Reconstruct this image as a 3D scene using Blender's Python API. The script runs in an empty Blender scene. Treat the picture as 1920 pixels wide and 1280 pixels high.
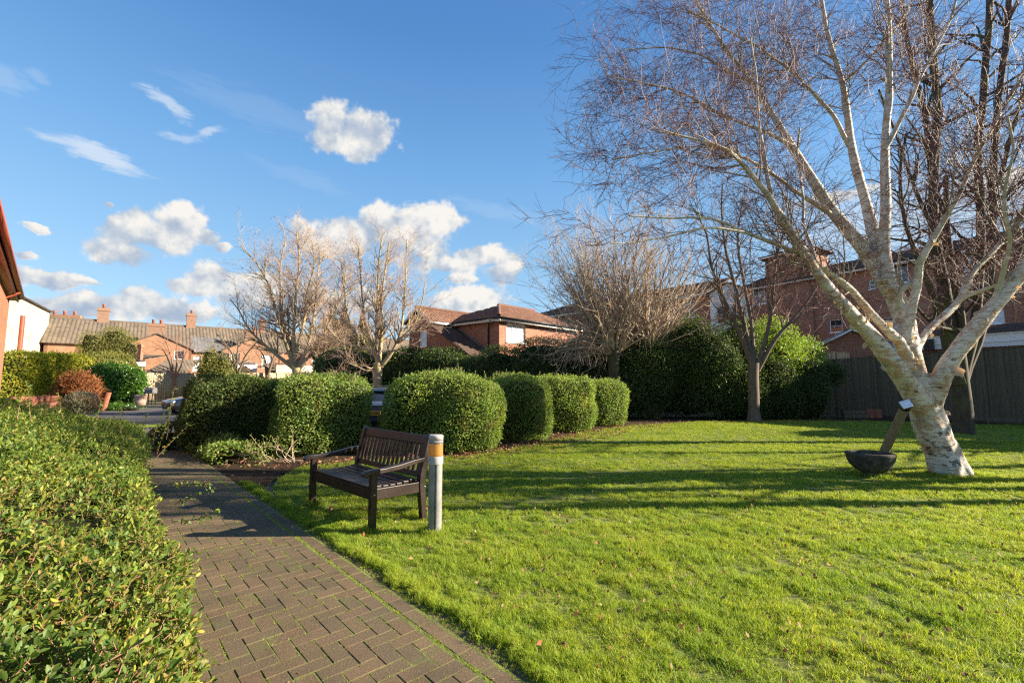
import bpy, math, random
import numpy as np
from mathutils import Vector, Matrix

sc = bpy.context.scene
COL = sc.collection
R_ = math.radians
random.seed(7)
RNG = np.random.default_rng(11)

# ------------------------------------------------------------------ camera
F = 860.0
EYE = 1.5
PITCH = math.atan(80 / F)
cam_d = bpy.data.cameras.new("camera")
cam = bpy.data.objects.new("camera", cam_d)
COL.objects.link(cam)
cam.location = (0, 0, EYE)
cam.rotation_euler = (R_(90) + PITCH, 0, 0)
cam_d.sensor_width = 36
cam_d.lens = 36 * F / 1920
cam_d.clip_start = 0.05
cam_d.clip_end = 2000
sc.camera = cam
CP, SP = math.cos(PITCH), math.sin(PITCH)


def ray(px, py):
    dx, dy = (px - 960) / F, (640 - py) / F
    return Vector((dx, CP - dy * SP, SP + dy * CP))


def at(px, py, Y):
    r = ray(px, py)
    t = Y / r[1]
    return Vector((r[0] * t, Y, EYE + r[2] * t))


def gnd(px, py, z=0.0):
    r = ray(px, py)
    t = (z - EYE) / r[2]
    return Vector((r[0] * t, r[1] * t, z))


# ------------------------------------------------------------------ light and exposure
SUN_EL = R_(22.0)
SUN_AZ = R_(89.0)          # compass bearing measured from +Y towards +X
sd = Vector((math.sin(SUN_AZ) * math.cos(SUN_EL), math.cos(SUN_AZ) * math.cos(SUN_EL), math.sin(SUN_EL)))
ld = bpy.data.lights.new("sun", 'SUN')
lo = bpy.data.objects.new("sun", ld)
COL.objects.link(lo)
ld.energy = 5.0
ld.angle = R_(0.5)
ld.color = (1.0, 0.87, 0.68)
lo.rotation_euler = sd.to_track_quat('Z', 'Y').to_euler()
sc.view_settings.view_transform = 'Standard'
sc.view_settings.look = 'None'
sc.view_settings.gamma = 1.0
sc.view_settings.use_curve_mapping = False
sc.view_settings.exposure = 1.75
sc.render.engine = 'CYCLES'
sc.cycles.use_denoising = False
sc.cycles.max_bounces = 6
sc.cycles.diffuse_bounces = 3
sc.cycles.glossy_bounces = 2
sc.cycles.transmission_bounces = 4
sc.cycles.transparent_max_bounces = 6
sc.cycles.sample_clamp_indirect = 4
sc.render.film_transparent = False
sc.cycles.pixel_filter_type = 'BLACKMAN_HARRIS'
sc.cycles.filter_width = 1.3


# ------------------------------------------------------------------ node helper
class NT:
    def __init__(s, tree):
        s.t = tree
        tree.nodes.clear()

    def n(s, typ, props=None, **ins):
        nd = s.t.nodes.new(typ)
        for k, v in (props or {}).items():
            setattr(nd, k, v)
        for k, v in ins.items():
            key = int(k[1:]) if k[0] == 'i' and k[1:].isdigit() else k.replace('_', ' ')
            s.set(nd, key, v)
        return nd

    def set(s, nd, key, v):
        sock = nd.inputs[key]
        if hasattr(v, 'outputs'):
            v = v.outputs[0]
        if hasattr(v, 'is_output'):
            s.t.links.new(v, sock)
        else:
            if sock.type == 'RGBA' and len(v) == 3:
                v = (*v, 1)
            sock.default_value = v

    def m(s, op, a, b=0.0, c=0.0, clamp=False):
        return s.n('ShaderNodeMath', dict(operation=op, use_clamp=clamp), i0=a, i1=b, i2=c).outputs[0]

    def v(s, op, a, b=(0, 0, 0)):
        nd = s.n('ShaderNodeVectorMath', dict(operation=op), i0=a, i1=b)
        return nd.outputs['Value'] if op in ('DOT_PRODUCT', 'LENGTH') else nd.outputs[0]

    def mix(s, f, a, b, mode='MIX'):
        nd = s.n('ShaderNodeMix', dict(data_type='RGBA', blend_type=mode))
        s.set(nd, 0, f)
        s.set(nd, 6, a)
        s.set(nd, 7, b)
        return nd.outputs[2]

    def noise(s, vec, scale, detail=4, rough=0.55, dist=0.0):
        nd = s.n('ShaderNodeTexNoise', Scale=scale, Detail=detail, Roughness=rough, Distortion=dist)
        if vec is not None:
            s.set(nd, 'Vector', vec)
        return nd.outputs[0]

    def ramp(s, f, stops, interp='LINEAR'):
        nd = s.n('ShaderNodeValToRGB', Fac=f)
        cr = nd.color_ramp
        cr.interpolation = interp
        while len(cr.elements) < len(stops):
            cr.elements.new(0.5)
        for e, (p, c) in zip(cr.elements, stops):
            e.position = p
            e.color = (*c, 1) if len(c) == 3 else c
        return nd.outputs[0]

    def sm(s, x, a, b):
        nd = s.n('ShaderNodeMapRange', dict(interpolation_type='SMOOTHSTEP'))
        for k, v in zip(('Value', 'From Min', 'From Max'), (x, a, b)):
            s.set(nd, k, v)
        return nd.outputs[0]


# ------------------------------------------------------------------ sky with clouds
w = bpy.data.worlds.new("World")
sc.world = w
w.use_nodes = True
W = NT(w.node_tree)
sky = W.n('ShaderNodeTexSky', dict(sky_type='NISHITA', sun_disc=False, sun_elevation=SUN_EL, sun_rotation=SUN_AZ,
                                  air_density=1.0, dust_density=0.35, ozone_density=2.2, altitude=50))
D = W.n('ShaderNodeTexCoord').outputs['Generated']
D = W.v('NORMALIZE', D)
warp = W.n('ShaderNodeTexNoise', Vector=D, Scale=14.0, Detail=5.0, Roughness=0.6)
wv = W.v('SCALE', W.v('SUBTRACT', warp.outputs['Color'], (0.5, 0.5, 0.5)))
wv.node.inputs['Scale'].default_value = 0.05
DW = W.v('ADD', D, wv)


def blob(px, py, hw, hh, rot=0.0, src=None):
    c = ray(px, py).normalized()
    e1 = Vector((c.y, -c.x, 0)).normalized()
    e2 = e1.cross(c).normalized()
    k = F * math.sqrt(1 + ((px - 960) / F) ** 2 + ((py - 640) / F) ** 2)
    fx = math.sqrt(1 + ((px - 960) / F) ** 2)
    ra, rb = hw / (k * fx), hh / k
    a = R_(rot)
    f1 = (e1 * math.cos(a) + e2 * math.sin(a)) / ra
    f2 = (e2 * math.cos(a) - e1 * math.sin(a)) / rb
    x = W.m('SUBTRACT', W.v('DOT_PRODUCT', src, tuple(f1)), f1.dot(c))
    y = W.m('SUBTRACT', W.v('DOT_PRODUCT', src, tuple(f2)), f2.dot(c))
    fr = W.m('MULTIPLY', W.m('SUBTRACT', W.v('DOT_PRODUCT', src, tuple(c)), 0.6), -1.0)
    fr = W.m('MAXIMUM', fr, 0.0)
    d = W.m('SQRT', W.m('MULTIPLY_ADD', y, y, W.m('MULTIPLY', x, x)))
    d = W.m('MULTIPLY_ADD', fr, 40.0, d)
    return W.m('SUBTRACT', 1.0, d), x, y


CUM = [(622, 238, 52, 50), (676, 234, 56, 40), (704, 250, 50, 38), (652, 262, 84, 34),
       (250, 436, 68, 42), (338, 426, 58, 42), (300, 442, 95, 32), (240, 474, 76, 34), (392, 447, 24, 18), (424, 466, 18, 9),
       (390, 518, 46, 34), (372, 534, 72, 17), (436, 530, 55, 20), (95, 522, 70, 18), (150, 528, 40, 9),
       (574, 438, 32, 32), (642, 446, 52, 42), (735, 434, 66, 54), (806, 416, 62, 42), (772, 446, 84, 60),
       (905, 482, 72, 22), (846, 496, 70, 18), (870, 566, 92, 30), (945, 512, 44, 26), (866, 524, 30, 9),
       (160, 578, 150, 26), (330, 574, 110, 30), (470, 545, 80, 40), (203, 386, 15, 6), (66, 427, 24, 8), (52, 480, 26, 9),
       (1560, 370, 110, 18), (1830, 360, 150, 24), (620, 560, 120, 30)]
fld = num = den = None
for b in CUM:
    f, x, y = blob(*b, src=DW)
    fld = f if fld is None else W.m('SMOOTH_MAX', fld, f, 0.25)
    wgt = W.m('POWER', W.m('MAXIMUM', f, 0.0), 1.5)
    lit = W.m('MULTIPLY_ADD', x, 0.35, W.m('MULTIPLY', y, 0.75))
    a = W.m('MULTIPLY', wgt, lit)
    num = a if num is None else W.m('ADD', num, a)
    den = wgt if den is None else W.m('ADD', den, wgt)
# the rest of the sky carries the same scattered cumulus
g = W.m('SUBTRACT', W.noise(D, 3.2, 6, 0.55), 0.60)
back = W.sm(W.v('DOT_PRODUCT', D, (0, 1, 0)), 0.45, 0.2)
gen = W.m('MULTIPLY_ADD', W.m('MULTIPLY', g, 6.0), back, W.m('SUBTRACT', back, 1.0))
fld = W.m('MAXIMUM', fld, gen)
n1 = W.noise(D, 22.0, 8, 0.55)
n1b = W.noise(W.v('ADD', D, (0.011, 0.0, 0.012)), 20.0, 6, 0.58)
fn = W.m('ADD', W.m('MULTIPLY_ADD', W.m('SUBTRACT', n1, 0.5), 1.9, fld), 0.10)
alpha = W.sm(fn, 0.02, 0.45)
shade = W.m('DIVIDE', num, W.m('ADD', den, 0.05))
emb = W.m('MULTIPLY', W.m('SUBTRACT', n1, n1b), 2.6)
shade = W.m('ADD', W.m('MULTIPLY_ADD', shade, 0.75, 0.55), emb, clamp=True)
ccol = W.ramp(shade, [(0.0, (1.47, 1.81, 2.31)), (0.4, (2.02, 2.23, 2.52)), (0.75, (2.81, 2.86, 2.86)), (1.0, (3.32, 3.23, 3.07))])
# thin streaks of high cloud
streak = W.n('ShaderNodeMapping', Vector=D, Scale=(4.0, 4.0, 30.0), Rotation=(0, R_(14), 0))
sn = W.noise(streak, 5.0, 6, 0.6, 0.6)
CIR = [(1720, 400, 420, 90, 0, 0.55), (185, 290, 125, 24, -14, 0.8), (305, 186, 66, 15, -24, 0.65), (392, 245, 34, 11, 18, 0.6), (338, 253, 46, 11, 6, 0.45),
       (500, 212, 230, 34, -8, 0.10), (570, 332, 150, 18, -12, 0.10), (935, 396, 130, 22, -12, 0.14), (0, 140, 60, 30, 0, 0.22), (62, 136, 34, 14, 0, 0.18)]
cir = None
for px, py, hw, hh, rot, op in CIR:
    f, x, y = blob(px, py, hw, hh, rot, src=DW)
    f = W.m('MULTIPLY', W.sm(W.m('MULTIPLY_ADD', W.m('SUBTRACT', sn, 0.5), 1.3, f), 0.0, 0.75), op)
    cir = f if cir is None else W.m('MAXIMUM', cir, f)
dz = W.n('ShaderNodeSeparateXYZ', Vector=D).outputs[2]


def lin(r, g, b):
    return tuple((c / 255) ** 2.2 * SKYK for c in (r, g, b))


SKYK = 1 / (0.085 * 2 ** sc.view_settings.exposure)
clear = W.ramp(dz, [(0.0, lin(186, 216, 240)), (0.12, lin(164, 207, 240)), (0.25, lin(142, 194, 237)), (0.42, lin(112, 172, 230)), (0.62, lin(78, 138, 206)), (1.0, lin(52, 104, 176))])
skyc = W.mix(0.8, sky.outputs[0], clear)
skyc = W.mix(W.m('MULTIPLY', cir, 0.85), skyc, (2.77, 3.02, 3.28))
skyc = W.mix(W.m('MULTIPLY', alpha, W.sm(dz, -0.02, 0.06)), skyc, ccol)
bg = W.n('ShaderNodeBackground', Color=skyc, Strength=0.085)
W.n('ShaderNodeOutputWorld', Surface=bg)
w.cycles.sampling_method = 'MANUAL'
w.cycles.sample_map_resolution = 512


# ------------------------------------------------------------------ object helpers
def tag(o, label=None, cat=None, group=None, kind=None):
    for k, v in (('label', label), ('category', cat), ('group', group), ('kind', kind)):
        if v:
            o[k] = v
    return o


def link(o, parent=None):
    COL.objects.link(o)
    if parent is not None:
        o.parent = parent
    return o


def empty(name, loc=(0, 0, 0), rz=0.0):
    o = bpy.data.objects.new(name, None)
    o.empty_display_size = 0.2
    COL.objects.link(o)
    o.location = loc
    o.rotation_euler = (0, 0, rz)
    return o


def thing(name, label, cat, loc=(0, 0, 0), rz=0.0, group=None):
    return tag(empty(name, loc, rz), label, cat, group)


def np_mesh(name, V, Fc, mat=None, smooth=False):
    V = np.asarray(V, np.float32).reshape(-1, 3)
    Fc = np.asarray(Fc, np.int32)
    k = Fc.shape[1]
    me = bpy.data.meshes.new(name)
    me.vertices.add(len(V))
    me.vertices.foreach_set('co', V.ravel())
    me.loops.add(Fc.size)
    me.loops.foreach_set('vertex_index', Fc.ravel())
    me.polygons.add(len(Fc))
    me.polygons.foreach_set('loop_start', np.arange(0, Fc.size, k, dtype=np.int32))
    me.polygons.foreach_set('loop_total', np.full(len(Fc), k, np.int32))
    if smooth:
        me.polygons.foreach_set('use_smooth', np.ones(len(Fc), bool))
    me.update(calc_edges=True)
    if mat:
        me.materials.append(mat)
    return me


def np_obj(name, V, Fc, mat=None, parent=None, smooth=False, kind=None):
    """World-space vertices; the parent is an Empty or object without scale."""
    V = np.asarray(V, float).reshape(-1, 3)
    if parent is not None:
        V = local(parent, V)
    o = link(bpy.data.objects.new(name, np_mesh(name, V, Fc, mat, smooth)), parent)
    return tag(o, kind=kind) if kind else o


def chain_matrix(o):
    m = Matrix.Identity(4)
    while o is not None:
        m = (Matrix.Translation(o.location) @ o.rotation_euler.to_matrix().to_4x4()) @ m
        o = o.parent
    return m


def local(parent, V):
    mi = np.array(chain_matrix(parent).inverted())
    return V @ mi[:3, :3].T + mi[:3, 3]


class MB:
    """Collects simple solids and links them as one mesh."""

    def __init__(s):
        s.V, s.F = [], []

    def poly(s, pts, faces):
        n = len(s.V)
        s.V += [tuple(p) for p in pts]
        s.F += [tuple(i + n for i in f) for f in faces]
        return s

    def box(s, c, size, rot=None, taper=1.0):
        hx, hy, hz = (q / 2 for q in size)
        P = [Vector((x * (taper if z > 0 else 1), y * (taper if z > 0 else 1), z)) for z in (-hz, hz) for x, y in ((-hx, -hy), (hx, -hy), (hx, hy), (-hx, hy))]
        if rot is not None:
            P = [rot @ p for p in P]
        P = [p + Vector(c) for p in P]
        return s.poly(P, [(3, 2, 1, 0), (4, 5, 6, 7), (0, 1, 5, 4), (1, 2, 6, 5), (2, 3, 7, 6), (3, 0, 4, 7)])

    def b2(s, x0, x1, y0, y1, z0, z1):
        return s.box(((x0 + x1) / 2, (y0 + y1) / 2, (z0 + z1) / 2), (abs(x1 - x0), abs(y1 - y0), abs(z1 - z0)))

    def beam(s, a, b, wd, ht, up=Vector((0, 0, 1))):
        a, b = Vector(a), Vector(b)
        d = (b - a).normalized()
        sx = d.cross(up).normalized()
        uz = sx.cross(d)
        P = []
        for q in (a, b):
            for i, j in ((-1, -1), (1, -1), (1, 1), (-1, 1)):
                P.append(q + sx * (wd / 2 * i) + uz * (ht / 2 * j))
        return s.poly(P, [(3, 2, 1, 0), (4, 5, 6, 7), (0, 1, 5, 4), (1, 2, 6, 5), (2, 3, 7, 6), (3, 0, 4, 7)])

    def lathe(s, prof, c=(0, 0, 0), n=20, cap=True):
        c = Vector(c)
        P = [c + Vector((r * math.cos(2 * math.pi * i / n), r * math.sin(2 * math.pi * i / n), z)) for r, z in prof for i in range(n)]
        Fs = [(k * n + i, k * n + (i + 1) % n, (k + 1) * n + (i + 1) % n, (k + 1) * n + i) for k in range(len(prof) - 1) for i in range(n)]
        if cap:
            Fs += [tuple(range(n - 1, -1, -1)), tuple((len(prof) - 1) * n + i for i in range(n))]
        return s.poly(P, Fs)

    def extrude(s, pts, d):
        """Closed planar outline extruded by vector d."""
        n = len(pts)
        pts = [Vector(p) for p in pts]
        d = Vector(d)
        Fs = [tuple(range(n - 1, -1, -1)), tuple(range(n, 2 * n))] + [(i, (i + 1) % n, n + (i + 1) % n, n + i) for i in range(n)]
        return s.poly(pts + [p + d for p in pts], Fs)

    def tube(s, pts, r, n=8):
        V, Fc = tubes(np.array([[tuple(p) for p in pts]], float), np.array([r if hasattr(r, '__len__') else [r] * len(pts)], float), n)
        return s.poly([tuple(v) for v in V], [tuple(f) for f in Fc])

    def build(s, name, mat, parent=None, smooth=False, kind=None, bevel=0.0, loc=None, rot=None):
        me = bpy.data.meshes.new(name)
        me.from_pydata([tuple(v) for v in s.V], [], s.F)
        if smooth:
            me.polygons.foreach_set('use_smooth', [True] * len(me.polygons))
        me.update()
        if mat:
            me.materials.append(mat)
        o = link(bpy.data.objects.new(name, me), parent)
        if loc is not None:
            o.location = loc
        if rot is not None:
            o.rotation_euler = rot
        if bevel:
            bv = o.modifiers.new('bevel', 'BEVEL')
            bv.width = bevel
            bv.segments = 2
            bv.limit_method = 'ANGLE'
        if kind:
            o['kind'] = kind
        return o


def nrm(a):
    return a / np.maximum(np.linalg.norm(a, axis=-1, keepdims=True), 1e-9)


def tubes(P, Rr, S):
    """Batch of polylines (N,K,3) with radii (N,K) -> verts, quads."""
    N, K, _ = P.shape
    T = nrm(np.gradient(P, axis=1))
    mean = nrm(T.mean(axis=1))
    ax = np.eye(3)[np.argmin(np.abs(mean), axis=1)]
    U = nrm(ax[:, None, :] - (ax[:, None, :] * T).sum(-1, keepdims=True) * T)
    B = np.cross(T, U)
    th = np.arange(S) * 2 * np.pi / S
    V = P[:, :, None, :] + Rr[:, :, None, None] * (np.cos(th)[None, None, :, None] * U[:, :, None, :] + np.sin(th)[None, None, :, None] * B[:, :, None, :])
    base = (np.arange(N) * K * S)[:, None, None]
    k = (np.arange(K - 1) * S)[None, :, None]
    i = np.arange(S)[None, None, :]
    j = (i + 1) % S
    Fc = np.stack([base + k + i, base + k + j, base + k + S + j, base + k + S + i], -1).reshape(-1, 4)
    return V.reshape(-1, 3), Fc


def curve(pts, K):
    """Catmull-Rom resample to K points."""
    p = np.array([tuple(q) for q in pts], float)
    if len(p) == 2:
        return p[0] + (p[1] - p[0]) * np.linspace(0, 1, K)[:, None]
    e = np.vstack([2 * p[0] - p[1], p, 2 * p[-1] - p[-2]])
    u = np.linspace(0, len(p) - 1 - 1e-6, K)
    i = u.astype(int)
    t = (u - i)[:, None]
    a, b, c, d = e[i], e[i + 1], e[i + 2], e[i + 3]
    return 0.5 * (2 * b + (c - a) * t + (2 * a - 5 * b + 4 * c - d) * t ** 2 + (3 * b - a - 3 * c + d) * t ** 3)


def grow(P, Rr, dens, tmin, ang, length, K, up=0.0, wig=0.1, rr=0.6, rmin=0.002, rng=RNG, tmax=1.0, bias=None, rmax=None, rcap=None):
    """Side shoots along a batch of polylines."""
    N, Kp, _ = P.shape
    L = np.linalg.norm(np.diff(P, axis=1), axis=-1).sum(1)
    n = rng.poisson(dens * L * (tmax - tmin))
    idx = np.repeat(np.arange(N), n)
    if len(idx) == 0:
        return np.zeros((0, K, 3)), np.zeros((0, K))
    t = rng.uniform(tmin, tmax, len(idx))
    f = t * (Kp - 1)
    i = np.minimum(f.astype(int), Kp - 2)
    a = (f - i)[:, None]
    p = P[idx, i] * (1 - a) + P[idx, i + 1] * a
    r = Rr[idx, i] * (1 - a[:, 0]) + Rr[idx, i + 1] * a[:, 0]
    if rmax is not None:
        ok = r < rmax
        idx, t, i, p, r = idx[ok], t[ok], i[ok], p[ok], r[ok]
    tan = nrm(P[idx, i + 1] - P[idx, i])
    q = rng.normal(size=tan.shape)
    if bias is not None:
        q = q + np.array(bias)
    q = nrm(q - (q * tan).sum(-1, keepdims=True) * tan)
    g = rng.uniform(R_(ang[0]), R_(ang[1]), len(idx))[:, None]
    d = tan * np.cos(g) + q * np.sin(g)
    ln = length(t, L[idx]) * rng.uniform(0.65, 1.3, len(idx))
    out = [p]
    st = (ln / (K - 1))[:, None]
    for k in range(K - 1):
        d = d + rng.normal(size=d.shape) * wig
        d[:, 2] += up * (k + 0.5) / K * 2 * 0.5
        d = nrm(d)
        p = p + d * st
        out.append(p)
    s = np.linspace(0, 1, K)[None, :]
    r0 = np.minimum(r * rr, ln * 0.03 + rmin)[:, None]
    if rcap is not None:
        r0 = np.minimum(r0, rcap)
    return np.stack(out, 1), np.maximum(r0 * (1 - s) ** 0.9, rmin * (1.15 - 0.5 * s))


def leaf_cloud(P, Nn, size, rng=RNG, spread=0.8, fold=0.25, aspect=0.5, up=0.0):
    """Folded diamond leaves: 4 verts, 2 tris each."""
    n = len(P)
    d = nrm(nrm(np.asarray(Nn)) * 0.5 + rng.normal(size=(n, 3)) * spread + np.array([0, 0, up]))
    q = rng.normal(size=(n, 3))
    s = nrm(np.cross(d, nrm(nrm(np.asarray(Nn)) + q * 0.6)))
    nn = np.cross(s, d)
    L = (size * rng.uniform(0.6, 1.3, n))[:, None]
    Wd = L * aspect * 0.5
    v0 = P
    v1 = P + d * L * 0.45 + s * Wd + nn * Wd * fold
    v2 = P + d * L
    v3 = P + d * L * 0.45 - s * Wd + nn * Wd * fold
    V = np.stack([v0, v1, v2, v3], 1).reshape(-1, 3)
    b = np.arange(n)[:, None] * 4
    Fc = np.concatenate([b + [0, 1, 2], b + [0, 2, 3]], 1).reshape(-1, 3)
    return V, Fc


def vnoise(P, scale, seed=0):
    """Cheap smooth noise from summed sines, about -1..1."""
    r = np.random.default_rng(seed)
    o = np.zeros(len(P))
    for k in range(7):
        d = nrm(r.normal(size=3)) * scale * r.uniform(0.6, 1.9)
        o += np.sin(P @ d + r.uniform(0, 6.28))
    return o / 3.2


# ------------------------------------------------------------------ materials
def mat_base(name):
    m = bpy.data.materials.new(name)
    m.use_nodes = True
    return m, NT(m.node_tree)


def finish(n, shader, disp=None):
    o = n.n('ShaderNodeOutputMaterial', Surface=shader)
    if disp is not None:
        n.set(o, 'Displacement', disp)


def bump(n, h, strength=0.5, dist=0.02):
    return n.n('ShaderNodeBump', Height=h, Strength=strength, Distance=dist).outputs[0]


def plain(name, col, rough=0.6, spec=0.4, var=0.25, scale=6.0, metal=0.0, bmp=0.15, coat=0.0):
    m, n = mat_base(name)
    co = n.n('ShaderNodeTexCoord').outputs['Object']
    f = n.noise(co, scale, 6, 0.65)
    f2 = n.noise(co, scale * 9, 3)
    lo_ = tuple(c * (1 - var) for c in col)
    hi = tuple(min(1, c * (1 + var)) for c in col)
    c = n.mix(n.sm(f, 0.3, 0.7), lo_, hi)
    c = n.mix(n.m('MULTIPLY', f2, 0.3), c, lo_)
    p = n.n('ShaderNodeBsdfPrincipled', Base_Color=c, Roughness=rough, Metallic=metal, Coat_Weight=coat, Coat_Roughness=0.05,
            Normal=bump(n, f2, bmp, 0.01))
    p.inputs['Specular IOR Level'].default_value = spec
    finish(n, p)
    return m


def leafmat(name, cols, rough=0.45, trans=0.35, spec=0.35, tcol=None, patch=0.0):
    m, n = mat_base(name)
    rnd = n.n('ShaderNodeNewGeometry').outputs['Random Per Island']
    st = [(i / max(1, len(cols) - 1), c) for i, c in enumerate(cols)]
    c = n.ramp(rnd, st)
    co = n.n('ShaderNodeTexCoord').outputs['Object']
    c = n.mix(n.sm(n.noise(co, 1.6, 3), 0.35, 0.65), c, n.mix(1.0, c, (0.72, 0.82, 0.72), 'MULTIPLY'))
    if patch:
        gp = n.n('ShaderNodeNewGeometry').outputs['Position']
        c = n.mix(n.m('MULTIPLY', n.sm(n.noise(gp, 2.6, 5, 0.65), 0.54, 0.68), patch), c, (0.17, 0.11, 0.045))
        c = n.mix(n.m('MULTIPLY', n.sm(n.noise(gp, 1.1, 3, 0.5), 0.5, 0.62), 0.35), c, n.mix(1.0, c, (1.35, 1.2, 0.9), 'MULTIPLY'))
    p = n.n('ShaderNodeBsdfPrincipled', Base_Color=c, Roughness=rough)
    p.inputs['Specular IOR Level'].default_value = spec
    tc = n.mix(1.0, c, tcol or (1.5, 1.5, 0.7), 'MULTIPLY')
    t = n.n('ShaderNodeBsdfTranslucent', Color=tc)
    finish(n, n.n('ShaderNodeMixShader', i0=trans, i1=p, i2=t))
    return m


def brickmat(name, c1, c2, mortar, scale=1.0, bw=0.225, bh=0.075, msize=0.011, stain=(0.5, 0.5, 0.5)):
    m, n = mat_base(name)
    co = n.n('ShaderNodeTexCoord').outputs['Object']
    s = n.n('ShaderNodeSeparateXYZ', Vector=co)
    v = n.n('ShaderNodeCombineXYZ', X=n.m('ADD', s.outputs[0], s.outputs[1]), Y=s.outputs[2])
    b = n.n('ShaderNodeTexBrick', Vector=v, Color1=c1, Color2=c2, Mortar=mortar, Scale=1.0, Mortar_Size=msize, Bias=-0.1,
            Brick_Width=bw * scale, Row_Height=bh * scale)
    f = n.noise(co, 0.7, 5, 0.6)
    c = n.mix(n.m('MULTIPLY', n.sm(f, 0.4, 0.75), 0.45), b.outputs[0], n.mix(1.0, b.outputs[0], stain, 'MULTIPLY'))
    c = n.mix(n.m('MULTIPLY', n.noise(co, 18, 4), 0.35), c, n.mix(1.0, c, (0.6, 0.6, 0.62), 'MULTIPLY'))
    p = n.n('ShaderNodeBsdfPrincipled', Base_Color=c, Roughness=0.85,
            Normal=bump(n, n.m('SUBTRACT', n.noise(co, 60, 3), n.m('MULTIPLY', b.outputs[1], 2.0)), 0.5, 0.01))
    finish(n, p)
    return m


def islandmat(name, cols, rough=0.8, spec=0.3, grime=0.4, gscale=3.0, fine=40.0, moss=None):
    """Colour varies piece by piece (per object and per island)."""
    m, n = mat_base(name)
    rnd = n.n('ShaderNodeNewGeometry').outputs['Random Per Island']
    orn = n.n('ShaderNodeObjectInfo').outputs['Random']
    r = n.m('FRACT', n.m('ADD', rnd, orn))
    c = n.ramp(r, [(i / max(1, len(cols) - 1), q) for i, q in enumerate(cols)])
    gp = n.n('ShaderNodeNewGeometry').outputs['Position']
    f = n.noise(gp, gscale, 5, 0.6)
    c = n.mix(n.m('MULTIPLY', n.sm(f, 0.42, 0.7), grime), c, n.mix(1.0, c, (0.4, 0.42, 0.4), 'MULTIPLY'))
    if moss:
        c = n.mix(n.m('MULTIPLY', n.sm(n.noise(gp, gscale * 2.3, 6, 0.7), 0.52, 0.7), 0.7), c, moss)
    ff = n.noise(gp, fine, 4, 0.75)
    c = n.mix(n.sm(ff, 0.5, 0.72), c, n.mix(1.0, c, (1.8, 1.7, 1.6), 'MULTIPLY'))
    c = n.mix(n.m('MULTIPLY', n.sm(ff, 0.5, 0.3), 0.7), c, n.mix(1.0, c, (0.5, 0.5, 0.5), 'MULTIPLY'))
    p = n.n('ShaderNodeBsdfPrincipled', Base_Color=c, Roughness=rough, Normal=bump(n, ff, 0.5, 0.006))
    p.inputs['Specular IOR Level'].default_value = spec
    finish(n, p)
    return m


def woodmat(name, cols, rough=0.5, spec=0.4, stretch=(3, 3, 40), per_board=True, coat=0.0):
    m, n = mat_base(name)
    co = n.n('ShaderNodeTexCoord').outputs['Object']
    mp = n.n('ShaderNodeMapping', Vector=co, Scale=stretch)
    f = n.noise(mp, 1.0, 6, 0.65, 0.4)
    orn = n.n('ShaderNodeObjectInfo').outputs['Random']
    c = n.ramp(f, [(0.2, cols[0]), (0.5, cols[1]), (0.8, cols[2])])
    if per_board:
        c = n.mix(n.m('MULTIPLY', orn, 0.5), c, n.mix(1.0, c, (0.6, 0.62, 0.6), 'MULTIPLY'))
    p = n.n('ShaderNodeBsdfPrincipled', Base_Color=c, Roughness=rough, Coat_Weight=coat, Normal=bump(n, f, 0.3, 0.004))
    p.inputs['Specular IOR Level'].default_value = spec
    finish(n, p)
    return m


def glassmat(name, col=(0.02, 0.025, 0.03)):
    m, n = mat_base(name)
    p = n.n('ShaderNodeBsdfPrincipled', Base_Color=col, Roughness=0.04)
    p.inputs['Specular IOR Level'].default_value = 0.9
    finish(n, p)
    return m


M = {}
M['brick_red'] = brickmat('red_brick', (0.34, 0.10, 0.048), (0.44, 0.155, 0.075), (0.33, 0.25, 0.19))
M['brick_orange'] = brickmat('orange_brick', (0.33, 0.14, 0.07), (0.41, 0.19, 0.095), (0.36, 0.27, 0.19))
M['brick_dull'] = brickmat('sooty_brick', (0.24, 0.12, 0.075), (0.32, 0.165, 0.10), (0.28, 0.22, 0.17))
M['brick_near'] = brickmat('near_orange_brick', (0.30, 0.095, 0.04), (0.36, 0.125, 0.055), (0.33, 0.22, 0.14))
M['render_white'] = plain('white_render', (0.47, 0.42, 0.33), 0.9, 0.2, 0.25, 0.8)
M['white_paint'] = plain('white_paint', (0.78, 0.78, 0.76), 0.4, 0.4, 0.05, 3.0, bmp=0.03)
M['red_paint'] = plain('brown_red_paint', (0.26, 0.06, 0.035), 0.45, 0.4, 0.15, 3.0)
M['black_plastic'] = plain('black_plastic', (0.02, 0.02, 0.022), 0.45, 0.4, 0.2)
M['glass'] = glassmat('window_glass')
M['blind'] = plain('white_window_blind', (0.62, 0.66, 0.70), 0.12, 0.6, 0.12, 1.5, bmp=0.0)
M['tile_red'] = islandmat('red_roof_tile', [(0.13, 0.066, 0.044), (0.195, 0.098, 0.062), (0.16, 0.077, 0.052)], 0.8, gscale=1.2, fine=20)
M['tile_grey'] = islandmat('grey_roof_tile', [(0.115, 0.092, 0.072), (0.155, 0.124, 0.095), (0.13, 0.105, 0.083)], 0.85, gscale=0.8, fine=15)
M['tile_brown'] = islandmat('brown_roof_tile', [(0.08, 0.052, 0.04), (0.12, 0.075, 0.055), (0.10, 0.062, 0.05)], 0.85, gscale=0.8, fine=15)
M['slate'] = islandmat('slate', [(0.11, 0.11, 0.12), (0.15, 0.15, 0.16), (0.13, 0.13, 0.135)], 0.7, gscale=0.8, fine=15)
M['terracotta'] = plain('terracotta', (0.30, 0.115, 0.07), 0.8, 0.2, 0.25)
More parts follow.
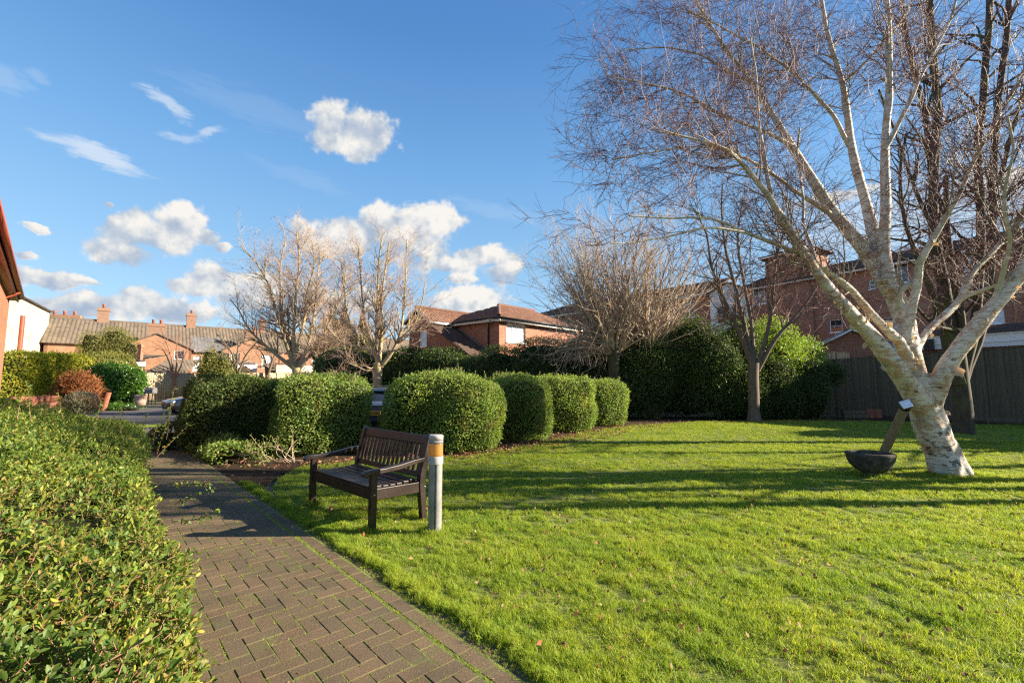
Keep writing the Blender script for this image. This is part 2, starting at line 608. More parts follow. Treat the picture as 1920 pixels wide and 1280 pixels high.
M['bench_wood'] = woodmat('dark_stained_wood', [(0.012, 0.006, 0.005), (0.024, 0.011, 0.008), (0.046, 0.02, 0.014)], 0.42, 0.5, (4, 40, 40))
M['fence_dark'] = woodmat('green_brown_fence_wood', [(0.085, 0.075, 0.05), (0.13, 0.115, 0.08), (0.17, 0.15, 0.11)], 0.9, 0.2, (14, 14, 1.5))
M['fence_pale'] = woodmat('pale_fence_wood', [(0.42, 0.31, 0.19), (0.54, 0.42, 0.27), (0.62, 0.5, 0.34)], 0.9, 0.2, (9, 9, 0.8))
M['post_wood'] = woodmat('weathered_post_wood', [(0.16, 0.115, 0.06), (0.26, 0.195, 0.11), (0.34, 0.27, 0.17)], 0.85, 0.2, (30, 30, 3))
M['stone'] = plain('mossy_dark_stone', (0.085, 0.075, 0.058), 0.95, 0.2, 0.55, 9.0, bmp=0.6)
M['hedge_core'] = plain('dark_hedge_core', (0.022, 0.024, 0.012), 1.0, 0.0, 0.4)  # dark fill for solid cores added so light does not pass through foliage
M['soil'] = plain('dark_soil', (0.055, 0.036, 0.022), 1.0, 0.1, 0.5, 7.0, bmp=0.8)
M['leaf_near'] = leafmat('cotoneaster_leaf', [(0.06, 0.11, 0.02), (0.10, 0.16, 0.025), (0.16, 0.22, 0.03), (0.24, 0.28, 0.04), (0.11, 0.17, 0.03), (0.07, 0.125, 0.028), (0.20, 0.25, 0.035), (0.33, 0.30, 0.05), (0.09, 0.15, 0.03), (0.32, 0.19, 0.06)], 0.5, 0.32, 0.3)
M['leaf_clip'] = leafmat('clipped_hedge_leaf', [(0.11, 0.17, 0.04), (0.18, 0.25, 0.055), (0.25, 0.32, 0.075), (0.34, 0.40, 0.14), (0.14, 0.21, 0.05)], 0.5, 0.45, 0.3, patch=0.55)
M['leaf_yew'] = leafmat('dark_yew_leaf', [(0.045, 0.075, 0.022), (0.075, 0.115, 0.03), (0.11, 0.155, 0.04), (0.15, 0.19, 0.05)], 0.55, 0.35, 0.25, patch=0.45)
M['leaf_ivy'] = leafmat('ivy_leaf', [(0.03, 0.055, 0.02), (0.055, 0.09, 0.03), (0.085, 0.13, 0.035), (0.14, 0.19, 0.045)], 0.5, 0.3, 0.3)
M['leaf_bamboo'] = leafmat('bright_bamboo_leaf', [(0.16, 0.24, 0.03), (0.22, 0.31, 0.04), (0.28, 0.36, 0.06)], 0.45, 0.4, 0.35)
M['leaf_yellow'] = leafmat('yellow_green_privet_leaf', [(0.27, 0.28, 0.03), (0.34, 0.34, 0.035), (0.42, 0.40, 0.05), (0.36, 0.31, 0.06)], 0.6, 0.45, 0.2)
M['leaf_olive'] = leafmat('olive_hedge_leaf', [(0.17, 0.17, 0.05), (0.22, 0.21, 0.055), (0.26, 0.22, 0.06), (0.16, 0.19, 0.045)], 0.55, 0.35, 0.3)
M['leaf_laurel'] = leafmat('glossy_laurel_leaf', [(0.055, 0.13, 0.02), (0.09, 0.19, 0.025), (0.14, 0.25, 0.03)], 0.3, 0.3, 0.6)
M['leaf_rust'] = leafmat('rusty_fern_leaf', [(0.26, 0.09, 0.04), (0.34, 0.14, 0.06), (0.22, 0.08, 0.05)], 0.8, 0.3, 0.1)
M['leaf_grey'] = leafmat('grey_lavender_leaf', [(0.26, 0.22, 0.16), (0.32, 0.25, 0.19), (0.2, 0.2, 0.13)], 0.8, 0.3, 0.1)
M['leaf_autumn'] = leafmat('autumn_leaf', [(0.30, 0.20, 0.05), (0.36, 0.26, 0.05), (0.26, 0.15, 0.05), (0.2, 0.2, 0.05)], 0.6, 0.4, 0.2)
M['leaf_litter'] = leafmat('fallen_brown_leaf', [(0.20, 0.07, 0.035), (0.30, 0.11, 0.05), (0.42, 0.22, 0.11), (0.16, 0.055, 0.03), (0.52, 0.36, 0.2)], 0.7, 0.15, 0.25, (1, 1, 1))


def grassmat():
    m, n = mat_base('lawn_grass')
    gp = n.n('ShaderNodeNewGeometry')
    rnd = gp.outputs['Random Per Island']
    orn = n.n('ShaderNodeObjectInfo').outputs['Random']
    r = n.m('FRACT', n.m('ADD', rnd, orn))
    c = n.ramp(r, [(0.0, (0.14, 0.235, 0.02)), (0.3, (0.24, 0.33, 0.028)), (0.65, (0.34, 0.42, 0.04)), (0.92, (0.44, 0.50, 0.08)), (1.0, (0.60, 0.52, 0.24))])
    pos = gp.outputs['Position']
    f = n.noise(pos, 1.3, 4, 0.6)
    c = n.mix(n.sm(f, 0.38, 0.68), c, n.mix(1.0, c, (0.72, 0.86, 0.8), 'MULTIPLY'))
    c = n.mix(n.m('MULTIPLY', n.sm(n.noise(pos, 6.0, 3, 0.6), 0.55, 0.75), 0.5), c, n.mix(1.0, c, (0.6, 0.7, 0.6), 'MULTIPLY'))
    p = n.n('ShaderNodeBsdfPrincipled', Base_Color=c, Roughness=0.5)
    p.inputs['Specular IOR Level'].default_value = 0.25
    t = n.n('ShaderNodeBsdfTranslucent', Color=n.mix(1.0, c, (1.5, 1.35, 0.7), 'MULTIPLY'))
    finish(n, n.n('ShaderNodeMixShader', i0=0.45, i1=p, i2=t))
    return m


M['grass'] = grassmat()


def sheetmat(name, cols, scale, rough=0.95, fine=60, bstr=0.6):
    m, n = mat_base(name)
    gp = n.n('ShaderNodeNewGeometry').outputs['Position']
    f = n.noise(gp, scale, 7, 0.65)
    f2 = n.noise(gp, fine, 4, 0.7)
    c = n.ramp(n.m('MULTIPLY_ADD', n.m('SUBTRACT', f2, 0.5), 0.5, f), [(0.3, cols[0]), (0.5, cols[1]), (0.7, cols[2])])
    finish(n, n.n('ShaderNodeBsdfPrincipled', Base_Color=c, Roughness=rough, Normal=bump(n, f2, bstr, 0.015)))
    return m


M['ground'] = sheetmat('ground_earth', [(0.06, 0.05, 0.03), (0.09, 0.08, 0.045), (0.08, 0.10, 0.035)], 0.4)
M['lawn'] = sheetmat('lawn_thatch', [(0.08, 0.085, 0.016), (0.13, 0.15, 0.02), (0.18, 0.20, 0.026)], 5.0)
M['far_lawn'] = sheetmat('short_far_lawn', [(0.13, 0.22, 0.02), (0.17, 0.28, 0.025), (0.21, 0.32, 0.03)], 3.0, fine=25)
M['asphalt'] = sheetmat('drive_asphalt', [(0.05, 0.046, 0.045), (0.075, 0.068, 0.063), (0.10, 0.09, 0.082)], 1.2, 0.9, 90, 0.35)
M['joint'] = sheetmat('mossy_joint_sand', [(0.07, 0.062, 0.025), (0.13, 0.15, 0.028), (0.20, 0.26, 0.035)], 3.0, fine=120)
M['verge'] = sheetmat('mossy_verge_soil', [(0.06, 0.042, 0.025), (0.11, 0.085, 0.045), (0.13, 0.14, 0.03)], 4.0, fine=80)
M['kerb'] = plain('pale_kerb_stone', (0.42, 0.37, 0.30), 0.9, 0.2, 0.2)
M['paver'] = islandmat('brown_block_paver', [(0.118, 0.086, 0.048), (0.147, 0.102, 0.058), (0.108, 0.082, 0.05), (0.136, 0.09, 0.053)], 0.8, 0.3, 0.5, 1.6, 95, (0.105, 0.115, 0.04))


def barkmat(name, cols, scale=(14, 14, 3), rough=0.9, moss=None, bstr=0.5):
    m, n = mat_base(name)
    co = n.n('ShaderNodeTexCoord').outputs['Object']
    f = n.noise(n.n('ShaderNodeMapping', Vector=co, Scale=scale), 1.0, 6, 0.65)
    c = n.ramp(f, [(0.3, cols[0]), (0.55, cols[1]), (0.75, cols[2])])
    if moss:
        c = n.mix(n.m('MULTIPLY', n.sm(n.noise(co, 2.2, 4), 0.42, 0.66), 0.7), c, moss)
    finish(n, n.n('ShaderNodeBsdfPrincipled', Base_Color=c, Roughness=rough, Normal=bump(n, f, bstr, 0.01)))
    return m


def birchmat():
    m, n = mat_base('peeling_birch_bark')
    co = n.n('ShaderNodeTexCoord').outputs['Object']
    big = n.noise(co, 3.4, 7, 0.66, 0.8)
    band = n.noise(n.n('ShaderNodeMapping', Vector=co, Scale=(3.5, 3.5, 20)), 1.0, 6, 0.62, 0.9)
    c = n.ramp(band, [(0.30, (0.20, 0.12, 0.075)), (0.40, (0.42, 0.30, 0.20)), (0.52, (0.61, 0.535, 0.44)), (0.75, (0.73, 0.68, 0.60))])
    c = n.mix(n.m('MULTIPLY', n.sm(big, 0.51, 0.57), 0.7), c, (0.42, 0.22, 0.12))
    c = n.mix(n.m('MULTIPLY', n.sm(n.noise(co, 5.2, 5, 0.6, 0.5), 0.57, 0.66), 0.8), c, (0.62, 0.57, 0.50))
    sep = n.n('ShaderNodeSeparateXYZ', Vector=co).outputs[2]
    low = n.sm(sep, 2.6, 0.2)
    dk = n.noise(n.n('ShaderNodeMapping', Vector=co, Scale=(5, 5, 8)), 1.0, 7, 0.72, 1.2)
    thr = n.m('MULTIPLY_ADD', low, -0.10, 0.64)
    c = n.mix(n.m('MULTIPLY', n.sm(n.m('SUBTRACT', dk, thr), 0.0, 0.05), 0.9), c, (0.05, 0.03, 0.022))
    len_ = n.noise(n.n('ShaderNodeMapping', Vector=co, Scale=(7, 7, 75)), 1.0, 3, 0.5)
    c = n.mix(n.m('MULTIPLY', n.sm(len_, 0.62, 0.70), 0.8), c, (0.13, 0.07, 0.045))
    c = n.mix(n.m('MULTIPLY', n.sm(n.noise(co, 1.7, 3), 0.52, 0.7), 0.4), c, (0.30, 0.29, 0.12))
    h = n.m('ADD', band, n.m('MULTIPLY', dk, 0.8))
    finish(n, n.n('ShaderNodeBsdfPrincipled', Base_Color=c, Roughness=0.65, Normal=bump(n, h, 0.7, 0.02)))
    return m


M['birch'] = birchmat()
M['birch_limb'] = barkmat('birch_limb_bark', [(0.34, 0.26, 0.18), (0.58, 0.51, 0.41), (0.72, 0.67, 0.58)], (6, 6, 18), 0.7, (0.30, 0.30, 0.12))
M['birch_curl'] = leafmat('birch_bark_curl', [(0.34, 0.19, 0.10), (0.50, 0.36, 0.24), (0.60, 0.50, 0.39), (0.42, 0.26, 0.15)], 0.7, 0.3, 0.2, (1.2, 0.85, 0.55))
M['twig_plum'] = barkmat('birch_twig', [(0.09, 0.03, 0.026), (0.15, 0.058, 0.045), (0.23, 0.105, 0.08)], (4, 4, 4), 0.6)
M['branch_tan'] = barkmat('birch_branch', [(0.22, 0.15, 0.11), (0.38, 0.28, 0.20), (0.50, 0.42, 0.31)], (8, 8, 14), 0.7, (0.22, 0.20, 0.09))
M['bark_dark'] = barkmat('dark_tree_bark', [(0.03, 0.022, 0.016), (0.055, 0.042, 0.03), (0.085, 0.066, 0.046)], (16, 16, 4), 0.9, (0.075, 0.085, 0.025))
M['bark_ochre'] = barkmat('ochre_tree_bark', [(0.26, 0.195, 0.11), (0.38, 0.295, 0.18), (0.48, 0.39, 0.25)], (9, 9, 3), 0.85, (0.32, 0.28, 0.11))
M['twig_ochre'] = barkmat('ochre_twig', [(0.30, 0.20, 0.14), (0.42, 0.29, 0.21), (0.52, 0.39, 0.29)], (3, 3, 3), 0.8)
M['bark_grey'] = barkmat('grey_brown_bark', [(0.09, 0.065, 0.045), (0.15, 0.112, 0.078), (0.22, 0.17, 0.12)], (14, 14, 4), 0.9)
M['twig_grey'] = barkmat('pale_grey_twig', [(0.28, 0.20, 0.14), (0.44, 0.33, 0.23), (0.60, 0.48, 0.36)], (3, 3, 3), 0.8)
M['twig_red'] = barkmat('red_brown_twig', [(0.20, 0.09, 0.06), (0.28, 0.14, 0.09), (0.34, 0.2, 0.14)], (3, 3, 3), 0.8)
M['alu'] = plain('painted_grey_aluminium', (0.235, 0.228, 0.218), 0.42, 0.5, 0.28, 5.0, bmp=0.04)
M['alu_pale'] = plain('pale_lamp_collar', (0.38, 0.355, 0.33), 0.5, 0.4, 0.12, 8.0, bmp=0.06)


def lensmat():
    m, n = mat_base('amber_lens')
    p = n.n('ShaderNodeBsdfPrincipled', Base_Color=(0.52, 0.33, 0.11), Roughness=0.2)
    t = n.n('ShaderNodeBsdfTranslucent', Color=(0.72, 0.45, 0.16))
    finish(n, n.n('ShaderNodeMixShader', i0=0.55, i1=p, i2=t))
    return m


M['lens'] = lensmat()
M['car_dark'] = plain('dark_blue_car_paint', (0.012, 0.014, 0.022), 0.22, 0.6, 0.05, bmp=0.0, coat=1.0)
M['car_silver'] = plain('blue_silver_car_paint', (0.16, 0.20, 0.28), 0.25, 0.6, 0.05, metal=0.5, bmp=0.0, coat=1.0)
M['tyre'] = plain('tyre_rubber', (0.018, 0.018, 0.018), 0.85, 0.2)
M['rim'] = plain('alloy_rim', (0.45, 0.45, 0.46), 0.35, 0.5, 0.1, metal=0.8)
M['plate_yellow'] = plain('yellow_number_plate', (0.72, 0.42, 0.05), 0.4, 0.4, 0.05, bmp=0.0)
M['lamp_glass'] = plain('headlamp_glass', (0.5, 0.52, 0.55), 0.1, 0.7, 0.1, bmp=0.0)
M['tail_red'] = plain('red_tail_lamp', (0.35, 0.015, 0.012), 0.15, 0.6, 0.1, bmp=0.0)
M['plaque'] = plain('pale_metal_plaque', (0.58, 0.60, 0.66), 0.25, 0.6, 0.08, metal=0.3, bmp=0.02)

# ------------------------------------------------------------------ ground, drive, lawn sheets


def sheet(name, pts, z, mat, kind='structure'):
    me = bpy.data.meshes.new(name)
    me.from_pydata([(p[0], p[1], z) for p in pts], [], [tuple(range(len(pts)))])
    me.materials.append(mat)
    return tag(link(bpy.data.objects.new(name, me)), kind=kind)


def G(px, py):
    g = gnd(px, py)
    return (g.x, g.y)


sheet('ground', [(-600, -60), (600, -60), (600, 900), (-600, 900)], -0.03, M['ground'])
# path frame: origin O on the groove along the right edge, u runs up the path, v points left across it
PO = Vector((-0.20, 2.56, 0))
PU = Vector((-0.674, 0.739, 0)).normalized()
PV = Vector((-PU.y, PU.x, 0))


def pp(u, v, z=0.0):
    q = PO + PU * u + PV * v
    return Vector((q.x, q.y, z))


PATH_W = 1.62
PATH_U0, PATH_U1 = -1.9, 11.0
sheet('verge_soil', [pp(-2.8, -0.75), pp(5.4, -0.75), pp(5.4, -0.12), pp(-2.8, -0.12)], -0.002, M['verge'])
sheet('path_bed', [pp(PATH_U0, -0.13), pp(PATH_U1, -0.13), pp(PATH_U1, PATH_W + 0.3), pp(PATH_U0, PATH_W + 0.3)], 0.0060, M['joint'])
sheet('drive', [pp(PATH_U1 - 0.15, -1.5), (-5.5, 14.0), (-2.0, 13.0), (3.0, 20.5), (-4, 33.5), (-20, 30), (-27, 27.3), (-20.5, 22.0), (-13.2, 17.5), pp(PATH_U1 - 0.15, PATH_W + 1.0)], -0.018, M['asphalt'])
kb = MB()
ka, kb2 = gnd(170, 797), gnd(352, 796)
kb.beam(ka + Vector((0, 0, 0.0)), kb2 + Vector((0, 0, 0.0)), 0.14, 0.02)
kb.build('kerb_strip', M['kerb'], kind='structure', bevel=0.004)

# lawn outline (world): along the path, round the clipped hedges, along the back bed and the fence
lawn_pts = [pp(-2.6, -0.31), pp(0.0, -0.31), pp(1.2, -0.29), pp(2.4, -0.28), pp(3.6, -0.30), pp(5.2, -0.40), pp(6.0, -0.70),
            Vector((-3.9, 8.6, 0)), Vector((-2.6, 9.25, 0)), Vector((-1.0, 9.75, 0)), Vector((0.1, 11.0, 0)), Vector((1.2, 12.8, 0)), Vector((2.6, 15.0, 0)), Vector((4.4, 17.0, 0)),
            Vector((7.5, 18.6, 0)), Vector((11.5, 19.2, 0)), Vector((14.5, 18.8, 0)), Vector((17.0, 17.8, 0)), Vector((19.0, 16.3, 0)), Vector((26, 3.0, 0)), Vector((20, -3.0, 0)), Vector((3.4, -1.0, 0))]
sheet('lawn', lawn_pts, 0.004, M['lawn'])
sheet('soil_bed', [pp(5.1, -0.14), pp(8.8, -0.14), pp(11.2, -0.14), (-5.5, 14.2), (-2, 13.2), (2.5, 20.3), (9, 22), (14, 22), (21.5, 18.5), (27, 9), (24, 5),
                   (15, 17), (10, 17.6), (6.4, 16.8), (3.2, 14.2), (1.2, 11.3), (0.2, 9.7), (-1.5, 8.9), (-3.9, 8.0)], -0.004, M['soil'])
far_lawn = [(-12.3, 17.2), (-14.6, 17.4), (-20, 21.8), (-26, 27), (-30, 29.5), (-34, 27), (-24, 18), (-15, 13.0)]
sheet('far_lawn', [(x, y) for x, y in far_lawn[::-1]], -0.006, M['far_lawn'])

# ------------------------------------------------------------------ block-paved path: herringbone bricks
path = empty('path')
tag(path, kind='structure')


def brick_mesh(name, lx, ly, lz, ch=0.006):
    mb = MB()
    hx, hy = lx / 2, ly / 2
    P = []
    for z, e in ((-lz, 0), (-ch, 0), (0, ch)):
        P += [(-hx + e, -hy + e, z), (hx - e, -hy + e, z), (hx - e, hy - e, z), (-hx + e, hy - e, z)]
    Fs = [(8, 9, 10, 11)]
    for k in (0, 4):
        Fs += [(k + i, k + (i + 1) % 4, k + 4 + (i + 1) % 4, k + 4 + i) for i in range(4)]
    mb.poly(P, Fs)
    me = bpy.data.meshes.new(name)
    me.from_pydata(mb.V, [], mb.F)
    me.materials.append(M['paver'])
    return me


BL, BW_, GAP = 0.204, 0.102, 0.0
BM = brick_mesh('brick', BL - 0.007, BW_ - 0.007, 0.03, 0.0015)
HALF = brick_mesh('half_brick', BW_ - 0.007, BW_ - 0.007, 0.03, 0.003)
rows = []
c = BW_
nu = int((PATH_U1 - PATH_U0) / c) + 4
nv = int(PATH_W / c) + 4
for i in range(-4, nu):
    for j in range(-4, nv):
        m4 = (i - j) % 4
        if m4 == 0:       # lies along u
            rows.append((PATH_U0 + (i + 1) * c, 0.015 + (j + 0.5) * c, 0))
        elif m4 == 3:     # lies along v (occupies j, j+1)
            rows.append((PATH_U0 + (i + 0.5) * c, 0.015 + (j + 1) * c, 1))


def hb_valid():
    """Check the lattice tiles without overlap on a small grid."""
    occ = {}
    for i in range(12):
        for j in range(12):
            m4 = (i - j) % 4
            cells = [(i, j), (i + 1, j)] if m4 == 0 else [(i, j), (i, j + 1)] if m4 == 3 else []
            for q in cells:
                occ[q] = occ.get(q, 0) + 1
    return max(occ.values()), sum(1 for a in range(2, 10) for b in range(2, 10) if (a, b) not in occ)


print('herringbone', hb_valid())
occ = set()
for i in range(-4, nu):
    for j in range(-4, nv):
        m4 = (i - j) % 4
        pc = (PATH_U0 + (i + 1) * c, 0.015 + (j + 0.5) * c) if m4 == 0 else (PATH_U0 + (i + 0.5) * c, 0.015 + (j + 1) * c) if m4 == 3 else None
        if pc and 0.05 < pc[1] < PATH_W + 0.1 and PATH_U0 + 0.05 < pc[0] < PATH_U1 - 0.05:
            occ |= {(i, j), (i + 1, j)} if m4 == 0 else {(i, j), (i, j + 1)}
halves = [(PATH_U0 + (i + 0.5) * c, 0.015 + (j + 0.5) * c, 0) for i in range(0, nu - 4) for j in (0,) if (i, j) not in occ]
rows = [r for r in rows if 0.05 < r[1] < PATH_W + 0.1 and PATH_U0 + 0.05 < r[0] < PATH_U1 - 0.05]
ang0 = math.atan2(PU.y, PU.x)
edge = [(PATH_U0 + (k + 0.5) * 0.206, -0.062) for k in range(int((PATH_U1 - PATH_U0) / 0.206))]


def project(p):
    d = Vector(p) - cam.location
    y = d.y * CP + d.z * SP
    z = -d.y * SP + d.z * CP
    return (960 + F * d.x / y, 640 - F * z / y, y) if y > 0.05 else None


def seen(p, m=0):
    q = project(p)
    return q is not None and -m < q[0] < 1920 + m and -m < q[1] < 1280 + m


def put_bricks(parent, items, mesh, nmax):
    """items: (u, v, across). The nearest in view become objects of their own, the others one joined part."""
    lst = []
    for u, v, a in items:
        p = pp(u, v)
        vis = seen(p, 40)
        lst.append((0 if vis else 1, p.y, u, v, a))
    lst.sort()
    rest = MB()
    base = [tuple(q.co) for q in mesh.vertices]
    bf = [tuple(q.vertices) for q in mesh.polygons]
    for k, (_, _, u, v, a) in enumerate(lst):
        z = 0.009 + RNG.uniform(-0.0016, 0.0014)
        rot = (RNG.normal(0, 0.008), RNG.normal(0, 0.008), ang0 + (math.pi / 2 if a else 0) + RNG.normal(0, 0.007))
        loc = pp(u + RNG.normal(0, 0.0012), v + RNG.normal(0, 0.0012), z)
        if k < nmax:
            o = link(bpy.data.objects.new('brick', mesh), parent)
            o.location = loc
            o.rotation_euler = rot
        else:
            mt = Matrix.Translation(loc) @ Matrix.Rotation(rot[2], 4, 'Z')
            rest.poly([mt @ Vector(q) for q in base], bf)
    if rest.V:
        rest.build('brick_field', M['paver'], parent, kind='stuff')


put_bricks(path, rows, BM, 300)
put_bricks(path, halves, HALF, 24)
edging = empty('path_edging')
tag(edging, kind='structure')
put_bricks(edging, [(u, v, 0) for u, v in edge], BM, 60)

# ------------------------------------------------------------------ grass
_src = []


def scatter(name, pts, rot, scl, src, parent=None, tilt=None):
    """One object whose points each carry a copy of the mesh of src (geometry nodes)."""
    me = bpy.data.meshes.new(name)
    n = len(pts)
    me.vertices.add(n)
    me.vertices.foreach_set('co', np.asarray(pts, np.float32).ravel())
    a = me.attributes.new('turn', 'FLOAT_VECTOR', 'POINT')
    tr = np.zeros((n, 3), np.float32)
    tr[:, 2] = rot
    if tilt is not None:
        tr[:, :2] = tilt
    a.data.foreach_set('vector', tr.ravel())
    b = me.attributes.new('size', 'FLOAT_VECTOR', 'POINT')
    b.data.foreach_set('vector', np.asarray(scl, np.float32).ravel())
    ng = bpy.data.node_groups.new(name + '_scatter', 'GeometryNodeTree')
    ng.interface.new_socket('Geometry', in_out='INPUT', socket_type='NodeSocketGeometry')
    ng.interface.new_socket('Geometry', in_out='OUTPUT', socket_type='NodeSocketGeometry')
    gi, go = ng.nodes.new('NodeGroupInput'), ng.nodes.new('NodeGroupOutput')
    ip = ng.nodes.new('GeometryNodeInstanceOnPoints')
    oi = ng.nodes.new('GeometryNodeObjectInfo')
    oi.inputs['Object'].default_value = src
    oi.inputs['As Instance'].default_value = True
    at1, at2 = ng.nodes.new('GeometryNodeInputNamedAttribute'), ng.nodes.new('GeometryNodeInputNamedAttribute')
    for q, nm in ((at1, 'turn'), (at2, 'size')):
        q.data_type = 'FLOAT_VECTOR'
        q.inputs['Name'].default_value = nm
    L = ng.links.new
    L(gi.outputs[0], ip.inputs['Points'])
    L(oi.outputs['Geometry'], ip.inputs['Instance'])
    L(at1.outputs[0], ip.inputs['Rotation'])
    L(at2.outputs[0], ip.inputs['Scale'])
    L(ip.outputs[0], go.inputs[0])
    o = link(bpy.data.objects.new(name, me), parent)
    md = o.modifiers.new('scatter', 'NODES')
    md.node_group = ng
    o['kind'] = 'stuff'
    return o


def grass_clump(nb, rad, h, wd, seed, segs=3):
    r = np.random.default_rng(seed)
    V, Fc = [], []
    for _ in range(nb):
        a, q = r.uniform(0, 6.28), rad * math.sqrt(r.uniform())
        x, y = q * math.cos(a), q * math.sin(a)
        hh = h * r.uniform(0.5, 1.15)
        la = r.uniform(0, 6.28)
        lean = r.uniform(0.15, 0.9)
        dx, dy = math.cos(la), math.sin(la)
        fa = la + r.uniform(-0.9, 0.9)
        sx, sy = -math.sin(fa) * wd / 2, math.cos(fa) * wd / 2
        b = len(V)
        for k in range(segs):
            t = k / segs
            off = lean * hh * t ** 2
            z = hh * (t - 0.22 * lean * t * t)
            wf = 1 - 0.5 * t
            V += [(x + dx * off - sx * wf, y + dy * off - sy * wf, z), (x + dx * off + sx * wf, y + dy * off + sy * wf, z)]
        V.append((x + dx * lean * hh, y + dy * lean * hh, hh * (1 - 0.22 * lean)))
        for k in range(segs - 1):
            Fc += [(b + 2 * k, b + 2 * k + 1, b + 2 * k + 3), (b + 2 * k, b + 2 * k + 3, b + 2 * k + 2)]
        Fc.append((b + 2 * segs - 2, b + 2 * segs - 1, b + 2 * segs))
    return bpy.data.objects.new('grass_tuft', np_mesh('grass_tuft', V, Fc, M['grass']))


def in_poly(x, y, poly):
    px = np.array([p[0] for p in poly])
    py = np.array([p[1] for p in poly])
    ins = np.zeros(len(x), bool)
    j = len(px) - 1
    for i in range(len(px)):
        c = ((py[i] > y) != (py[j] > y)) & (x < (px[j] - px[i]) * (y - py[i]) / (py[j] - py[i] + 1e-12) + px[i])
        ins ^= c
        j = i
    return ins


def frustum(x, y, m=0.6):
    return (np.abs(x) < y * 1.13 + m) & (y > 1.6)


def lawn_points(y0, y1, dens, poly):
    x0, x1 = -1.2 * y1, 1.2 * y1
    n = int((x1 - x0) * (y1 - y0) * dens)
    x, y = RNG.uniform(x0, x1, n), RNG.uniform(y0, y1, n)
    k = in_poly(x, y, poly) & frustum(x, y)
    return x[k], y[k]


lawn_edge = [(p.x + RNG.normal(0, 0.02), p.y + RNG.normal(0, 0.02)) for p in lawn_pts]
bands = [(1.6, 3.2, 1300, 1.0), (3.2, 5.0, 900, 1.05), (5.0, 8.0, 480, 1.25), (8.0, 12.0, 230, 1.6), (12.0, 20.0, 95, 2.3)]
clumps = [grass_clump(22, 0.034, 0.054, 0.0032, s) for s in (1, 2, 3)]
allp = [[], [], []]
for y0, y1, de, wsc in bands:
    x, y = lawn_points(y0, y1, de, lawn_edge)
    P3 = np.stack([x, y, np.zeros_like(x)], 1)
    tuft = vnoise(P3, 3.0, 5) * 0.45 + vnoise(P3, 9.0, 6) * 0.6 + vnoise(P3, 21.0, 7) * 0.5
    gap = RNG.uniform(size=len(x)) < np.clip(0.95 + 0.55 * tuft + max(0, y0 - 5) * 0.08, 0.15, 1)
    x, y, tuft = x[gap], y[gap], tuft[gap]
    hs = np.clip(0.80 + 0.40 * tuft + RNG.normal(0, 0.16, len(x)), 0.28, 1.9)
    which = RNG.integers(0, 3, len(x))
    for q in range(3):
        k = which == q
        allp[q].append(np.stack([x[k], y[k], hs[k], np.full(k.sum(), wsc)], 1))
for q in range(3):
    A = np.concatenate(allp[q])
    n = len(A)
    scl = np.stack([A[:, 3], A[:, 3], A[:, 2] * np.where(A[:, 3] > 1.5, 0.9, 1.0)], 1)
    tl = np.stack([RNG.normal(0, 0.12, n), RNG.normal(0, 0.12, n)], 1)
    scatter('grass', np.stack([A[:, 0], A[:, 1], np.full(n, 0.002)], 1), RNG.uniform(0, 6.28, n), scl, clumps[q], tilt=tl)
# longer uncut grass along the path edge, leaning over it
n = 2600
u = RNG.uniform(-2.4, 6.0, n)
v = -0.272 + 0.006 * u + RNG.normal(0, 0.03, n) - 0.02 * np.sin(u * 5) - 0.02 * np.sin(u * 13 + 1)
E = np.array([tuple(pp(a, b, 0.0)) for a, b in zip(u, v)])
scatter('edge_grass', E, RNG.uniform(0, 6.28, n), np.stack([np.full(n, 0.9), np.full(n, 0.9), RNG.uniform(0.5, 1.45, n)], 1), clumps[0],
        tilt=np.stack([RNG.normal(-0.15, 0.25, n), RNG.normal(-0.3, 0.25, n)], 1))
# taller tufts the mower leaves round whatever stands on the lawn
rg = np.random.default_rng(91)
ring = []
for (cx, cy, r0, r1, m_) in ((7.32, 7.62, 0.26, 0.46, 420), (gnd(1634, 892).x, gnd(1634, 892).y, 0.17, 0.30, 130), (gnd(815, 1001).x, gnd(815, 1001).y, 0.065, 0.13, 70), (gnd(585, 949).x, gnd(585, 949).y, 0.03, 0.10, 30),
                             (gnd(697, 998).x, gnd(697, 998).y, 0.03, 0.10, 30), (gnd(775, 968).x, gnd(775, 968).y, 0.03, 0.10, 30), (gnd(1642, 880).x, gnd(1642, 880).y, 0.05, 0.14, 30)):
    th, rr = rg.uniform(0, 6.28, m_), rg.uniform(r0, r1, m_)
    ring.append(np.stack([cx + rr * np.cos(th), cy + rr * np.sin(th), np.zeros(m_)], 1))
ring = np.concatenate(ring)
n = len(ring)
scatter('uncut_grass', ring, rg.uniform(0, 6.28, n), np.stack([np.full(n, 1.0), np.full(n, 1.0), rg.uniform(1.0, 2.1, n)], 1), clumps[2], tilt=rg.normal(0, 0.2, (n, 2)))
# grass on the far strip beside the drive
x = RNG.uniform(-34, -12, 9000)
y = RNG.uniform(13, 30, 9000)
k = in_poly(x, y, far_lawn)
x, y = x[k], y[k]
n = len(x)
scatter('far_grass', np.stack([x, y, np.full(n, -0.005)], 1), RNG.uniform(0, 6.28, n), np.stack([np.full(n, 4.0), np.full(n, 4.0), RNG.uniform(0.7, 1.1, n)], 1), clumps[1])
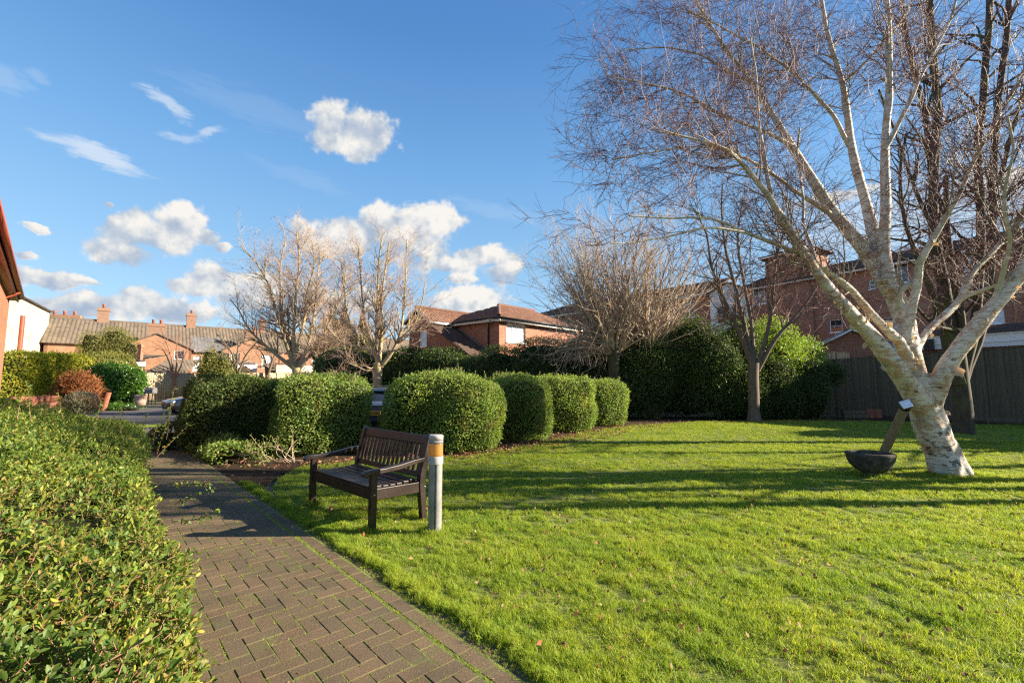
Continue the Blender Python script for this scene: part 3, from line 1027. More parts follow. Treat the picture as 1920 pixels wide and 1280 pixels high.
# moss and small weeds in the paving joints
ju, jv = [], []
for uu, vv, a in rows:
    if RNG.uniform() < 0.9:
        hl = BL / 2
        e = RNG.choice([-1, 1])
        for _ in range(RNG.integers(2, 12)):
            s_ = RNG.uniform(-hl, hl)
            if a:
                ju.append(uu + e * BW_ / 2); jv.append(vv + s_)
            else:
                ju.append(uu + s_); jv.append(vv + e * BW_ / 2)
for _ in range(900):
    ju.append(RNG.uniform(PATH_U0, 7)); jv.append(-0.005 + RNG.normal(0, 0.006))
for _ in range(2600):
    ju.append(RNG.uniform(PATH_U0, 6)); jv.append(-0.20 + RNG.normal(0, 0.05))
J = np.array([tuple(pp(a, b, 0.003)) for a, b in zip(ju, jv)])
moss = grass_clump(9, 0.012, 0.013, 0.003, 9, 2)
n = len(J)
scatter('joint_moss', J, RNG.uniform(0, 6.28, n), RNG.uniform(0.6, 1.15, (n, 1)) * np.ones((1, 3)), moss)


# ------------------------------------------------------------------ leaf litter
def litter(name, pts, size, z=0.012, zr=0.02, flat=0.5):
    n = len(pts)
    P = np.stack([pts[:, 0], pts[:, 1], z + RNG.uniform(0, zr, n)], 1)
    V, Fc = leaf_cloud(P, np.tile([0, 0, 1.0], (n, 1)), size, spread=1.0, fold=0.5, aspect=0.62)
    V = V.reshape(-1, 4, 3)
    V[:, :, 2] = V[:, :1, 2] + (V[:, :, 2] - V[:, :1, 2]) * flat
    V[:, :, 2] = np.maximum(V[:, :, 2], z * 0.6)
    return np_obj(name, V.reshape(-1, 3), Fc, M['leaf_litter'], kind='stuff')


x, y = lawn_points(1.7, 9.0, 46.0, lawn_pts)
k = RNG.uniform(size=len(x)) < np.clip(1.25 - y / 6.5, 0.1, 1)
litter('fallen_leaves', np.stack([x[k], y[k]], 1), 0.038, 0.050, 0.025, 1.0)
pb = []
for a, b, w_, nn in (((-4.4, 8.4), (-1.2, 9.5), 0.35, 420), ((-1.2, 9.5), (0.6, 11.4), 0.4, 650), ((0.6, 11.4), (2.9, 14.8), 0.5, 1000), ((2.9, 14.8), (5.5, 17.5), 0.6, 500), ((5.5, 17.8), (15, 19.6), 0.5, 500)):
    t = RNG.uniform(0, 1, nn)[:, None]
    pb.append(np.array(a) + (np.array(b) - np.array(a)) * t + RNG.normal(0, w_, (nn, 2)))
litter('leaf_litter', np.concatenate(pb), 0.065, 0.008, 0.035, 0.7)
t = RNG.uniform(-1.5, 5.5, 110)
q = np.array([tuple(pp(a, b)[:2]) for a, b in zip(t, RNG.uniform(-0.2, 1.3, 110))])
litter('path_leaf_crumbs', q, 0.020, 0.009, 0.004, 0.4)
t = RNG.uniform(-1.8, 6, 900)
q = np.array([tuple(pp(a, b)[:2]) for a, b in zip(t, RNG.normal(-0.19, 0.045, 900))])
litter('edge_crumbs', q, 0.016, 0.002, 0.008, 0.5)


# ------------------------------------------------------------------ hedges
def superell(c, a, e, n, rng=RNG, noise=0.05, nscale=3.0, seed=1, zmin=0.0, rot=0.0):
    """Points and outward normals on a rounded block."""
    d = nrm(rng.normal(size=(n, 3)))
    A = np.array(a)
    r = (np.abs(d / A) ** e).sum(1) ** (-1 / e)
    P = d * r[:, None]
    Nn = nrm(np.sign(P) * np.abs(P / A) ** (e - 1) / A)
    P = P + Nn * (vnoise(P, nscale, seed) * noise)[:, None]
    if rot:
        cz, sz = math.cos(rot), math.sin(rot)
        Rm = np.array([[cz, -sz, 0], [sz, cz, 0], [0, 0, 1]])
        P, Nn = P @ Rm.T, Nn @ Rm.T
    P = P + np.array(c)
    k = P[:, 2] > zmin
    return P[k], Nn[k]


def core_mesh(c, a, e, shrink, noise, nscale, seed, rot, nu=28, nv=16):
    th = np.linspace(0, 2 * np.pi, nu, endpoint=False)
    ph = np.linspace(-np.pi / 2, np.pi / 2, nv)
    T, Ph = np.meshgrid(th, ph)
    d = np.stack([np.cos(Ph) * np.cos(T), np.cos(Ph) * np.sin(T), np.sin(Ph)], -1).reshape(-1, 3)
    A = np.array(a)
    r = (np.abs(d / A) ** e).sum(1) ** (-1 / e)
    P = d * r[:, None]
    Nn = nrm(np.sign(P) * np.abs(P / A + 1e-9) ** (e - 1) / A)
    P = P + Nn * (vnoise(P, nscale, seed) * noise - shrink)[:, None]
    if rot:
        cz, sz = math.cos(rot), math.sin(rot)
        P = P @ np.array([[cz, -sz, 0], [sz, cz, 0], [0, 0, 1]]).T
    P = P + np.array(c)
    P[:, 2] = np.maximum(P[:, 2], -0.02)
    Fc = [(j * nu + i, j * nu + (i + 1) % nu, (j + 1) * nu + (i + 1) % nu, (j + 1) * nu + i) for j in range(nv - 1) for i in range(nu)]
    return P, Fc


def facing(P, Nn):
    """Thin out the leaves on the far side, which nothing in the garden sees."""
    v = nrm(P - np.array([0, 0, EYE]))
    return ((v * Nn).sum(1) < 0.45) | (RNG.uniform(size=len(P)) < 0.25)


def bush(name, label, cat, c, a, leaf, size, dens, e=4.0, noise=0.05, nscale=3.0, rot=0.0, group=None, depth=0.10, spread=0.8, seed=None,
         aspect=0.5, up=0.0, shoots=0, zmin=0.0, core=True, shoot_h=0.22):
    """A clipped or loose shrub: solid core added to block light, leaves, and a few upright shoots."""
    seed = seed if seed is not None else int(abs(c[0] * 31 + c[1] * 7)) % 97
    t = thing(name, label, cat, (c[0], c[1], 0), 0, group)
    if core:
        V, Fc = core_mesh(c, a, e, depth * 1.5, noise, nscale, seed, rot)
        np_obj('light_block_core', V, Fc, M['hedge_core'], t, True)
    area = 2 * (4 * a[0] * a[2] + 4 * a[1] * a[2]) + 4 * a[0] * a[1]
    n = int(area * dens * 2.1)
    aspect = 0.62 if aspect == 0.5 else aspect * 1.15
    size = size * 1.12
    P, Nn = superell(c, a, e, n, noise=noise, nscale=nscale, seed=seed, zmin=zmin, rot=rot)
    k = facing(P, Nn)
    P, Nn = P[k], Nn[k]
    P = P - Nn * (RNG.uniform(0, 1, len(P)) ** 1.6 * depth)[:, None]
    shag = np.maximum(RNG.normal(0, 0.6, len(P)), 0) * size * 1.0 + np.maximum(vnoise(P, 16, seed + 3), 0) * size * 0.8
    P = P + RNG.normal(0, size * 0.3, P.shape) + Nn * shag[:, None]
    V, Fc = leaf_cloud(P, Nn, size, spread=spread, aspect=aspect, up=up)
    np_obj('foliage', V, Fc, M[leaf], t, kind='stuff')
    if shoots:
        k = np.where(Nn[:, 2] > 0.75)[0]
        k = RNG.choice(k, min(shoots, len(k)), replace=False)
        Q, lv, ln = [], [], []
        for i in k:
            h = RNG.uniform(0.3, 1.0) * shoot_h
            d = Vector((RNG.normal(0, 0.2), RNG.normal(0, 0.2), 1)).normalized()
            Q.append(np.array([P[i] + np.array(d) * h * s for s in (0, 0.5, 1)]))
            for s in np.linspace(0.15, 1, int(5 + h * 30)):
                lv.append(P[i] + np.array(d) * h * s)
                ln.append(RNG.normal(size=3) * 0.8 + np.array([0, 0, 0.5]))
        V, Fc = tubes(np.array(Q), np.full((len(Q), 3), 0.004), 3)
        np_obj('shoot_stems', V, Fc, M['twig_grey'], t, kind='stuff')
        V, Fc = leaf_cloud(np.array(lv), np.array(ln), size * 0.9, spread=0.4)
        np_obj('shoot_leaves', V, Fc, M[leaf], t, kind='stuff')
    return t


HG = 'clipped hedges round the car park'
bush('clipped_hedge', 'broad dark clipped hedge directly behind the wooden bench', 'hedge', (-4.42, 10.75, 0.79), (0.95, 1.0, 0.83), 'leaf_clip', 0.042, 1150, e=5.5, rot=0.5, group=HG, shoots=40, noise=0.10, nscale=4.2)
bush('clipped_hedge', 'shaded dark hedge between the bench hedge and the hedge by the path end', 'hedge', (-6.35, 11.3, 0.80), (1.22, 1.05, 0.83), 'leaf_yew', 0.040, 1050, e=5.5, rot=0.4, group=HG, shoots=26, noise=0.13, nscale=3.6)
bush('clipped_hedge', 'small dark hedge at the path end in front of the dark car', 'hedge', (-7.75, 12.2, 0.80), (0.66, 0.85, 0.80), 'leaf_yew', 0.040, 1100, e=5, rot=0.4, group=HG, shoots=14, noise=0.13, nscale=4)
bush('clipped_hedge', 'largest rounded green hedge behind the lamp bollard', 'hedge', (-1.60, 11.1, 0.80), (1.27, 1.12, 0.88), 'leaf_clip', 0.042, 1200, e=5, group=HG, shoots=44, noise=0.11, nscale=4.0)
bush('clipped_hedge', 'square green hedge touching the largest rounded hedge on its right', 'hedge', (0.08, 13.1, 0.80), (0.84, 0.95, 0.86), 'leaf_clip', 0.042, 1050, e=5, group=HG, shoots=20, noise=0.08, nscale=4.5, rot=0.3)
bush('clipped_hedge', 'sunlit square green hedge, third of the row on the lawn side', 'hedge', (1.68, 15.3, 0.82), (0.85, 1.0, 0.88), 'leaf_clip', 0.044, 950, e=5, group=HG, shoots=20, noise=0.08, nscale=4.5, rot=0.3)
bush('clipped_hedge', 'last small hedge of the row, half in shade by the dark ivy', 'hedge', (3.38, 17.4, 0.80), (0.72, 0.9, 0.84), 'leaf_clip', 0.046, 900, e=4.5, group=HG, shoots=10, noise=0.06, rot=0.3)

# low leafy ground cover and bare twigs at the foot of the hedges
bush('low_shrub', 'low leafy ground cover spilling onto the path end by the dark hedges', 'shrub', (-5.9, 9.55, 0.14), (1.35, 0.42, 0.26), 'leaf_clip', 0.05, 600, e=2.2, noise=0.12, rot=-0.66, depth=0.12)
bush('low_shrub', 'small ragged patch of ground cover beside the drive corner', 'shrub', (-8.2, 11.0, 0.15), (0.6, 0.35, 0.3), 'leaf_yew', 0.05, 600, e=2.2, noise=0.12, rot=-0.6, depth=0.12)


def sprawl(name, label, c, n, L, leafm, seed, tm='twig_grey'):
    t = thing(name, label, 'shrub', c)
    r = np.random.default_rng(seed)
    d = nrm(np.stack([r.normal(0, 1, n), r.normal(0, 0.7, n), np.abs(r.normal(0.7, 0.4, n))], 1))
    P = [np.tile(np.array(c), (n, 1)) + np.stack([r.normal(0, 0.35, n), r.normal(0, 0.12, n), np.zeros(n)], 1)]
    for k in range(6):
        d = nrm(d + r.normal(size=d.shape) * 0.25 + np.array([0, 0, -0.06]))
        P.append(P[-1] + d * (L / 6) * r.uniform(0.6, 1.2, (n, 1)))
    P = np.stack(P, 1)
    Rr = np.tile(np.linspace(0.008, 0.003, 7), (n, 1))
    C, CR = grow(P, Rr, 7, 0.3, (30, 60), lambda t, l: 0.25 * l, 4, 0.1, 0.2, 0.7, 0.002, r)
    V, Fc = tubes(P, Rr, 4)
    np_obj('stems', V, Fc, M[tm], t, kind='stuff')
    V, Fc = tubes(C, CR, 3)
    np_obj('twigs', V, Fc, M[tm], t, kind='stuff')
    Q = np.concatenate([C[:, 2:].reshape(-1, 3), P[:, 4:].reshape(-1, 3)])
    Q = np.repeat(Q, 2, 0) + r.normal(0, 0.02, (len(Q) * 2, 3))
    V, Fc = leaf_cloud(Q, r.normal(size=Q.shape), 0.05, r)
    np_obj('foliage', V, Fc, M[leafm], t, kind='stuff')
    return t


sprawl('sprawling_shrub', 'sprawling shrub with bare pale stems and few leaves behind the bench arm', (-4.45, 9.2, 0.0), 16, 0.75, 'leaf_clip', 3)
sprawl('sprawling_shrub', 'twiggy little shrub with reddish stems left of the bench on the soil', (-5.05, 8.9, 0.0), 14, 0.5, 'leaf_clip', 4, 'twig_red')

# ------------------------------------------------------------------ big near hedge along the left of the path
hed = thing('path_hedge', 'big loose leafy green hedge filling the near left side of the path', 'hedge', (-3.2, 3.2, 0))
HR = curve([(-0.55, 0.2), (-0.98, 1.15), (-1.66, 2.15), (-2.62, 3.3), (-3.62, 4.45), (-4.75, 5.9), (-6.1, 7.5), (-7.0, 8.3), (-8.2, 9.0)], 60)


def hedge_surf(s, t):
    """s: along the right-hand face, t: 0 at the ground, 1 on the left at the top; world points."""
    f = np.clip(s, 0, 1) * 59
    i = np.minimum(f.astype(int), 58)
    a = (f - i)[:, None]
    B = HR[i] * (1 - a) + HR[i + 1] * a
    T = nrm(HR[i + 1] - HR[i])
    Lf = np.stack([-T[:, 1], T[:, 0]], 1)        # to the left
    h0 = np.interp(s, [0, 0.15, 0.3, 0.55, 0.75, 0.9, 1.0], [0.84, 0.84, 0.86, 0.90, 0.92, 0.86, 0.5])
    face = 0.24
    ta = np.clip(t / face, 0, 1)
    tb = np.clip((t - face) / (1 - face), 0, 1)
    rad = 0.30
    # face rises with a slight bulge, rounded shoulder, then the top climbs away to the left
    off = -0.05 - 0.10 * np.sin(ta * np.pi * 0.9) + 0.24 * np.clip(ta - 0.55, 0, 1) ** 2 / 0.2 * 0.45
    z = h0 * ta ** 0.9 * (1 - 0.10 * np.clip(ta - 0.7, 0, 1) / 0.3)
    wide = 3.0
    off = off + tb * wide
    z = z + 0.10 * np.minimum(tb * 5, 1) * h0 + 0.40 * tb
    P = np.stack([B[:, 0] + Lf[:, 0] * off, B[:, 1] + Lf[:, 1] * off, z], 1)
    return P


def hedge_pts(n, s0, s1):
    s = RNG.uniform(s0, s1, n)
    t = RNG.uniform(0.0, 1, n)
    e = 2e-3
    P = hedge_surf(s, t)
    Ps = hedge_surf(s + e, t) - P
    Pt = hedge_surf(s, t + e) - P
    Nn = nrm(np.cross(Ps, Pt))
    Nn[Nn[:, 2] < -0.3] *= -1
    flip = (Nn[:, 2] < 0) & (t > 0.3)
    Nn[flip] *= -1
    # outward on the face means to the right of the run
    P = P + Nn * (vnoise(P, 3.2, 21) * 0.11 + vnoise(P, 9.0, 22) * 0.06)[:, None]
    return P, Nn


def near_leaves(P, Nn, size, k, detail, stem_len):
    """Sprigs: a short shoot at each point carrying k leaves in a spiral."""
    n = len(P)
    ax = nrm(Nn * 0.55 + RNG.normal(size=(n, 3)) * 0.5 + np.array([0.08, 0, 0.42]))
    L = stem_len * RNG.uniform(0.6, 1.4, n)
    A = P - ax * (L * 0.55)[:, None]
    ref = nrm(np.cross(ax, RNG.normal(size=(n, 3))))
    bi = np.cross(ax, ref)
    Vs = []
    for j in range(k):
        f = (j + 0.6) / k
        th = j * 2.4 + RNG.uniform(0, 0.6, n)
        rd = ref * np.cos(th)[:, None] + bi * np.sin(th)[:, None]
        elev = 0.45 + 0.9 * f
        d = nrm(rd + ax * elev + RNG.normal(size=(n, 3)) * 0.18)
        side = nrm(np.cross(d, ax + 1e-3))
        nn = np.cross(side, d)
        sz = (size * RNG.uniform(0.65, 1.25, n) * (1.05 - 0.35 * abs(f - 0.5)))[:, None]
        b = A + ax * (L * f)[:, None]
        wv_ = sz * 0.215
        cup = nn * sz
        if detail:
            pts = [b, b + d * sz * 0.30 + side * wv_ * 0.82 + cup * 0.05, b + d * sz * 0.62 + side * wv_ * 0.95 + cup * 0.05, b + d * sz * 0.9 + side * wv_ * 0.5 - cup * 0.01,
                   b + d * sz - cup * 0.06, b + d * sz * 0.9 - side * wv_ * 0.5 - cup * 0.01, b + d * sz * 0.62 - side * wv_ * 0.95 + cup * 0.05, b + d * sz * 0.30 - side * wv_ * 0.82 + cup * 0.05,
                   b + d * sz * 0.33, b + d * sz * 0.66 - cup * 0.005]
        else:
            pts = [b, b + d * sz * 0.45 + side * wv_ + cup * 0.05, b + d * sz, b + d * sz * 0.45 - side * wv_ + cup * 0.05]
        Vs.append(np.stack(pts, 1))
    V = np.concatenate(Vs, 0)
    return V, A, ax, L


FD = np.array([[0, 1, 8], [1, 2, 9], [1, 9, 8], [2, 3, 9], [3, 4, 9], [4, 5, 9], [5, 6, 9], [6, 7, 8], [6, 8, 9], [7, 0, 8]])
FS = np.array([[0, 1, 2], [0, 2, 3]])
# solid dark core added inside the hedge to block light
ss, tt = np.meshgrid(np.linspace(0, 1, 50), np.linspace(0, 1, 40), indexing='ij')
Pc = hedge_surf(ss.ravel(), tt.ravel())
Pc[:, 2] = np.maximum(Pc[:, 2] - 0.14, 0.0)
Tn = np.gradient(HR, axis=0)
Tn = nrm(Tn)
ii = np.minimum((ss.ravel() * 59).astype(int), 58)
Pc[:, 0] += -Tn[ii, 1] * 0.13
Pc[:, 1] += Tn[ii, 0] * 0.13
Fc = [(i * 40 + j, (i + 1) * 40 + j, (i + 1) * 40 + j + 1, i * 40 + j + 1) for i in range(49) for j in range(39)]
np_obj('light_block_core', Pc, Fc, M['hedge_core'], hed, True)
P, Nn = hedge_pts(52000, 0.0, 1.0)
dist = np.linalg.norm(P - np.array([0, 0, EYE]), axis=1)
q = np.array([(project(p) or (-9999, 0, 0))[0] for p in P])
vis = (q > -160) & (q < 700)
P, Nn, dist = P[vis], Nn[vis], dist[vis]
keep = RNG.uniform(size=len(P)) < np.where(dist < 3.4, 0.92, np.where(dist < 5.5, 0.62, 0.5))
P, Nn, dist = P[keep], Nn[keep], dist[keep]
P = P - Nn * (RNG.uniform(0, 1, len(P)) ** 1.5 * 0.12)[:, None]
nd_ = dist < 3.4
Vn, A1, X1, L1 = near_leaves(P[nd_], Nn[nd_], 0.031, 9, True, 0.075)
Vf, A2, X2, L2 = near_leaves(P[~nd_], Nn[~nd_], 0.039, 9, False, 0.10)
print('hedge leaves', len(Vn), len(Vf))
# the largest leaves in view become parts of their own
cen = Vn.mean(1)
pr = np.array([project(c) or (-1, -1, 99) for c in cen])
inv = (pr[:, 0] > 5) & (pr[:, 0] < 420) & (pr[:, 1] > 700) & (pr[:, 1] < 1275)
siz = np.linalg.norm(Vn[:, 4] - Vn[:, 0], axis=1) / np.maximum(pr[:, 2], 0.1)
wd_ = pr[:, 2] + np.where(inv, 0, 1e3) - siz * 8
big = np.argsort(wd_)[:300]
rest = np.ones(len(Vn), bool)
rest[big] = False
for i in big:
    np_obj('leaf', Vn[i], FD, M['leaf_near'], hed)


def join_leaves(V, Fq):
    n, k, _ = V.shape
    return V.reshape(-1, 3), (Fq[None] + (np.arange(n) * k)[:, None, None]).reshape(-1, 3)


np_obj('foliage', *join_leaves(Vn[rest], FD), M['leaf_near'], hed, kind='stuff')
np_obj('far_foliage', *join_leaves(Vf, FS), M['leaf_near'], hed, kind='stuff')
kf = np.linalg.norm(A2[:, :2], axis=1) < 4.4
A = np.concatenate([A1, A2[kf]]); X = np.concatenate([X1, X2[kf]]); L_ = np.concatenate([L1, L2[kf]])
ln3 = np.stack([A, A + X * (L_ * 0.5)[:, None], A + X * L_[:, None]], 1)
np_obj('twigs', *tubes(ln3, np.tile([0.0022, 0.0018, 0.0012], (len(A), 1)), 3), M['twig_red'], hed, kind='stuff')
# long wands that stick out of the hedge
wands = []
for px, py, Y, dx, dy, dz, ln in ((300, 830, 5.6, 0.35, -0.2, 1, 0.42), (286, 810, 6.0, -0.1, 0, 1, 0.35), (340, 905, 4.7, 1, -0.1, 0.25, 0.34), (350, 975, 4.0, 1, -0.2, 0.16, 0.38), (318, 800, 5.6, 0.2, 0, 1, 0.5),
                                  (230, 790, 6.0, 0.1, 0, 1, 0.3), (120, 775, 5.5, 0, 0, 1, 0.28), (60, 765, 5.0, -0.1, 0, 1, 0.3), (180, 790, 5.5, 0.2, 0, 1, 0.25), (340, 1140, 2.9, 1, -0.2, 0.1, 0.2), (330, 1250, 2.3, 1, 0, 0.1, 0.18), (335, 1050, 3.5, 1, 0, 0.2, 0.2),
                                  (305, 845, 5.2, 0.6, 0, 0.7, 0.4), (265, 800, 6.2, 0.2, 0, 1, 0.25), (30, 790, 4.2, 0.2, 0, 1, 0.25), (355, 930, 4.4, 0.9, 0, 0.5, 0.25)):
    p = np.array(tuple(at(px, py, Y)))
    d = nrm(np.array([dx, dy, dz], float))
    w3 = [p - d * 0.15]
    for k in range(7):
        d = nrm(d + RNG.normal(size=3) * 0.08)
        w3.append(w3[-1] + d * (ln + 0.15) / 7)
    wands.append(np.array(w3))
wands = np.array(wands)
np_obj('long_shoots', *tubes(wands, np.tile(np.linspace(0.004, 0.0015, 8), (len(wands), 1)), 4), M['twig_red'], hed, kind='stuff')
wp = np.concatenate([wands[:, 1:-1] + (wands[:, 2:] - wands[:, 1:-1]) * f for f in (0, 0.33, 0.66)], 1).reshape(-1, 3)
wp = np.repeat(wp, 2, 0)
V, Fc = leaf_cloud(wp, RNG.normal(size=wp.shape), 0.042, aspect=0.45, spread=0.9)
np_obj('shoot_leaves', V, Fc, M['leaf_near'], hed, kind='stuff')

# ------------------------------------------------------------------ building helpers


def v2(p):
    return Vector((p[0], p[1]))


def frame(o, parent, A, B, z=0.0):
    d = (v2(B) - v2(A)).normalized()
    pl = parent.location if parent is not None else Vector((0, 0, 0))
    q = parent
    while q is not None and q.parent is not None:
        q = q.parent
        pl = pl + q.location
    o.location = (A[0] - pl.x, A[1] - pl.y, z - pl.z)
    o.rotation_euler = (0, 0, math.atan2(d.y, d.x))


def wall(parent, A, B, z0, z1, mat, holes=(), thick=0.25, name='wall', top=None):
    """Local x runs A to B, y points into the house. top: optional outline [(s,z)...] instead of a flat top."""
    L = (v2(B) - v2(A)).length
    mb = MB()
    xs = sorted({0, L, *[h[0] for h in holes], *[h[1] for h in holes]})
    zs = sorted({z0, z1, *[h[2] for h in holes], *[h[3] for h in holes]})
    for i in range(len(xs) - 1):
        for j in range(len(zs) - 1):
            cx, cz = (xs[i] + xs[i + 1]) / 2, (zs[j] + zs[j + 1]) / 2
            if any(h[0] < cx < h[1] and h[2] < cz < h[3] for h in holes):
                continue
            mb.poly([(xs[i], 0, zs[j]), (xs[i + 1], 0, zs[j]), (xs[i + 1], 0, zs[j + 1]), (xs[i], 0, zs[j + 1])], [(0, 1, 2, 3)])
    for a, b, c, d in holes:
        for q in (((a, 0, c), (a, thick, c), (a, thick, d), (a, 0, d)), ((b, 0, c), (b, 0, d), (b, thick, d), (b, thick, c)),
                  ((a, 0, c), (b, 0, c), (b, thick, c), (a, thick, c)), ((a, 0, d), (a, thick, d), (b, thick, d), (b, 0, d))):
            mb.poly(q, [(0, 1, 2, 3)])
    mb.poly([(0, 0, z0), (0, thick, z0), (0, thick, z1), (0, 0, z1), (L, 0, z0), (L, thick, z0), (L, thick, z1), (L, 0, z1)],
            [(0, 3, 2, 1), (4, 5, 6, 7), (3, 7, 6, 2), (1, 2, 6, 5)])
    if top:
        n = len(top)
        pts = [(s, 0, z) for s, z in top] + [(s, thick, z) for s, z in top]
        mb.poly(pts, [tuple(range(n)), tuple(range(2 * n - 1, n - 1, -1))] + [(i, n + i, n + (i + 1) % n, (i + 1) % n) for i in range(n)])
    o = mb.build(name, mat, parent)
    frame(o, parent, A, B)
    return o


def window(parent, A, B, s0, s1, z0, z1, cols=2, rows=(0.5,), frame_mat='white_paint', pane='glass', recess=0.06, sill=True, fw=0.055, label=None):
    mb = MB()
    y0, y1 = recess, recess + 0.07
    mb.b2(s0, s1, y0, y1, z1 - fw, z1)
    mb.b2(s0, s1, y0, y1, z0, z0 + fw)
    mb.b2(s0, s0 + fw, y0 + 0.002, y1, z0 + fw, z1 - fw)
    mb.b2(s1 - fw, s1, y0 + 0.002, y1, z0 + fw, z1 - fw)
    for c in range(1, cols):
        x = s0 + (s1 - s0) * c / cols
        mb.b2(x - fw * 0.4, x + fw * 0.4, y0 + 0.004, y1, z0 + fw, z1 - fw)
    for r in rows:
        z = z0 + (z1 - z0) * r
        mb.b2(s0 + fw, s1 - fw, y0 + 0.008, y1, z - fw * 0.35, z + fw * 0.35)
    o = mb.build('window', M[frame_mat], parent)
    frame(o, parent, A, B)
    if label:
        o['label'] = label
    p = MB()
    p.b2(s0 + fw * 0.5, s1 - fw * 0.5, y0 + 0.035, y0 + 0.055, z0 + fw * 0.5, z1 - fw * 0.5)
    p.build('pane', M[pane], o)
    if sill:
        q = MB()
        q.b2(s0 - 0.05, s1 + 0.05, -0.06, y0 + 0.01, z0 - 0.06, z0 - 0.002)
        q.build('sill', M[frame_mat], o)
    return o


def roof(parent, poly, mat, tw=0.3, th=0.32, lift=0.03, barrel=0.045, name='roof', tiles=True):
    """One slope: a thin deck and its tiles, every tile its own piece of geometry."""
    P = [Vector(p) for p in poly]
    n = (P[1] - P[0]).cross(P[2] - P[0]).normalized()
    if n.z < 0:
        n = -n
    dn = (Vector((0, 0, -1)) + n * n.z).normalized()
    ac = n.cross(dn).normalized()
    o0 = P[0]
    Q = [((p - o0).dot(ac), (p - o0).dot(dn)) for p in P]
    mb = MB()
    k = len(P)
    mb.poly([p for p in P] + [p - n * 0.05 for p in P], [tuple(range(k)), tuple(range(2 * k - 1, k - 1, -1))] + [(i, (i + 1) % k, k + (i + 1) % k, k + i) for i in range(k)])
    deck = mb.build(name, mat, None)
    me = deck.data
    if parent is not None:
        deck.parent = parent
        V = local(parent, np.array([tuple(q.co) for q in me.vertices]))
        me.vertices.foreach_set('co', V.astype(np.float32).ravel())
    if not tiles:
        return deck
    x0, x1 = min(q[0] for q in Q), max(q[0] for q in Q)
    y0, y1 = min(q[1] for q in Q), max(q[1] for q in Q)
    xs, ys = np.arange(x0 + tw / 2, x1, tw), np.arange(y1 - th / 2 + 0.04, y0, -th)
    X, Y = np.meshgrid(xs, ys)
    ok = in_poly(X.ravel(), Y.ravel(), Q)
    X, Y = X.ravel()[ok], Y.ravel()[ok]
    if len(X) == 0:
        return deck
    prof = [(-0.5, 0.0), (-0.25, barrel), (0.05, barrel * 0.6), (0.3, 0.0), (0.5, 0.0)] if barrel else [(-0.49, 0.0), (0.49, 0.0)]
    m = len(prof)
    jit = RNG.normal(0, 0.004, len(X))
    rows_ = []
    for yy, hh in ((-th * 0.52, 0.004), (th * 0.52, lift), (th * 0.52, 0.0)):
        for a, b in prof:
            w_ = np.array(o0)[None] + np.outer(X + a * tw, np.array(ac)) + np.outer(Y + yy, np.array(dn)) + np.outer(np.full(len(X), b * (1 if hh else 0) + hh + 0.003) + jit, np.array(n))
            rows_.append(w_)
    V = np.stack(rows_, 1).reshape(-1, 3)
    fq = np.array([(r * m + i, (r + 1) * m + i, (r + 1) * m + i + 1, r * m + i + 1) for r in range(2) for i in range(m - 1)])
    Fc = (fq[None] + (np.arange(len(X)) * 3 * m)[:, None, None]).reshape(-1, 4)
    np_obj(name + '_tiles', V, Fc, mat, parent, kind='stuff')
    return deck


def beams(name, parent, segs, wd, ht, mat, kind=None):
    mb = MB()
    for a, b in segs:
        mb.beam(a, b, wd, ht)
    V = np.array([tuple(v) for v in mb.V])
    return np_obj(name, V, np.array(mb.F), mat, parent, kind=kind)


def pipes(name, parent, pts, r, mat, n=8):
    V, Fc = tubes(curve(pts, len(pts))[None], np.full((1, len(pts)), r), n)
    return np_obj(name, V, Fc, mat, parent, True)


def chimney(parent, c, w_, d_, z0, z1, pots=1, mat='brick_red', rz=0.0, potm='terracotta'):
    o = MB().b2(-w_ / 2, w_ / 2, -d_ / 2, d_ / 2, z0, z1 - 0.30).b2(-w_ / 2 - 0.06, w_ / 2 + 0.06, -d_ / 2 - 0.06, d_ / 2 + 0.06, z1 - 0.298, z1 - 0.12).b2(-w_ / 2 - 0.02, w_ / 2 + 0.02, -d_ / 2 - 0.02, d_ / 2 + 0.02, z1 - 0.118, z1).build('chimney', M[mat], parent)
    pl = parent.location
    o.location = (c[0] - pl.x, c[1] - pl.y, 0)
    o.rotation_euler = (0, 0, rz)
    for k in range(pots):
        x = (k - (pots - 1) / 2) * w_ / max(1, pots) * 0.9
        MB().lathe([(0.13, z1 - 0.02), (0.12, z1 + 0.3), (0.15, z1 + 0.34), (0.15, z1 + 0.42), (0.10, z1 + 0.42)], (x, 0, 0), 10).build('chimney_pot', M[potm], o, True)
    return o


def on_line(A, B, px):
    """Distance along A->B where the line of sight of column px meets it."""
    d = (v2(B) - v2(A)).normalized()
    k = (px - 960) / F
    s = (k * A[1] - A[0]) / (d.x - k * d.y)
    return s, v2(A) + d * s


def zat(py, Y):
    return at(960, py, Y).z


# ------------------------------------------------------------------ middle house behind the ivy
a_ = Vector((-0.76, 0.65)).normalized()
b_ = Vector((0.707, 0.707))
C0 = v2((-0.70, 25.0))
mh = thing('brick_house', 'red brick house with hipped red tile roof and white window above the dark ivy', 'house', (-0.7, 25.0, 0))
EZ = 5.13
W0 = C0 + a_ * 3.7 - b_ * 1.65
CL, CR = C0 + a_ * 5.7, C0 + b_ * 7.2
h1 = (0.55, 2.1, 3.85, 4.92)
wall(mh, C0, CR, 0, EZ, M['brick_red'], [h1])
window(mh, C0, CR, *h1, cols=3, rows=(0.5,), pane='blind')
wall(mh, CL, C0, 0, EZ, M['brick_red'])
ov = 0.35


def q3(p, z):
    return Vector((p.x, p.y, z))


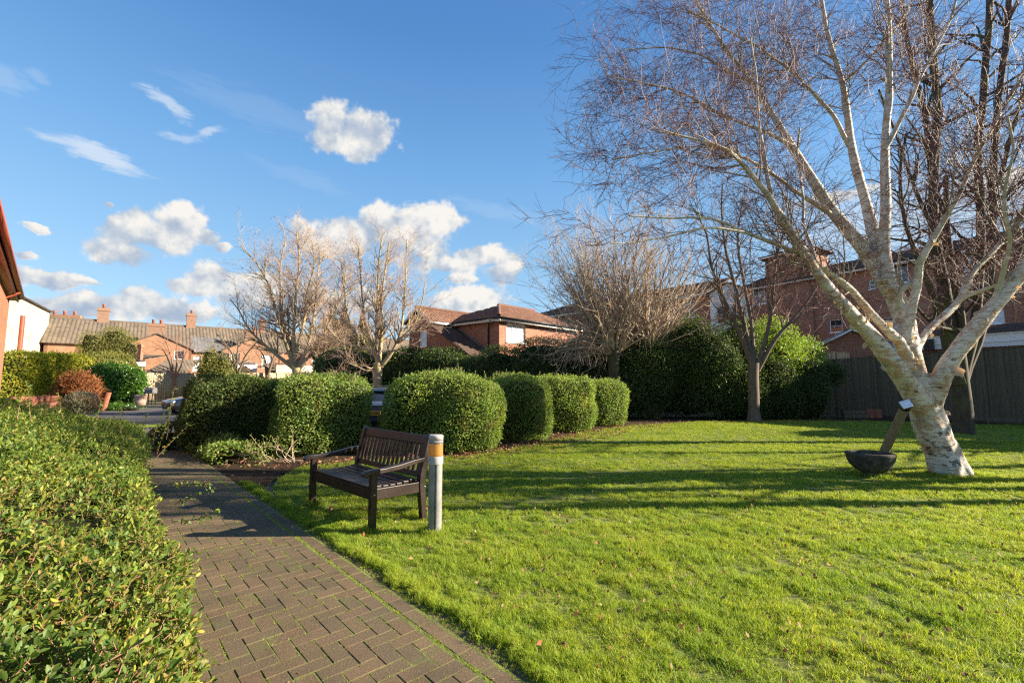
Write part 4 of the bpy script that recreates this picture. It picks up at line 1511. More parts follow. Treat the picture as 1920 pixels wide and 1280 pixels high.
# main hipped roof, eaves overhanging
E00, E10, E11, E01 = C0 - a_ * ov - b_ * ov, CR - a_ * ov, CR + a_ * 6.05, C0 + a_ * 6.05 - b_ * ov
R0, R1 = C0 + a_ * 2.85 + b_ * 2.85, CR + a_ * 2.85 - b_ * 1.0
RZ = EZ + 1.32
roof(mh, [q3(E00, EZ), q3(E10, EZ), q3(R1, RZ), q3(R0, RZ)], M['tile_red'], 0.24, 0.33)
roof(mh, [q3(E01, EZ), q3(E00, EZ), q3(R0, RZ)], M['tile_red'], 0.24, 0.33)
pipes('ridge_tile', mh, [q3(E00, EZ + 0.06), q3(R0, RZ + 0.06)], 0.10, M['tile_red'])
pipes('ridge_tile', mh, [q3(R0, RZ + 0.07), q3(R1, RZ + 0.07)], 0.11, M['tile_red'])
beams('fascia', mh, [(q3(E00 + a_ * 0.06, EZ - 0.13), q3(E10 + a_ * 0.06, EZ - 0.13)), (q3(E00 + b_ * 0.06, EZ - 0.13), q3(E01 + b_ * 0.06, EZ - 0.13))], 0.04, 0.17, M['white_paint'])
beams('gutter', mh, [(q3(E00 - a_ * 0.03, EZ - 0.03), q3(E10 - a_ * 0.03, EZ - 0.03)), (q3(E00 - b_ * 0.03, EZ - 0.03), q3(E01 - b_ * 0.03, EZ - 0.03))], 0.11, 0.09, M['black_plastic'])
dp = C0 + a_ * 0.75 - b_ * 0.07
pipes('downpipe', mh, [q3(C0 + a_ * 0.3 - b_ * 0.33, EZ - 0.1), q3(C0 + a_ * 0.55 - b_ * 0.2, EZ - 0.28), q3(dp, EZ - 0.5), q3(dp, 2.0), q3(dp, 0.1)], 0.045, M['black_plastic'])
# gabled wing
gh = (0.95, 1.65, 3.70, 4.65)
wall(mh, W0 + a_ * 2.0, W0, 0, EZ, M['brick_red'], [gh], top=[(0, EZ), (2.0, EZ), (1.0, EZ + 0.72)])
window(mh, W0 + a_ * 2.0, W0, *gh, cols=1, rows=(0.5,), pane='blind')
wall(mh, W0, W0 + b_ * 1.7, 0, EZ, M['brick_red'])
pk = W0 + a_ * 1.0 - b_ * 0.3
roof(mh, [q3(W0 - a_ * 0.32 - b_ * 0.3, EZ - 0.02), q3(W0 - a_ * 0.32 + b_ * 2.4, EZ - 0.02), q3(pk + b_ * 4.5, EZ + 0.85), q3(pk, EZ + 0.85)], M['tile_red'], 0.24, 0.33)
roof(mh, [q3(W0 + a_ * 2.32 - b_ * 0.3, EZ - 0.02), q3(pk, EZ + 0.85), q3(pk + b_ * 4.5, EZ + 0.85), q3(W0 + a_ * 2.32 + b_ * 3, EZ - 0.02)], M['tile_red'], 0.24, 0.33)
pipes('ridge_tile', mh, [q3(pk, EZ + 0.91), q3(pk + b_ * 4.4, EZ + 0.91)], 0.09, M['tile_red'])
beams('bargeboard', mh, [(q3(W0 - a_ * 0.32 - b_ * 0.32, EZ - 0.09), q3(pk - b_ * 0.02, EZ + 0.76)), (q3(W0 + a_ * 2.32 - b_ * 0.32, EZ - 0.09), q3(pk - b_ * 0.02, EZ + 0.76))], 0.035, 0.16, M['white_paint'])
beams('fascia', mh, [(q3(W0 - a_ * 0.3 - b_ * 0.28, EZ - 0.12), q3(W0 - a_ * 0.3 + b_ * 1.6, EZ - 0.12))], 0.035, 0.14, M['white_paint'])
# lean-to with sloping verge
LT0, LT1 = W0 - b_ * 0.004, W0 - a_ * 3.1 - b_ * 0.004
wall(mh, LT0, LT1, 0, 3.05, M['brick_red'], top=[(0, 3.05), (3.1, 3.05), (0, 4.85)])
roof(mh, [q3(LT0 + a_ * 0.0 - b_ * 0.12, 4.93), q3(LT1 - a_ * 0.25 - b_ * 0.12, 3.0), q3(LT1 - a_ * 0.25 + b_ * 1.62, 3.0), q3(LT0 + b_ * 1.62, 4.93)], M['tile_brown'], 0.24, 0.33)
beams('flashing', mh, [(q3(LT0 + b_ * 1.60, 5.02), q3(LT1 - a_ * 0.2 + b_ * 1.60, 3.10))], 0.06, 0.14, M['slate'])
wall(mh, LT1, LT1 + b_ * 1.65, 0, 2.95, M['brick_red'])

# ------------------------------------------------------------------ long block behind the pollards
LB1 = v2((12.7, 29.0))
LB0 = LB1 + Vector((-0.673, 0.739)) * 17.5
lb = thing('apartment_block', 'long brown brick block with small windows behind the pollarded trees', 'building', (LB0.x, LB0.y, 0))
LBn = Vector((-0.739, -0.673))
hl = []
for px0, px1, y0, y1 in ((1166, 1190, 574, 598), (1284, 1306, 556, 596), (1215, 1238, 566, 600), (1090, 1108, 590, 612)):
    s0, p0 = on_line(LB0, LB1, px0)
    s1, p1 = on_line(LB0, LB1, px1)
    hl.append((s0, s1, zat(y1, p0.y), zat(y0, p0.y)))
LEZ = 7.35
wall(lb, LB0, LB1, 0, LEZ, M['brick_red'], hl)
for h in hl:
    window(lb, LB0, LB1, *h, cols=2, rows=(0.6,))
bk = -LBn
dL = (LB1 - LB0).normalized()
roof(lb, [q3(LB0 + LBn * 0.4, LEZ), q3(LB1 + LBn * 0.4, LEZ), q3(LB1 + bk * 3.5, LEZ + 1.5), q3(LB0 + bk * 3.5 + dL * 3.0, LEZ + 1.5)], M['tile_brown'], 0.3, 0.33)
wall(lb, LB0 + bk * 7, LB0, 0, LEZ, M['brick_red'])
beams('fascia', lb, [(q3(LB0 + LBn * 0.36, LEZ - 0.12), q3(LB1 + LBn * 0.36, LEZ - 0.12))], 0.04, 0.18, M['white_paint'])
# white gabled bay between the two brick blocks
wb = thing('white_house', 'white rendered gabled bay between the two brick blocks', 'house', (13.2, 28.6, 0))
WB0, WB1 = v2((12.45, 28.5)), v2((14.35, 27.6))
s_ = (WB1 - WB0).length
hw = [(0.35, 1.0, 5.2, 6.3), (1.2, 1.8, 5.2, 6.3), (0.35, 1.8, 2.8, 4.0)]
wall(wb, WB0, WB1, 0, 7.2, M['white_paint'], hw, top=[(0, 7.2), (s_, 7.2), (s_ / 2, 7.75)])
for h in hw:
    window(wb, WB0, WB1, *h, cols=1 if h[1] - h[0] < 1 else 2, rows=(0.55,))
wn = (WB1 - WB0).normalized()
wo = Vector((wn.y, -wn.x))
md_ = (WB0 + WB1) / 2
wall(wb, WB1, WB1 - wo * 3, 0, 7.2, M['white_paint'])
roof(wb, [q3(WB0 - wn * 0.15 + wo * 0.15, 7.15), q3(md_ + wo * 0.15, 7.82), q3(md_ - wo * 3, 7.82), q3(WB0 - wn * 0.15 - wo * 3, 7.15)], M['tile_brown'])
roof(wb, [q3(md_ + wo * 0.15, 7.82), q3(WB1 + wn * 0.15 + wo * 0.15, 7.15), q3(WB1 + wn * 0.15 - wo * 3, 7.15), q3(md_ - wo * 3, 7.82)], M['tile_brown'])

# ------------------------------------------------------------------ tall right-hand block
RBd = Vector((0.535, -0.845))
RBo = Vector((-0.845, -0.535))
RB0 = v2((25.6, 31.0)) - RBd * 10.4
RB1 = v2((25.6, 31.0)) + RBd * 26.0
rb = thing('apartment_block', 'tall dark red brick block behind the white birch on the right', 'building', (RB0.x, RB0.y, 0))
hr = []
for px0, px1, y0, y1 in ((1418, 1450, 540, 572), (1556, 1572, 520, 536), (1640, 1652, 526, 543), (1676, 1717, 499, 534), (1820, 1855, 482, 520), (1858, 1892, 582, 608), (1660, 1690, 596, 622), (1560, 1584, 600, 624)):
    s0, p0 = on_line(RB0, RB1, px0)
    s1, p1 = on_line(RB0, RB1, px1)
    hr.append((s0, s1, zat(y1, p0.y), zat(y0, p0.y)))
RBZ = 9.62
wall(rb, RB0, RB1, 0, RBZ, M['brick_red'], hr)
for i, h in enumerate(hr):
    window(rb, RB0, RB1, *h, cols=3 if h[1] - h[0] > 0.9 else 1, rows=(0.5,), pane='blind' if i in (4, 5) else 'glass')
Lr = (RB1 - RB0).length
sb = MB()
sb.b2(0, Lr, -0.03, 0.02, 6.3, 6.65)
o = sb.build('brick_band', M['brick_orange'], rb)
frame(o, rb, RB0, RB1)
beams('fascia', rb, [(q3(RB0 + RBo * 0.4, RBZ - 0.05), q3(RB1 + RBo * 0.4, RBZ - 0.05))], 0.04, 0.2, M['white_paint'])
beams('gutter', rb, [(q3(RB0 + RBo * 0.47, RBZ + 0.05), q3(RB1 + RBo * 0.47, RBZ + 0.05))], 0.11, 0.10, M['black_plastic'])
roof(rb, [q3(RB0 + RBo * 0.45, RBZ + 0.05), q3(RB1 + RBo * 0.45, RBZ + 0.05), q3(RB1 - RBo * 3.6, RBZ + 1.6), q3(RB0 - RBo * 3.6, RBZ + 1.6)], M['tile_brown'], 0.3, 0.33)
wall(rb, RB1, RB1 - RBo * 7.2, 0, RBZ, M['brick_red'])
wall(rb, RB0 - RBo * 7.2, RB0, 0, RBZ, M['brick_red'])
# stair tower standing above the eaves
s0, t0 = on_line(RB0, RB1, 1446)
s1, t1 = on_line(RB0, RB1, 1532)
T0, T1 = t0 + RBo * 0.15, t1 + RBo * 0.15
TZ = zat(484, T0.y)
wall(rb, T0, T1, 0, TZ, M['brick_red'], name='tower_wall')
wall(rb, T0 - RBo * 3, T0, 0, TZ, M['brick_red'], name='tower_wall')
wall(rb, T1, T1 - RBo * 3, RBZ - 0.5, TZ, M['brick_red'], name='tower_wall')
mdT = (T0 + T1) / 2 - RBo * 1.5
ee = [T0 + RBo * 0.35 - RBd * 0.35, T1 + RBo * 0.35 + RBd * 0.35, T1 - RBo * 3.35 + RBd * 0.35, T0 - RBo * 3.35 - RBd * 0.35]
for i in range(4):
    roof(rb, [q3(ee[i], TZ), q3(ee[(i + 1) % 4], TZ), q3(mdT, TZ + 0.7)], M['tile_brown'], name='tower_roof')
beams('tower_fascia', rb, [(q3(ee[i], TZ - 0.08), q3(ee[(i + 1) % 4], TZ - 0.08)) for i in (0, 3)], 0.04, 0.14, M['white_paint'])

# low buildings just behind the fence on the right
sh = thing('outbuilding', 'low brick outbuilding with white gable boards behind the ivy fence', 'shed', (16.6, 24.8, 0))
S0, S1 = v2(at(1530, 650, 25.0)[:2]), v2(at(1672, 646, 23.4)[:2])
Ls = (S1 - S0).length
sw = (Ls * 0.42, Ls * 0.42 + 0.2, 3.3, 3.75)
wall(sh, S0, S1, 0, 3.45, M['brick_red'], [], top=[(0, 3.45), (Ls, 3.45), (Ls * 0.5, 4.3)])
MB().b2(sw[0], sw[1], -0.03, 0.02, sw[2], sw[3]).build('vent_panel', M['white_paint'], sh)
frame(sh.children[-1], sh, S0, S1)
sn_ = (S1 - S0).normalized()
so = Vector((sn_.y, -sn_.x))
mid = (S0 + S1) / 2
beams('bargeboard', sh, [(q3(S0 + so * 0.22 - sn_ * 0.3, 3.38), q3(mid + so * 0.22, 4.4)), (q3(S1 + so * 0.22 + sn_ * 0.3, 3.38), q3(mid + so * 0.22, 4.4))], 0.035, 0.16, M['white_paint'])
roof(sh, [q3(S0 + so * 0.25 - sn_ * 0.35, 3.4), q3(mid + so * 0.25, 4.5), q3(mid - so * 4, 4.5), q3(S0 - so * 4 - sn_ * 0.35, 3.4)], M['slate'], barrel=0.0)
roof(sh, [q3(mid + so * 0.25, 4.5), q3(S1 + so * 0.25 + sn_ * 0.35, 3.4), q3(S1 - so * 4 + sn_ * 0.35, 3.4), q3(mid - so * 4, 4.5)], M['slate'], barrel=0.0)
FA, FB = v2((15.2, 24.6)), v2((19.2, 17.2))
Fd = (FB - FA).normalized()
Fo = Vector((Fd.y, -Fd.x))
for (pa, pb_, y0, y1, lab) in ((1716, 1776, 634, 657, 'small white flat-roofed garage end showing between the birch limbs'), (1826, 2010, 628, 652, 'long white garage fascia under a dark low roof at the right edge')):
    A_, B_ = FA - Fo * 1.6, FB - Fo * 1.6
    s0, p0 = on_line(A_, B_, pa)
    s1, p1 = on_line(A_, B_, pb_)
    z0, z1 = zat(y1, p0.y), zat(y0, p0.y)
    gt = thing('garage', lab, 'garage', (p0.x, p0.y, 0))
    wall(gt, p0, p1, 0, z0 - 0.002, M['brick_red'])
    wall(gt, p0 - Fo * 4, p0, 0, z0 - 0.002, M['brick_red'])
    L_ = (p1 - p0).length
    fb = MB()
    fb.b2(-0.12, L_ + 0.12, -0.16, -0.11, z0, z1)
    fb.b2(-0.14, L_ + 0.14, -0.19, -0.165, z0 + (z1 - z0) * 0.34, z0 + (z1 - z0) * 0.42)
    fb.b2(-0.14, L_ + 0.14, -0.20, -0.165, z1 - 0.05, z1 + 0.01)
    fb.b2(-0.12, -0.07, -0.108, 3.9, z0, z1)
    fo = fb.build('fascia', M['white_paint'], gt)
    frame(fo, gt, p0, p1)
    roof(gt, [q3(p0 + Fo * 0.2, z1 + 0.02), q3(p1 + Fo * 0.2, z1 + 0.02), q3(p1 - Fo * 4, z1 + 0.7), q3(p0 - Fo * 4, z1 + 0.7)], M['tile_brown'])
    if pa == 1716:
        lp = MB().b2(L_ * 0.42, L_ * 0.42 + 0.34, -0.34, -0.205, z0 - 0.02, z1 - 0.12)
        q = lp.build('lantern', M['black_plastic'], gt)
        frame(q, gt, p0, p1)


# ------------------------------------------------------------------ fences
def board_fence(name, label, A, B, z_of, bw, mat, z0=0.0, parts=True, post_every=1.83, cap=True, tilt=0.012, group=None):
    A, B = v2(A), v2(B)
    t = thing(name, label, 'fence', (A.x, A.y, 0), 0, group)
    d = (B - A).normalized()
    n_out = Vector((d.y, -d.x))
    L = (B - A).length
    n = int(L / bw)
    ang = math.atan2(d.y, d.x)
    cache = []
    for q in range(4):
        bm = MB().poly([(-bw * 0.54, -0.007, 0), (bw * 0.54, -0.022, 0), (bw * 0.54, 0.0, 0), (-bw * 0.54, 0.0, 0),
                        (-bw * 0.54, -0.007, 1), (bw * 0.54, -0.022, 1), (bw * 0.54, 0.0, 1), (-bw * 0.54, 0.0, 1)],
                       [(3, 2, 1, 0), (4, 5, 6, 7), (0, 1, 5, 4), (1, 2, 6, 5), (2, 3, 7, 6), (3, 0, 4, 7)])
        cache.append(bm)
    join = MB()
    hs = z_of((0.5) * bw / L)
    me = None
    for k in range(n):
        s = (k + 0.5) * bw
        zt = z_of(s / L) + RNG.normal(0, 0.008)
        p = A + d * s
        if parts:
            mb = MB()
            mb.poly([(x, y, z0 + z * (zt - z0)) for x, y, z in cache[0].V], cache[0].F)
            o = mb.build('board', mat, t)
            o.location = (p.x - A.x, p.y - A.y, 0)
            o.rotation_euler = (RNG.normal(0, 0.004), RNG.normal(0, tilt * 0.4), ang + RNG.normal(0, 0.02))
        else:
            mt = Matrix.Translation((p.x, p.y, 0)) @ Matrix.Rotation(ang + RNG.normal(0, 0.02), 4, 'Z')
            join.poly([mt @ Vector((x, y, z0 + z * (zt - z0))) for x, y, z in cache[0].V], cache[0].F)
    if not parts:
        np_obj('boards', np.array([tuple(v) for v in join.V]), np.array(join.F), mat, t, kind='stuff')
    m = int(L / post_every)
    for k in range(m + 1):
        p = A + d * (k * post_every) + n_out * 0.055
        zt = z_of(k * post_every / L) + 0.05
        mb = MB().b2(-0.045, 0.045, -0.03, 0.03, -0.05, zt)
        o = mb.build('post', mat, t)
        o.location = (p.x - A.x, p.y - A.y, 0)
        o.rotation_euler = (0, 0, ang)
    segs = []
    K = 10
    for k in range(K):
        u, w_ = k / K, (k + 1) / K
        pa, pb2 = A + d * L * u, A + d * L * w_
        segs.append((q3(pa, z_of(u) + 0.02), q3(pb2, z_of(w_) + 0.02)))
    if cap:
        beams('capping_rail', t, segs, 0.06, 0.035, mat)
    beams('gravel_board', t, [(q3(A + n_out * 0.03, 0.09), q3(B + n_out * 0.03, 0.09))], 0.03, 0.2, mat)
    return t


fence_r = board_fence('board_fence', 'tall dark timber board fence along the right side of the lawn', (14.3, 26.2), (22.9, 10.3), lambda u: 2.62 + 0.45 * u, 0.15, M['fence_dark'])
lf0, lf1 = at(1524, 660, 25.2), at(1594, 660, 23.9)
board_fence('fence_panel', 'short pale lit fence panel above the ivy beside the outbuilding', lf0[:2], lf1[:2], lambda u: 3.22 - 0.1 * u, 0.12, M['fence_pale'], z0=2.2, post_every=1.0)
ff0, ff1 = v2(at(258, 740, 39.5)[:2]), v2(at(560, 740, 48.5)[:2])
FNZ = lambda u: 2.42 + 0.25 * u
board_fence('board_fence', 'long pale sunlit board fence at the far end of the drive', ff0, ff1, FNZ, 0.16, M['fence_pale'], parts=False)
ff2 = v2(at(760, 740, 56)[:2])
board_fence('board_fence', 'board fence beyond the two ochre trees, shade put into its brown wood colour', ff1 + Vector((0.3, 0.3)), ff2, lambda u: 2.7 + 0.4 * u, 0.16, M['post_wood'], parts=False)  # darker wood than the sunlit stretch, its shade put into the colour

# ------------------------------------------------------------------ far terrace
TA = v2(at(120, 600, 45.4)[:2])
Td = Vector((0.78, 0.625)).normalized()
To = Vector((Td.y, -Td.x))
tr = thing('terraced_house', 'long terrace of orange brick houses with chimneys behind the far fence', 'house', (TA.x, TA.y, 0))


def T(t, n, z=None):
    p = TA + Td * t + To * n
    return p if z is None else Vector((p.x, p.y, z))


RIDGE, EAVE = 8.0, 5.3
roof(tr, [T(-1, 4.0, EAVE), T(44, 4.0, EAVE), T(44, 0, RIDGE), T(-1, 0, RIDGE)], M['tile_grey'], 0.32, 0.36, 0.035, 0.05)
roof(tr, [T(-1, 0, RIDGE), T(44, 0, RIDGE), T(44, -4.0, EAVE), T(-1, -4.0, EAVE)], M['tile_grey'], tiles=False)
wall(tr, T(-0.8, 3.7), T(44, 3.7), 0, EAVE, M['brick_orange'])
wall(tr, T(-0.8, -3.7), T(-0.8, 3.7), 0, EAVE, M['brick_orange'], top=[(0, EAVE), (7.4, EAVE), (3.7, RIDGE - 0.1)])
pipes('ridge_tile', tr, [T(-1, 0, RIDGE + 0.04), T(44, 0, RIDGE + 0.04)], 0.12, M['tile_grey'])
rzT = math.atan2(Td.y, Td.x)
for t, wd, zt, pots in ((2.9, 0.9, 9.35, 1), (10.4, 0.9, 9.5, 1), (17.6, 0.8, 9.4, 1), (25.5, 0.9, 9.4, 2), (33, 0.9, 9.4, 2)):
    chimney(tr, T(t, 0), wd, 0.6, 7.0, zt, pots, 'brick_dull', rzT)


def wing(t, hw_, n, ez, az, lab, wins, stack=True):
    g = thing('rear_wing', lab, 'house', (T(t, n).x, T(t, n).y, 0), 0, 'gabled rear wings of the terrace')
    A, B = T(t - hw_, n), T(t + hw_, n)
    hs = [w_[:4] for w_ in wins]
    wall(g, A, B, 0, ez, M['brick_orange'], hs, top=[(0, ez), (2 * hw_, ez), (hw_, az)])
    for w_ in wins:
        window(g, A, B, *w_[:4], cols=w_[4], rows=(0.5,), pane=w_[5])
    wall(g, B, T(t + hw_, 3.7), 0, ez, M['brick_orange'])
    wall(g, T(t - hw_, 3.7), A, 0, ez, M['brick_orange'])
    roof(g, [T(t - hw_ - 0.2, n + 0.15, ez - 0.05), T(t, n + 0.15, az + 0.08), T(t, 2.0, az + 0.08), T(t - hw_ - 0.2, 2.0, ez - 0.05)], M['tile_grey'], 0.32, 0.36)
    roof(g, [T(t, n + 0.15, az + 0.08), T(t + hw_ + 0.2, n + 0.15, ez - 0.05), T(t + hw_ + 0.2, 2.0, ez - 0.05), T(t, 2.0, az + 0.08)], M['tile_grey'], 0.32, 0.36)
    beams('gutter', g, [(T(t + hw_ + 0.24, n + 0.1, ez - 0.08), T(t + hw_ + 0.24, 3.6, ez - 0.08))], 0.1, 0.1, M['white_paint'])
    if stack:
        chimney(g, T(t - 0.1, n - 0.45), 1.35, 0.55, az - 1.0, az + 1.1, 2, 'brick_dull', rzT)
    return g


wing(7.4, 2.9, 5.2, 5.1, 6.5, 'gabled orange brick wing with two white windows right of the olive bush', [(0.75, 1.75, 3.7, 4.55, 1, 'glass'), (4.35, 5.15, 3.2, 4.95, 1, 'glass')])
wing(15.9, 2.9, 5.0, 5.1, 6.5, 'gabled orange brick wing half hidden behind the autumn tree', [(0.9, 1.7, 3.3, 4.9, 1, 'glass'), (3.9, 4.9, 3.4, 4.8, 2, 'blind')])
wing(24.3, 2.9, 5.0, 5.1, 6.5, 'gabled orange brick wing behind the wide ochre tree', [(0.9, 1.9, 3.3, 4.8, 2, 'blind'), (3.9, 4.9, 3.4, 4.8, 2, 'blind')])
# small windowed link with slate roof beside the first wing
lk = thing('rear_wing', 'little slate roofed link wing with a tall white window between two gables', 'house', (T(11.6, 4.5).x, T(11.6, 4.5).y, 0), 0, 'gabled rear wings of the terrace')
lA, lB = T(10.35, 4.4), T(13.0, 4.4)
wall(lk, lA, lB, 0, 4.9, M['brick_orange'], [(0.2, 0.85, 2.9, 4.5)])
window(lk, lA, lB, 0.2, 0.85, 2.9, 4.5, cols=1, pane='blind')
roof(lk, [T(10.3, 4.7, 4.9), T(13.2, 4.7, 4.9), T(13.2, 2.0, 6.7), T(10.3, 2.0, 6.7)], M['slate'], 0.3, 0.3, 0.02, 0.0)
MB().b2(1.5, 2.6, -0.06, 0.0, 3.1, 4.8).build('white_panel', M['render_white'], lk)
frame(lk.children[-1], lk, lA, lB)

# end house with the wide brick stack
eg = thing('end_house', 'brick end house with a wide chimney and three pots beside the white wall', 'house', (-45.5, 45.0, 0))
e0, e1, e2 = v2(at(70, 650, 45.0)[:2]), v2(at(131, 650, 46.0)[:2]), v2(at(148, 650, 49)[:2])
wall(eg, e0, e1, 0, 7.1, M['brick_orange'])
ed = (e1 - e0).normalized()
wall(eg, e1, e2, 0, 6.0, M['brick_orange'], top=[(0, 6.0), ((e2 - e1).length, 6.0), (0, 7.05)])
wall(eg, e2, e2 + Vector((3.0, 2.4)), 0, 5.6, M['brick_orange'])
cc = (e0 + e1) / 2
chimney(eg, (cc.x + 0.4, cc.y + 0.4), 2.6, 0.7, 6.6, zat(590, 45.6), 3, 'brick_orange', math.atan2(ed.y, ed.x))
roof(eg, [q3(e1 + Vector((0.0, -0.15)), 7.0), q3(e2 + Vector((0.6, 0.1)), 5.5), q3(e2 + Vector((4.0, 3.5)), 5.5), q3(e1 + Vector((3.4, 3.4)), 7.0)], M['tile_grey'])
# white rendered house
wh = thing('white_house', 'tall white rendered house wall with a dark drainpipe beside the near left roof', 'house', (-39, 38, 0))
w0, w1 = v2(at(-15, 600, 31.5)[:2]), v2(at(88, 650, 44)[:2])
wz = lambda p: 8.45
wall(wh, w0, w1, 0, 8.45, M['render_white'])
wd2 = (w1 - w0).normalized()
wo2 = Vector((wd2.y, -wd2.x))
wall(wh, w1, w1 - wo2 * 6, 0, 8.45, M['render_white'])
roof(wh, [q3(w0 + wo2 * 0.25, 8.45), q3(w1 + wo2 * 0.25 + wd2 * 0.2, 8.45), q3(w1 - wo2 * 4 + wd2 * 0.2, 9.2), q3(w0 - wo2 * 4, 9.2)], M['slate'], barrel=0.0)
sp, pq = on_line(w0, w1, 30)
pipes('drainpipe', wh, [q3(pq + wo2 * 0.12, 7.0), q3(pq + wo2 * 0.12, 4), q3(pq + wo2 * 0.12, 0)], 0.16, M['red_paint'])

# outbuildings right behind the far fence
ob = thing('outbuilding', 'low brick outbuilding with grey tiled lean-to roof behind the laurel bush', 'shed', (-30, 40.5, 0))
o0, o1 = v2(at(243, 690, 39.5)[:2]), v2(at(268, 690, 40.2)[:2])
wall(ob, o0, o1, 0, 2.95, M['brick_orange'])
beams('fascia', ob, [(q3(o0, 3.25), q3(o1 + Vector((0.2, 0)), 3.25))], 0.3, 0.42, M['white_paint'])
beams('gutter', ob, [(q3(o0 + Vector((0, -0.2)), 3.55), q3(o1 + Vector((0.3, -0.2)), 3.55))], 0.2, 0.12, M['black_plastic'])
o2, o3 = v2(at(269, 700, 40.3)[:2]), v2(at(345, 700, 42.5)[:2])
roof(ob, [q3(o2, 2.45), q3(o3, 2.45), Vector((o3.x - 0.8, o3.y + 3.4, 3.9)), Vector((o2.x - 0.4, o2.y + 3.4, 3.9))], M['tile_grey'], 0.3, 0.34)
wall(ob, o2, o3, 0, 2.4, M['render_white'])
roof(ob, [q3(o0 + Vector((-3, 2.2)), 3.5), q3(o0, 3.5), Vector((o2.x - 0.4, o2.y + 3.4, 4.25)), Vector((o0.x - 3.0, o0.y + 4.5, 4.3))], M['tile_grey'])
chimney(ob, (o0.x + 0.1, o0.y + 0.9), 0.3, 0.3, 3.2, 5.0, 0, 'brick_red')
gw = thing('outbuilding', 'white painted garage with a small dark pitched roof in front of it', 'shed', (-26, 44, 0))
g0, g1 = v2(at(418, 690, 45.5)[:2]), v2(at(482, 690, 47.5)[:2])
wall(gw, g0, g1, 0, zat(681, 46), M['white_paint'])
beams('coping', gw, [(q3(g0, zat(679, 46)), q3(g1, zat(679, 46)))], 0.4, 0.14, M['slate'])
r0, r1 = v2(at(428, 700, 44.5)[:2]), v2(at(474, 700, 45.5)[:2])
mm = (r0 + r1) / 2
roof(gw, [q3(r0, 2.55), q3(mm, 3.2), q3(mm + Vector((0, 1.0)), 3.2), q3(r0 + Vector((0, 1.0)), 2.55)], M['tile_brown'])
roof(gw, [q3(mm, 3.2), q3(r1, 2.55), q3(r1 + Vector((0, 1.0)), 2.55), q3(mm + Vector((0, 1.0)), 3.2)], M['tile_brown'])
MB().poly([q3(r0, 2.5) - gw.location, q3(r1, 2.5) - gw.location, q3(mm, 3.15) - gw.location], [(0, 1, 2)]).build('gable_board', M['bark_dark'], gw)
os_ = thing('outbuilding', 'open fronted dark shed beside a cream wall under the wide ochre tree', 'shed', (-22, 46.5, 0))
k0, k1, k2 = v2(at(486, 690, 47)[:2]), v2(at(518, 690, 48)[:2]), v2(at(600, 690, 51)[:2])
wall(os_, k1, k2, 0, zat(684, 48), M['render_white'])
roof(os_, [q3(k0 + Vector((0, -0.4)), zat(688, 47)), q3(k1 + Vector((0, -0.4)), zat(688, 48)), q3(k1 + Vector((0, 2.0)), zat(681, 50)), q3(k0 + Vector((0, 2.0)), zat(681, 49))], M['tile_brown'])
wall(os_, k0 + Vector((0, 1.5)), k1 + Vector((0, 1.5)), 0, zat(688, 48), M['fence_dark'])

# ------------------------------------------------------------------ near left house: only its eaves corner shows
n0, n1 = v2((-7.41, 6.3)), v2((-19.24, 18.0))
nd = (n1 - n0).normalized()
no = Vector((-nd.y, nd.x)) * -1          # outward, to the right of the run
n0, n1 = n0 - no * 0.22, n1 - no * 0.22
nh = thing('brick_house', 'orange brick house corner with overhanging red tiled eaves at the left edge', 'house', (n1.x, n1.y, 0))
NZ = 4.92
wl0, wl1 = n0 - no * 0.50, n1 - no * 0.50 - nd * 0.35
LN = (wl1 - wl0).length
hn = [(LN - 2.55, LN - 1.75, 2.9, 4.2), (LN - 1.0, LN - 0.55, 3.4, 4.3)]
wall(nh, wl1, wl0, 0, NZ - 0.1, M['brick_near'], [(LN - h[1], LN - h[0], h[2], h[3]) for h in hn])
for h in hn:
    window(nh, wl1, wl0, LN - h[1], LN - h[0], h[2], h[3], cols=1, rows=(), frame_mat='red_paint', recess=-0.12, fw=0.09)
wall(nh, wl1 - no * 7, wl1, 0, NZ - 0.1, M['brick_near'], top=[(0, NZ - 0.1), (7, NZ - 0.1), (3.5, NZ + 2.3)])
roof(nh, [q3(n0, NZ), q3(n1, NZ), q3(n1 - no * 4.2, NZ + 2.9), q3(n0 - no * 4.2, NZ + 2.9)], M['tile_red'], 0.3, 0.34)
beams('soffit', nh, [(q3(n0 - no * 0.27, NZ - 0.16), q3(n1 - no * 0.27, NZ - 0.16))], 0.46, 0.03, M['red_paint'])
beams('fascia', nh, [(q3(n0 - no * 0.04, NZ - 0.13), q3(n1 - no * 0.04, NZ - 0.13))], 0.035, 0.2, M['red_paint'])
beams('gutter', nh, [(q3(n0 + no * 0.07, NZ - 0.06), q3(n1 + no * 0.07, NZ - 0.06))], 0.12, 0.10, M['red_paint'])
beams('bargeboard', nh, [(q3(n1 - nd * 0.02, NZ - 0.12), q3(n1 - no * 4.2 - nd * 0.02, NZ + 2.78))], 0.04, 0.2, M['red_paint'])
pw = wl1 - nd * 2.1 + no * 0.08
pipes('downpipe', nh, [q3(pw + no * 0.5, NZ - 0.15), q3(pw + no * 0.28, NZ - 0.3), q3(pw, NZ - 0.5), q3(pw, 2.5), q3(pw, 0.05)], 0.05, M['red_paint'])
vm = np_mesh('tile', [(x, y, z) for y in (0, 0.30) for x, z in ((-0.15, 0), (-0.075, 0.07), (0.02, 0.07), (0.09, 0.015), (0.15, 0.0))], [(i, i + 1, 6 + i, 5 + i) for i in range(4)], M['tile_red'])
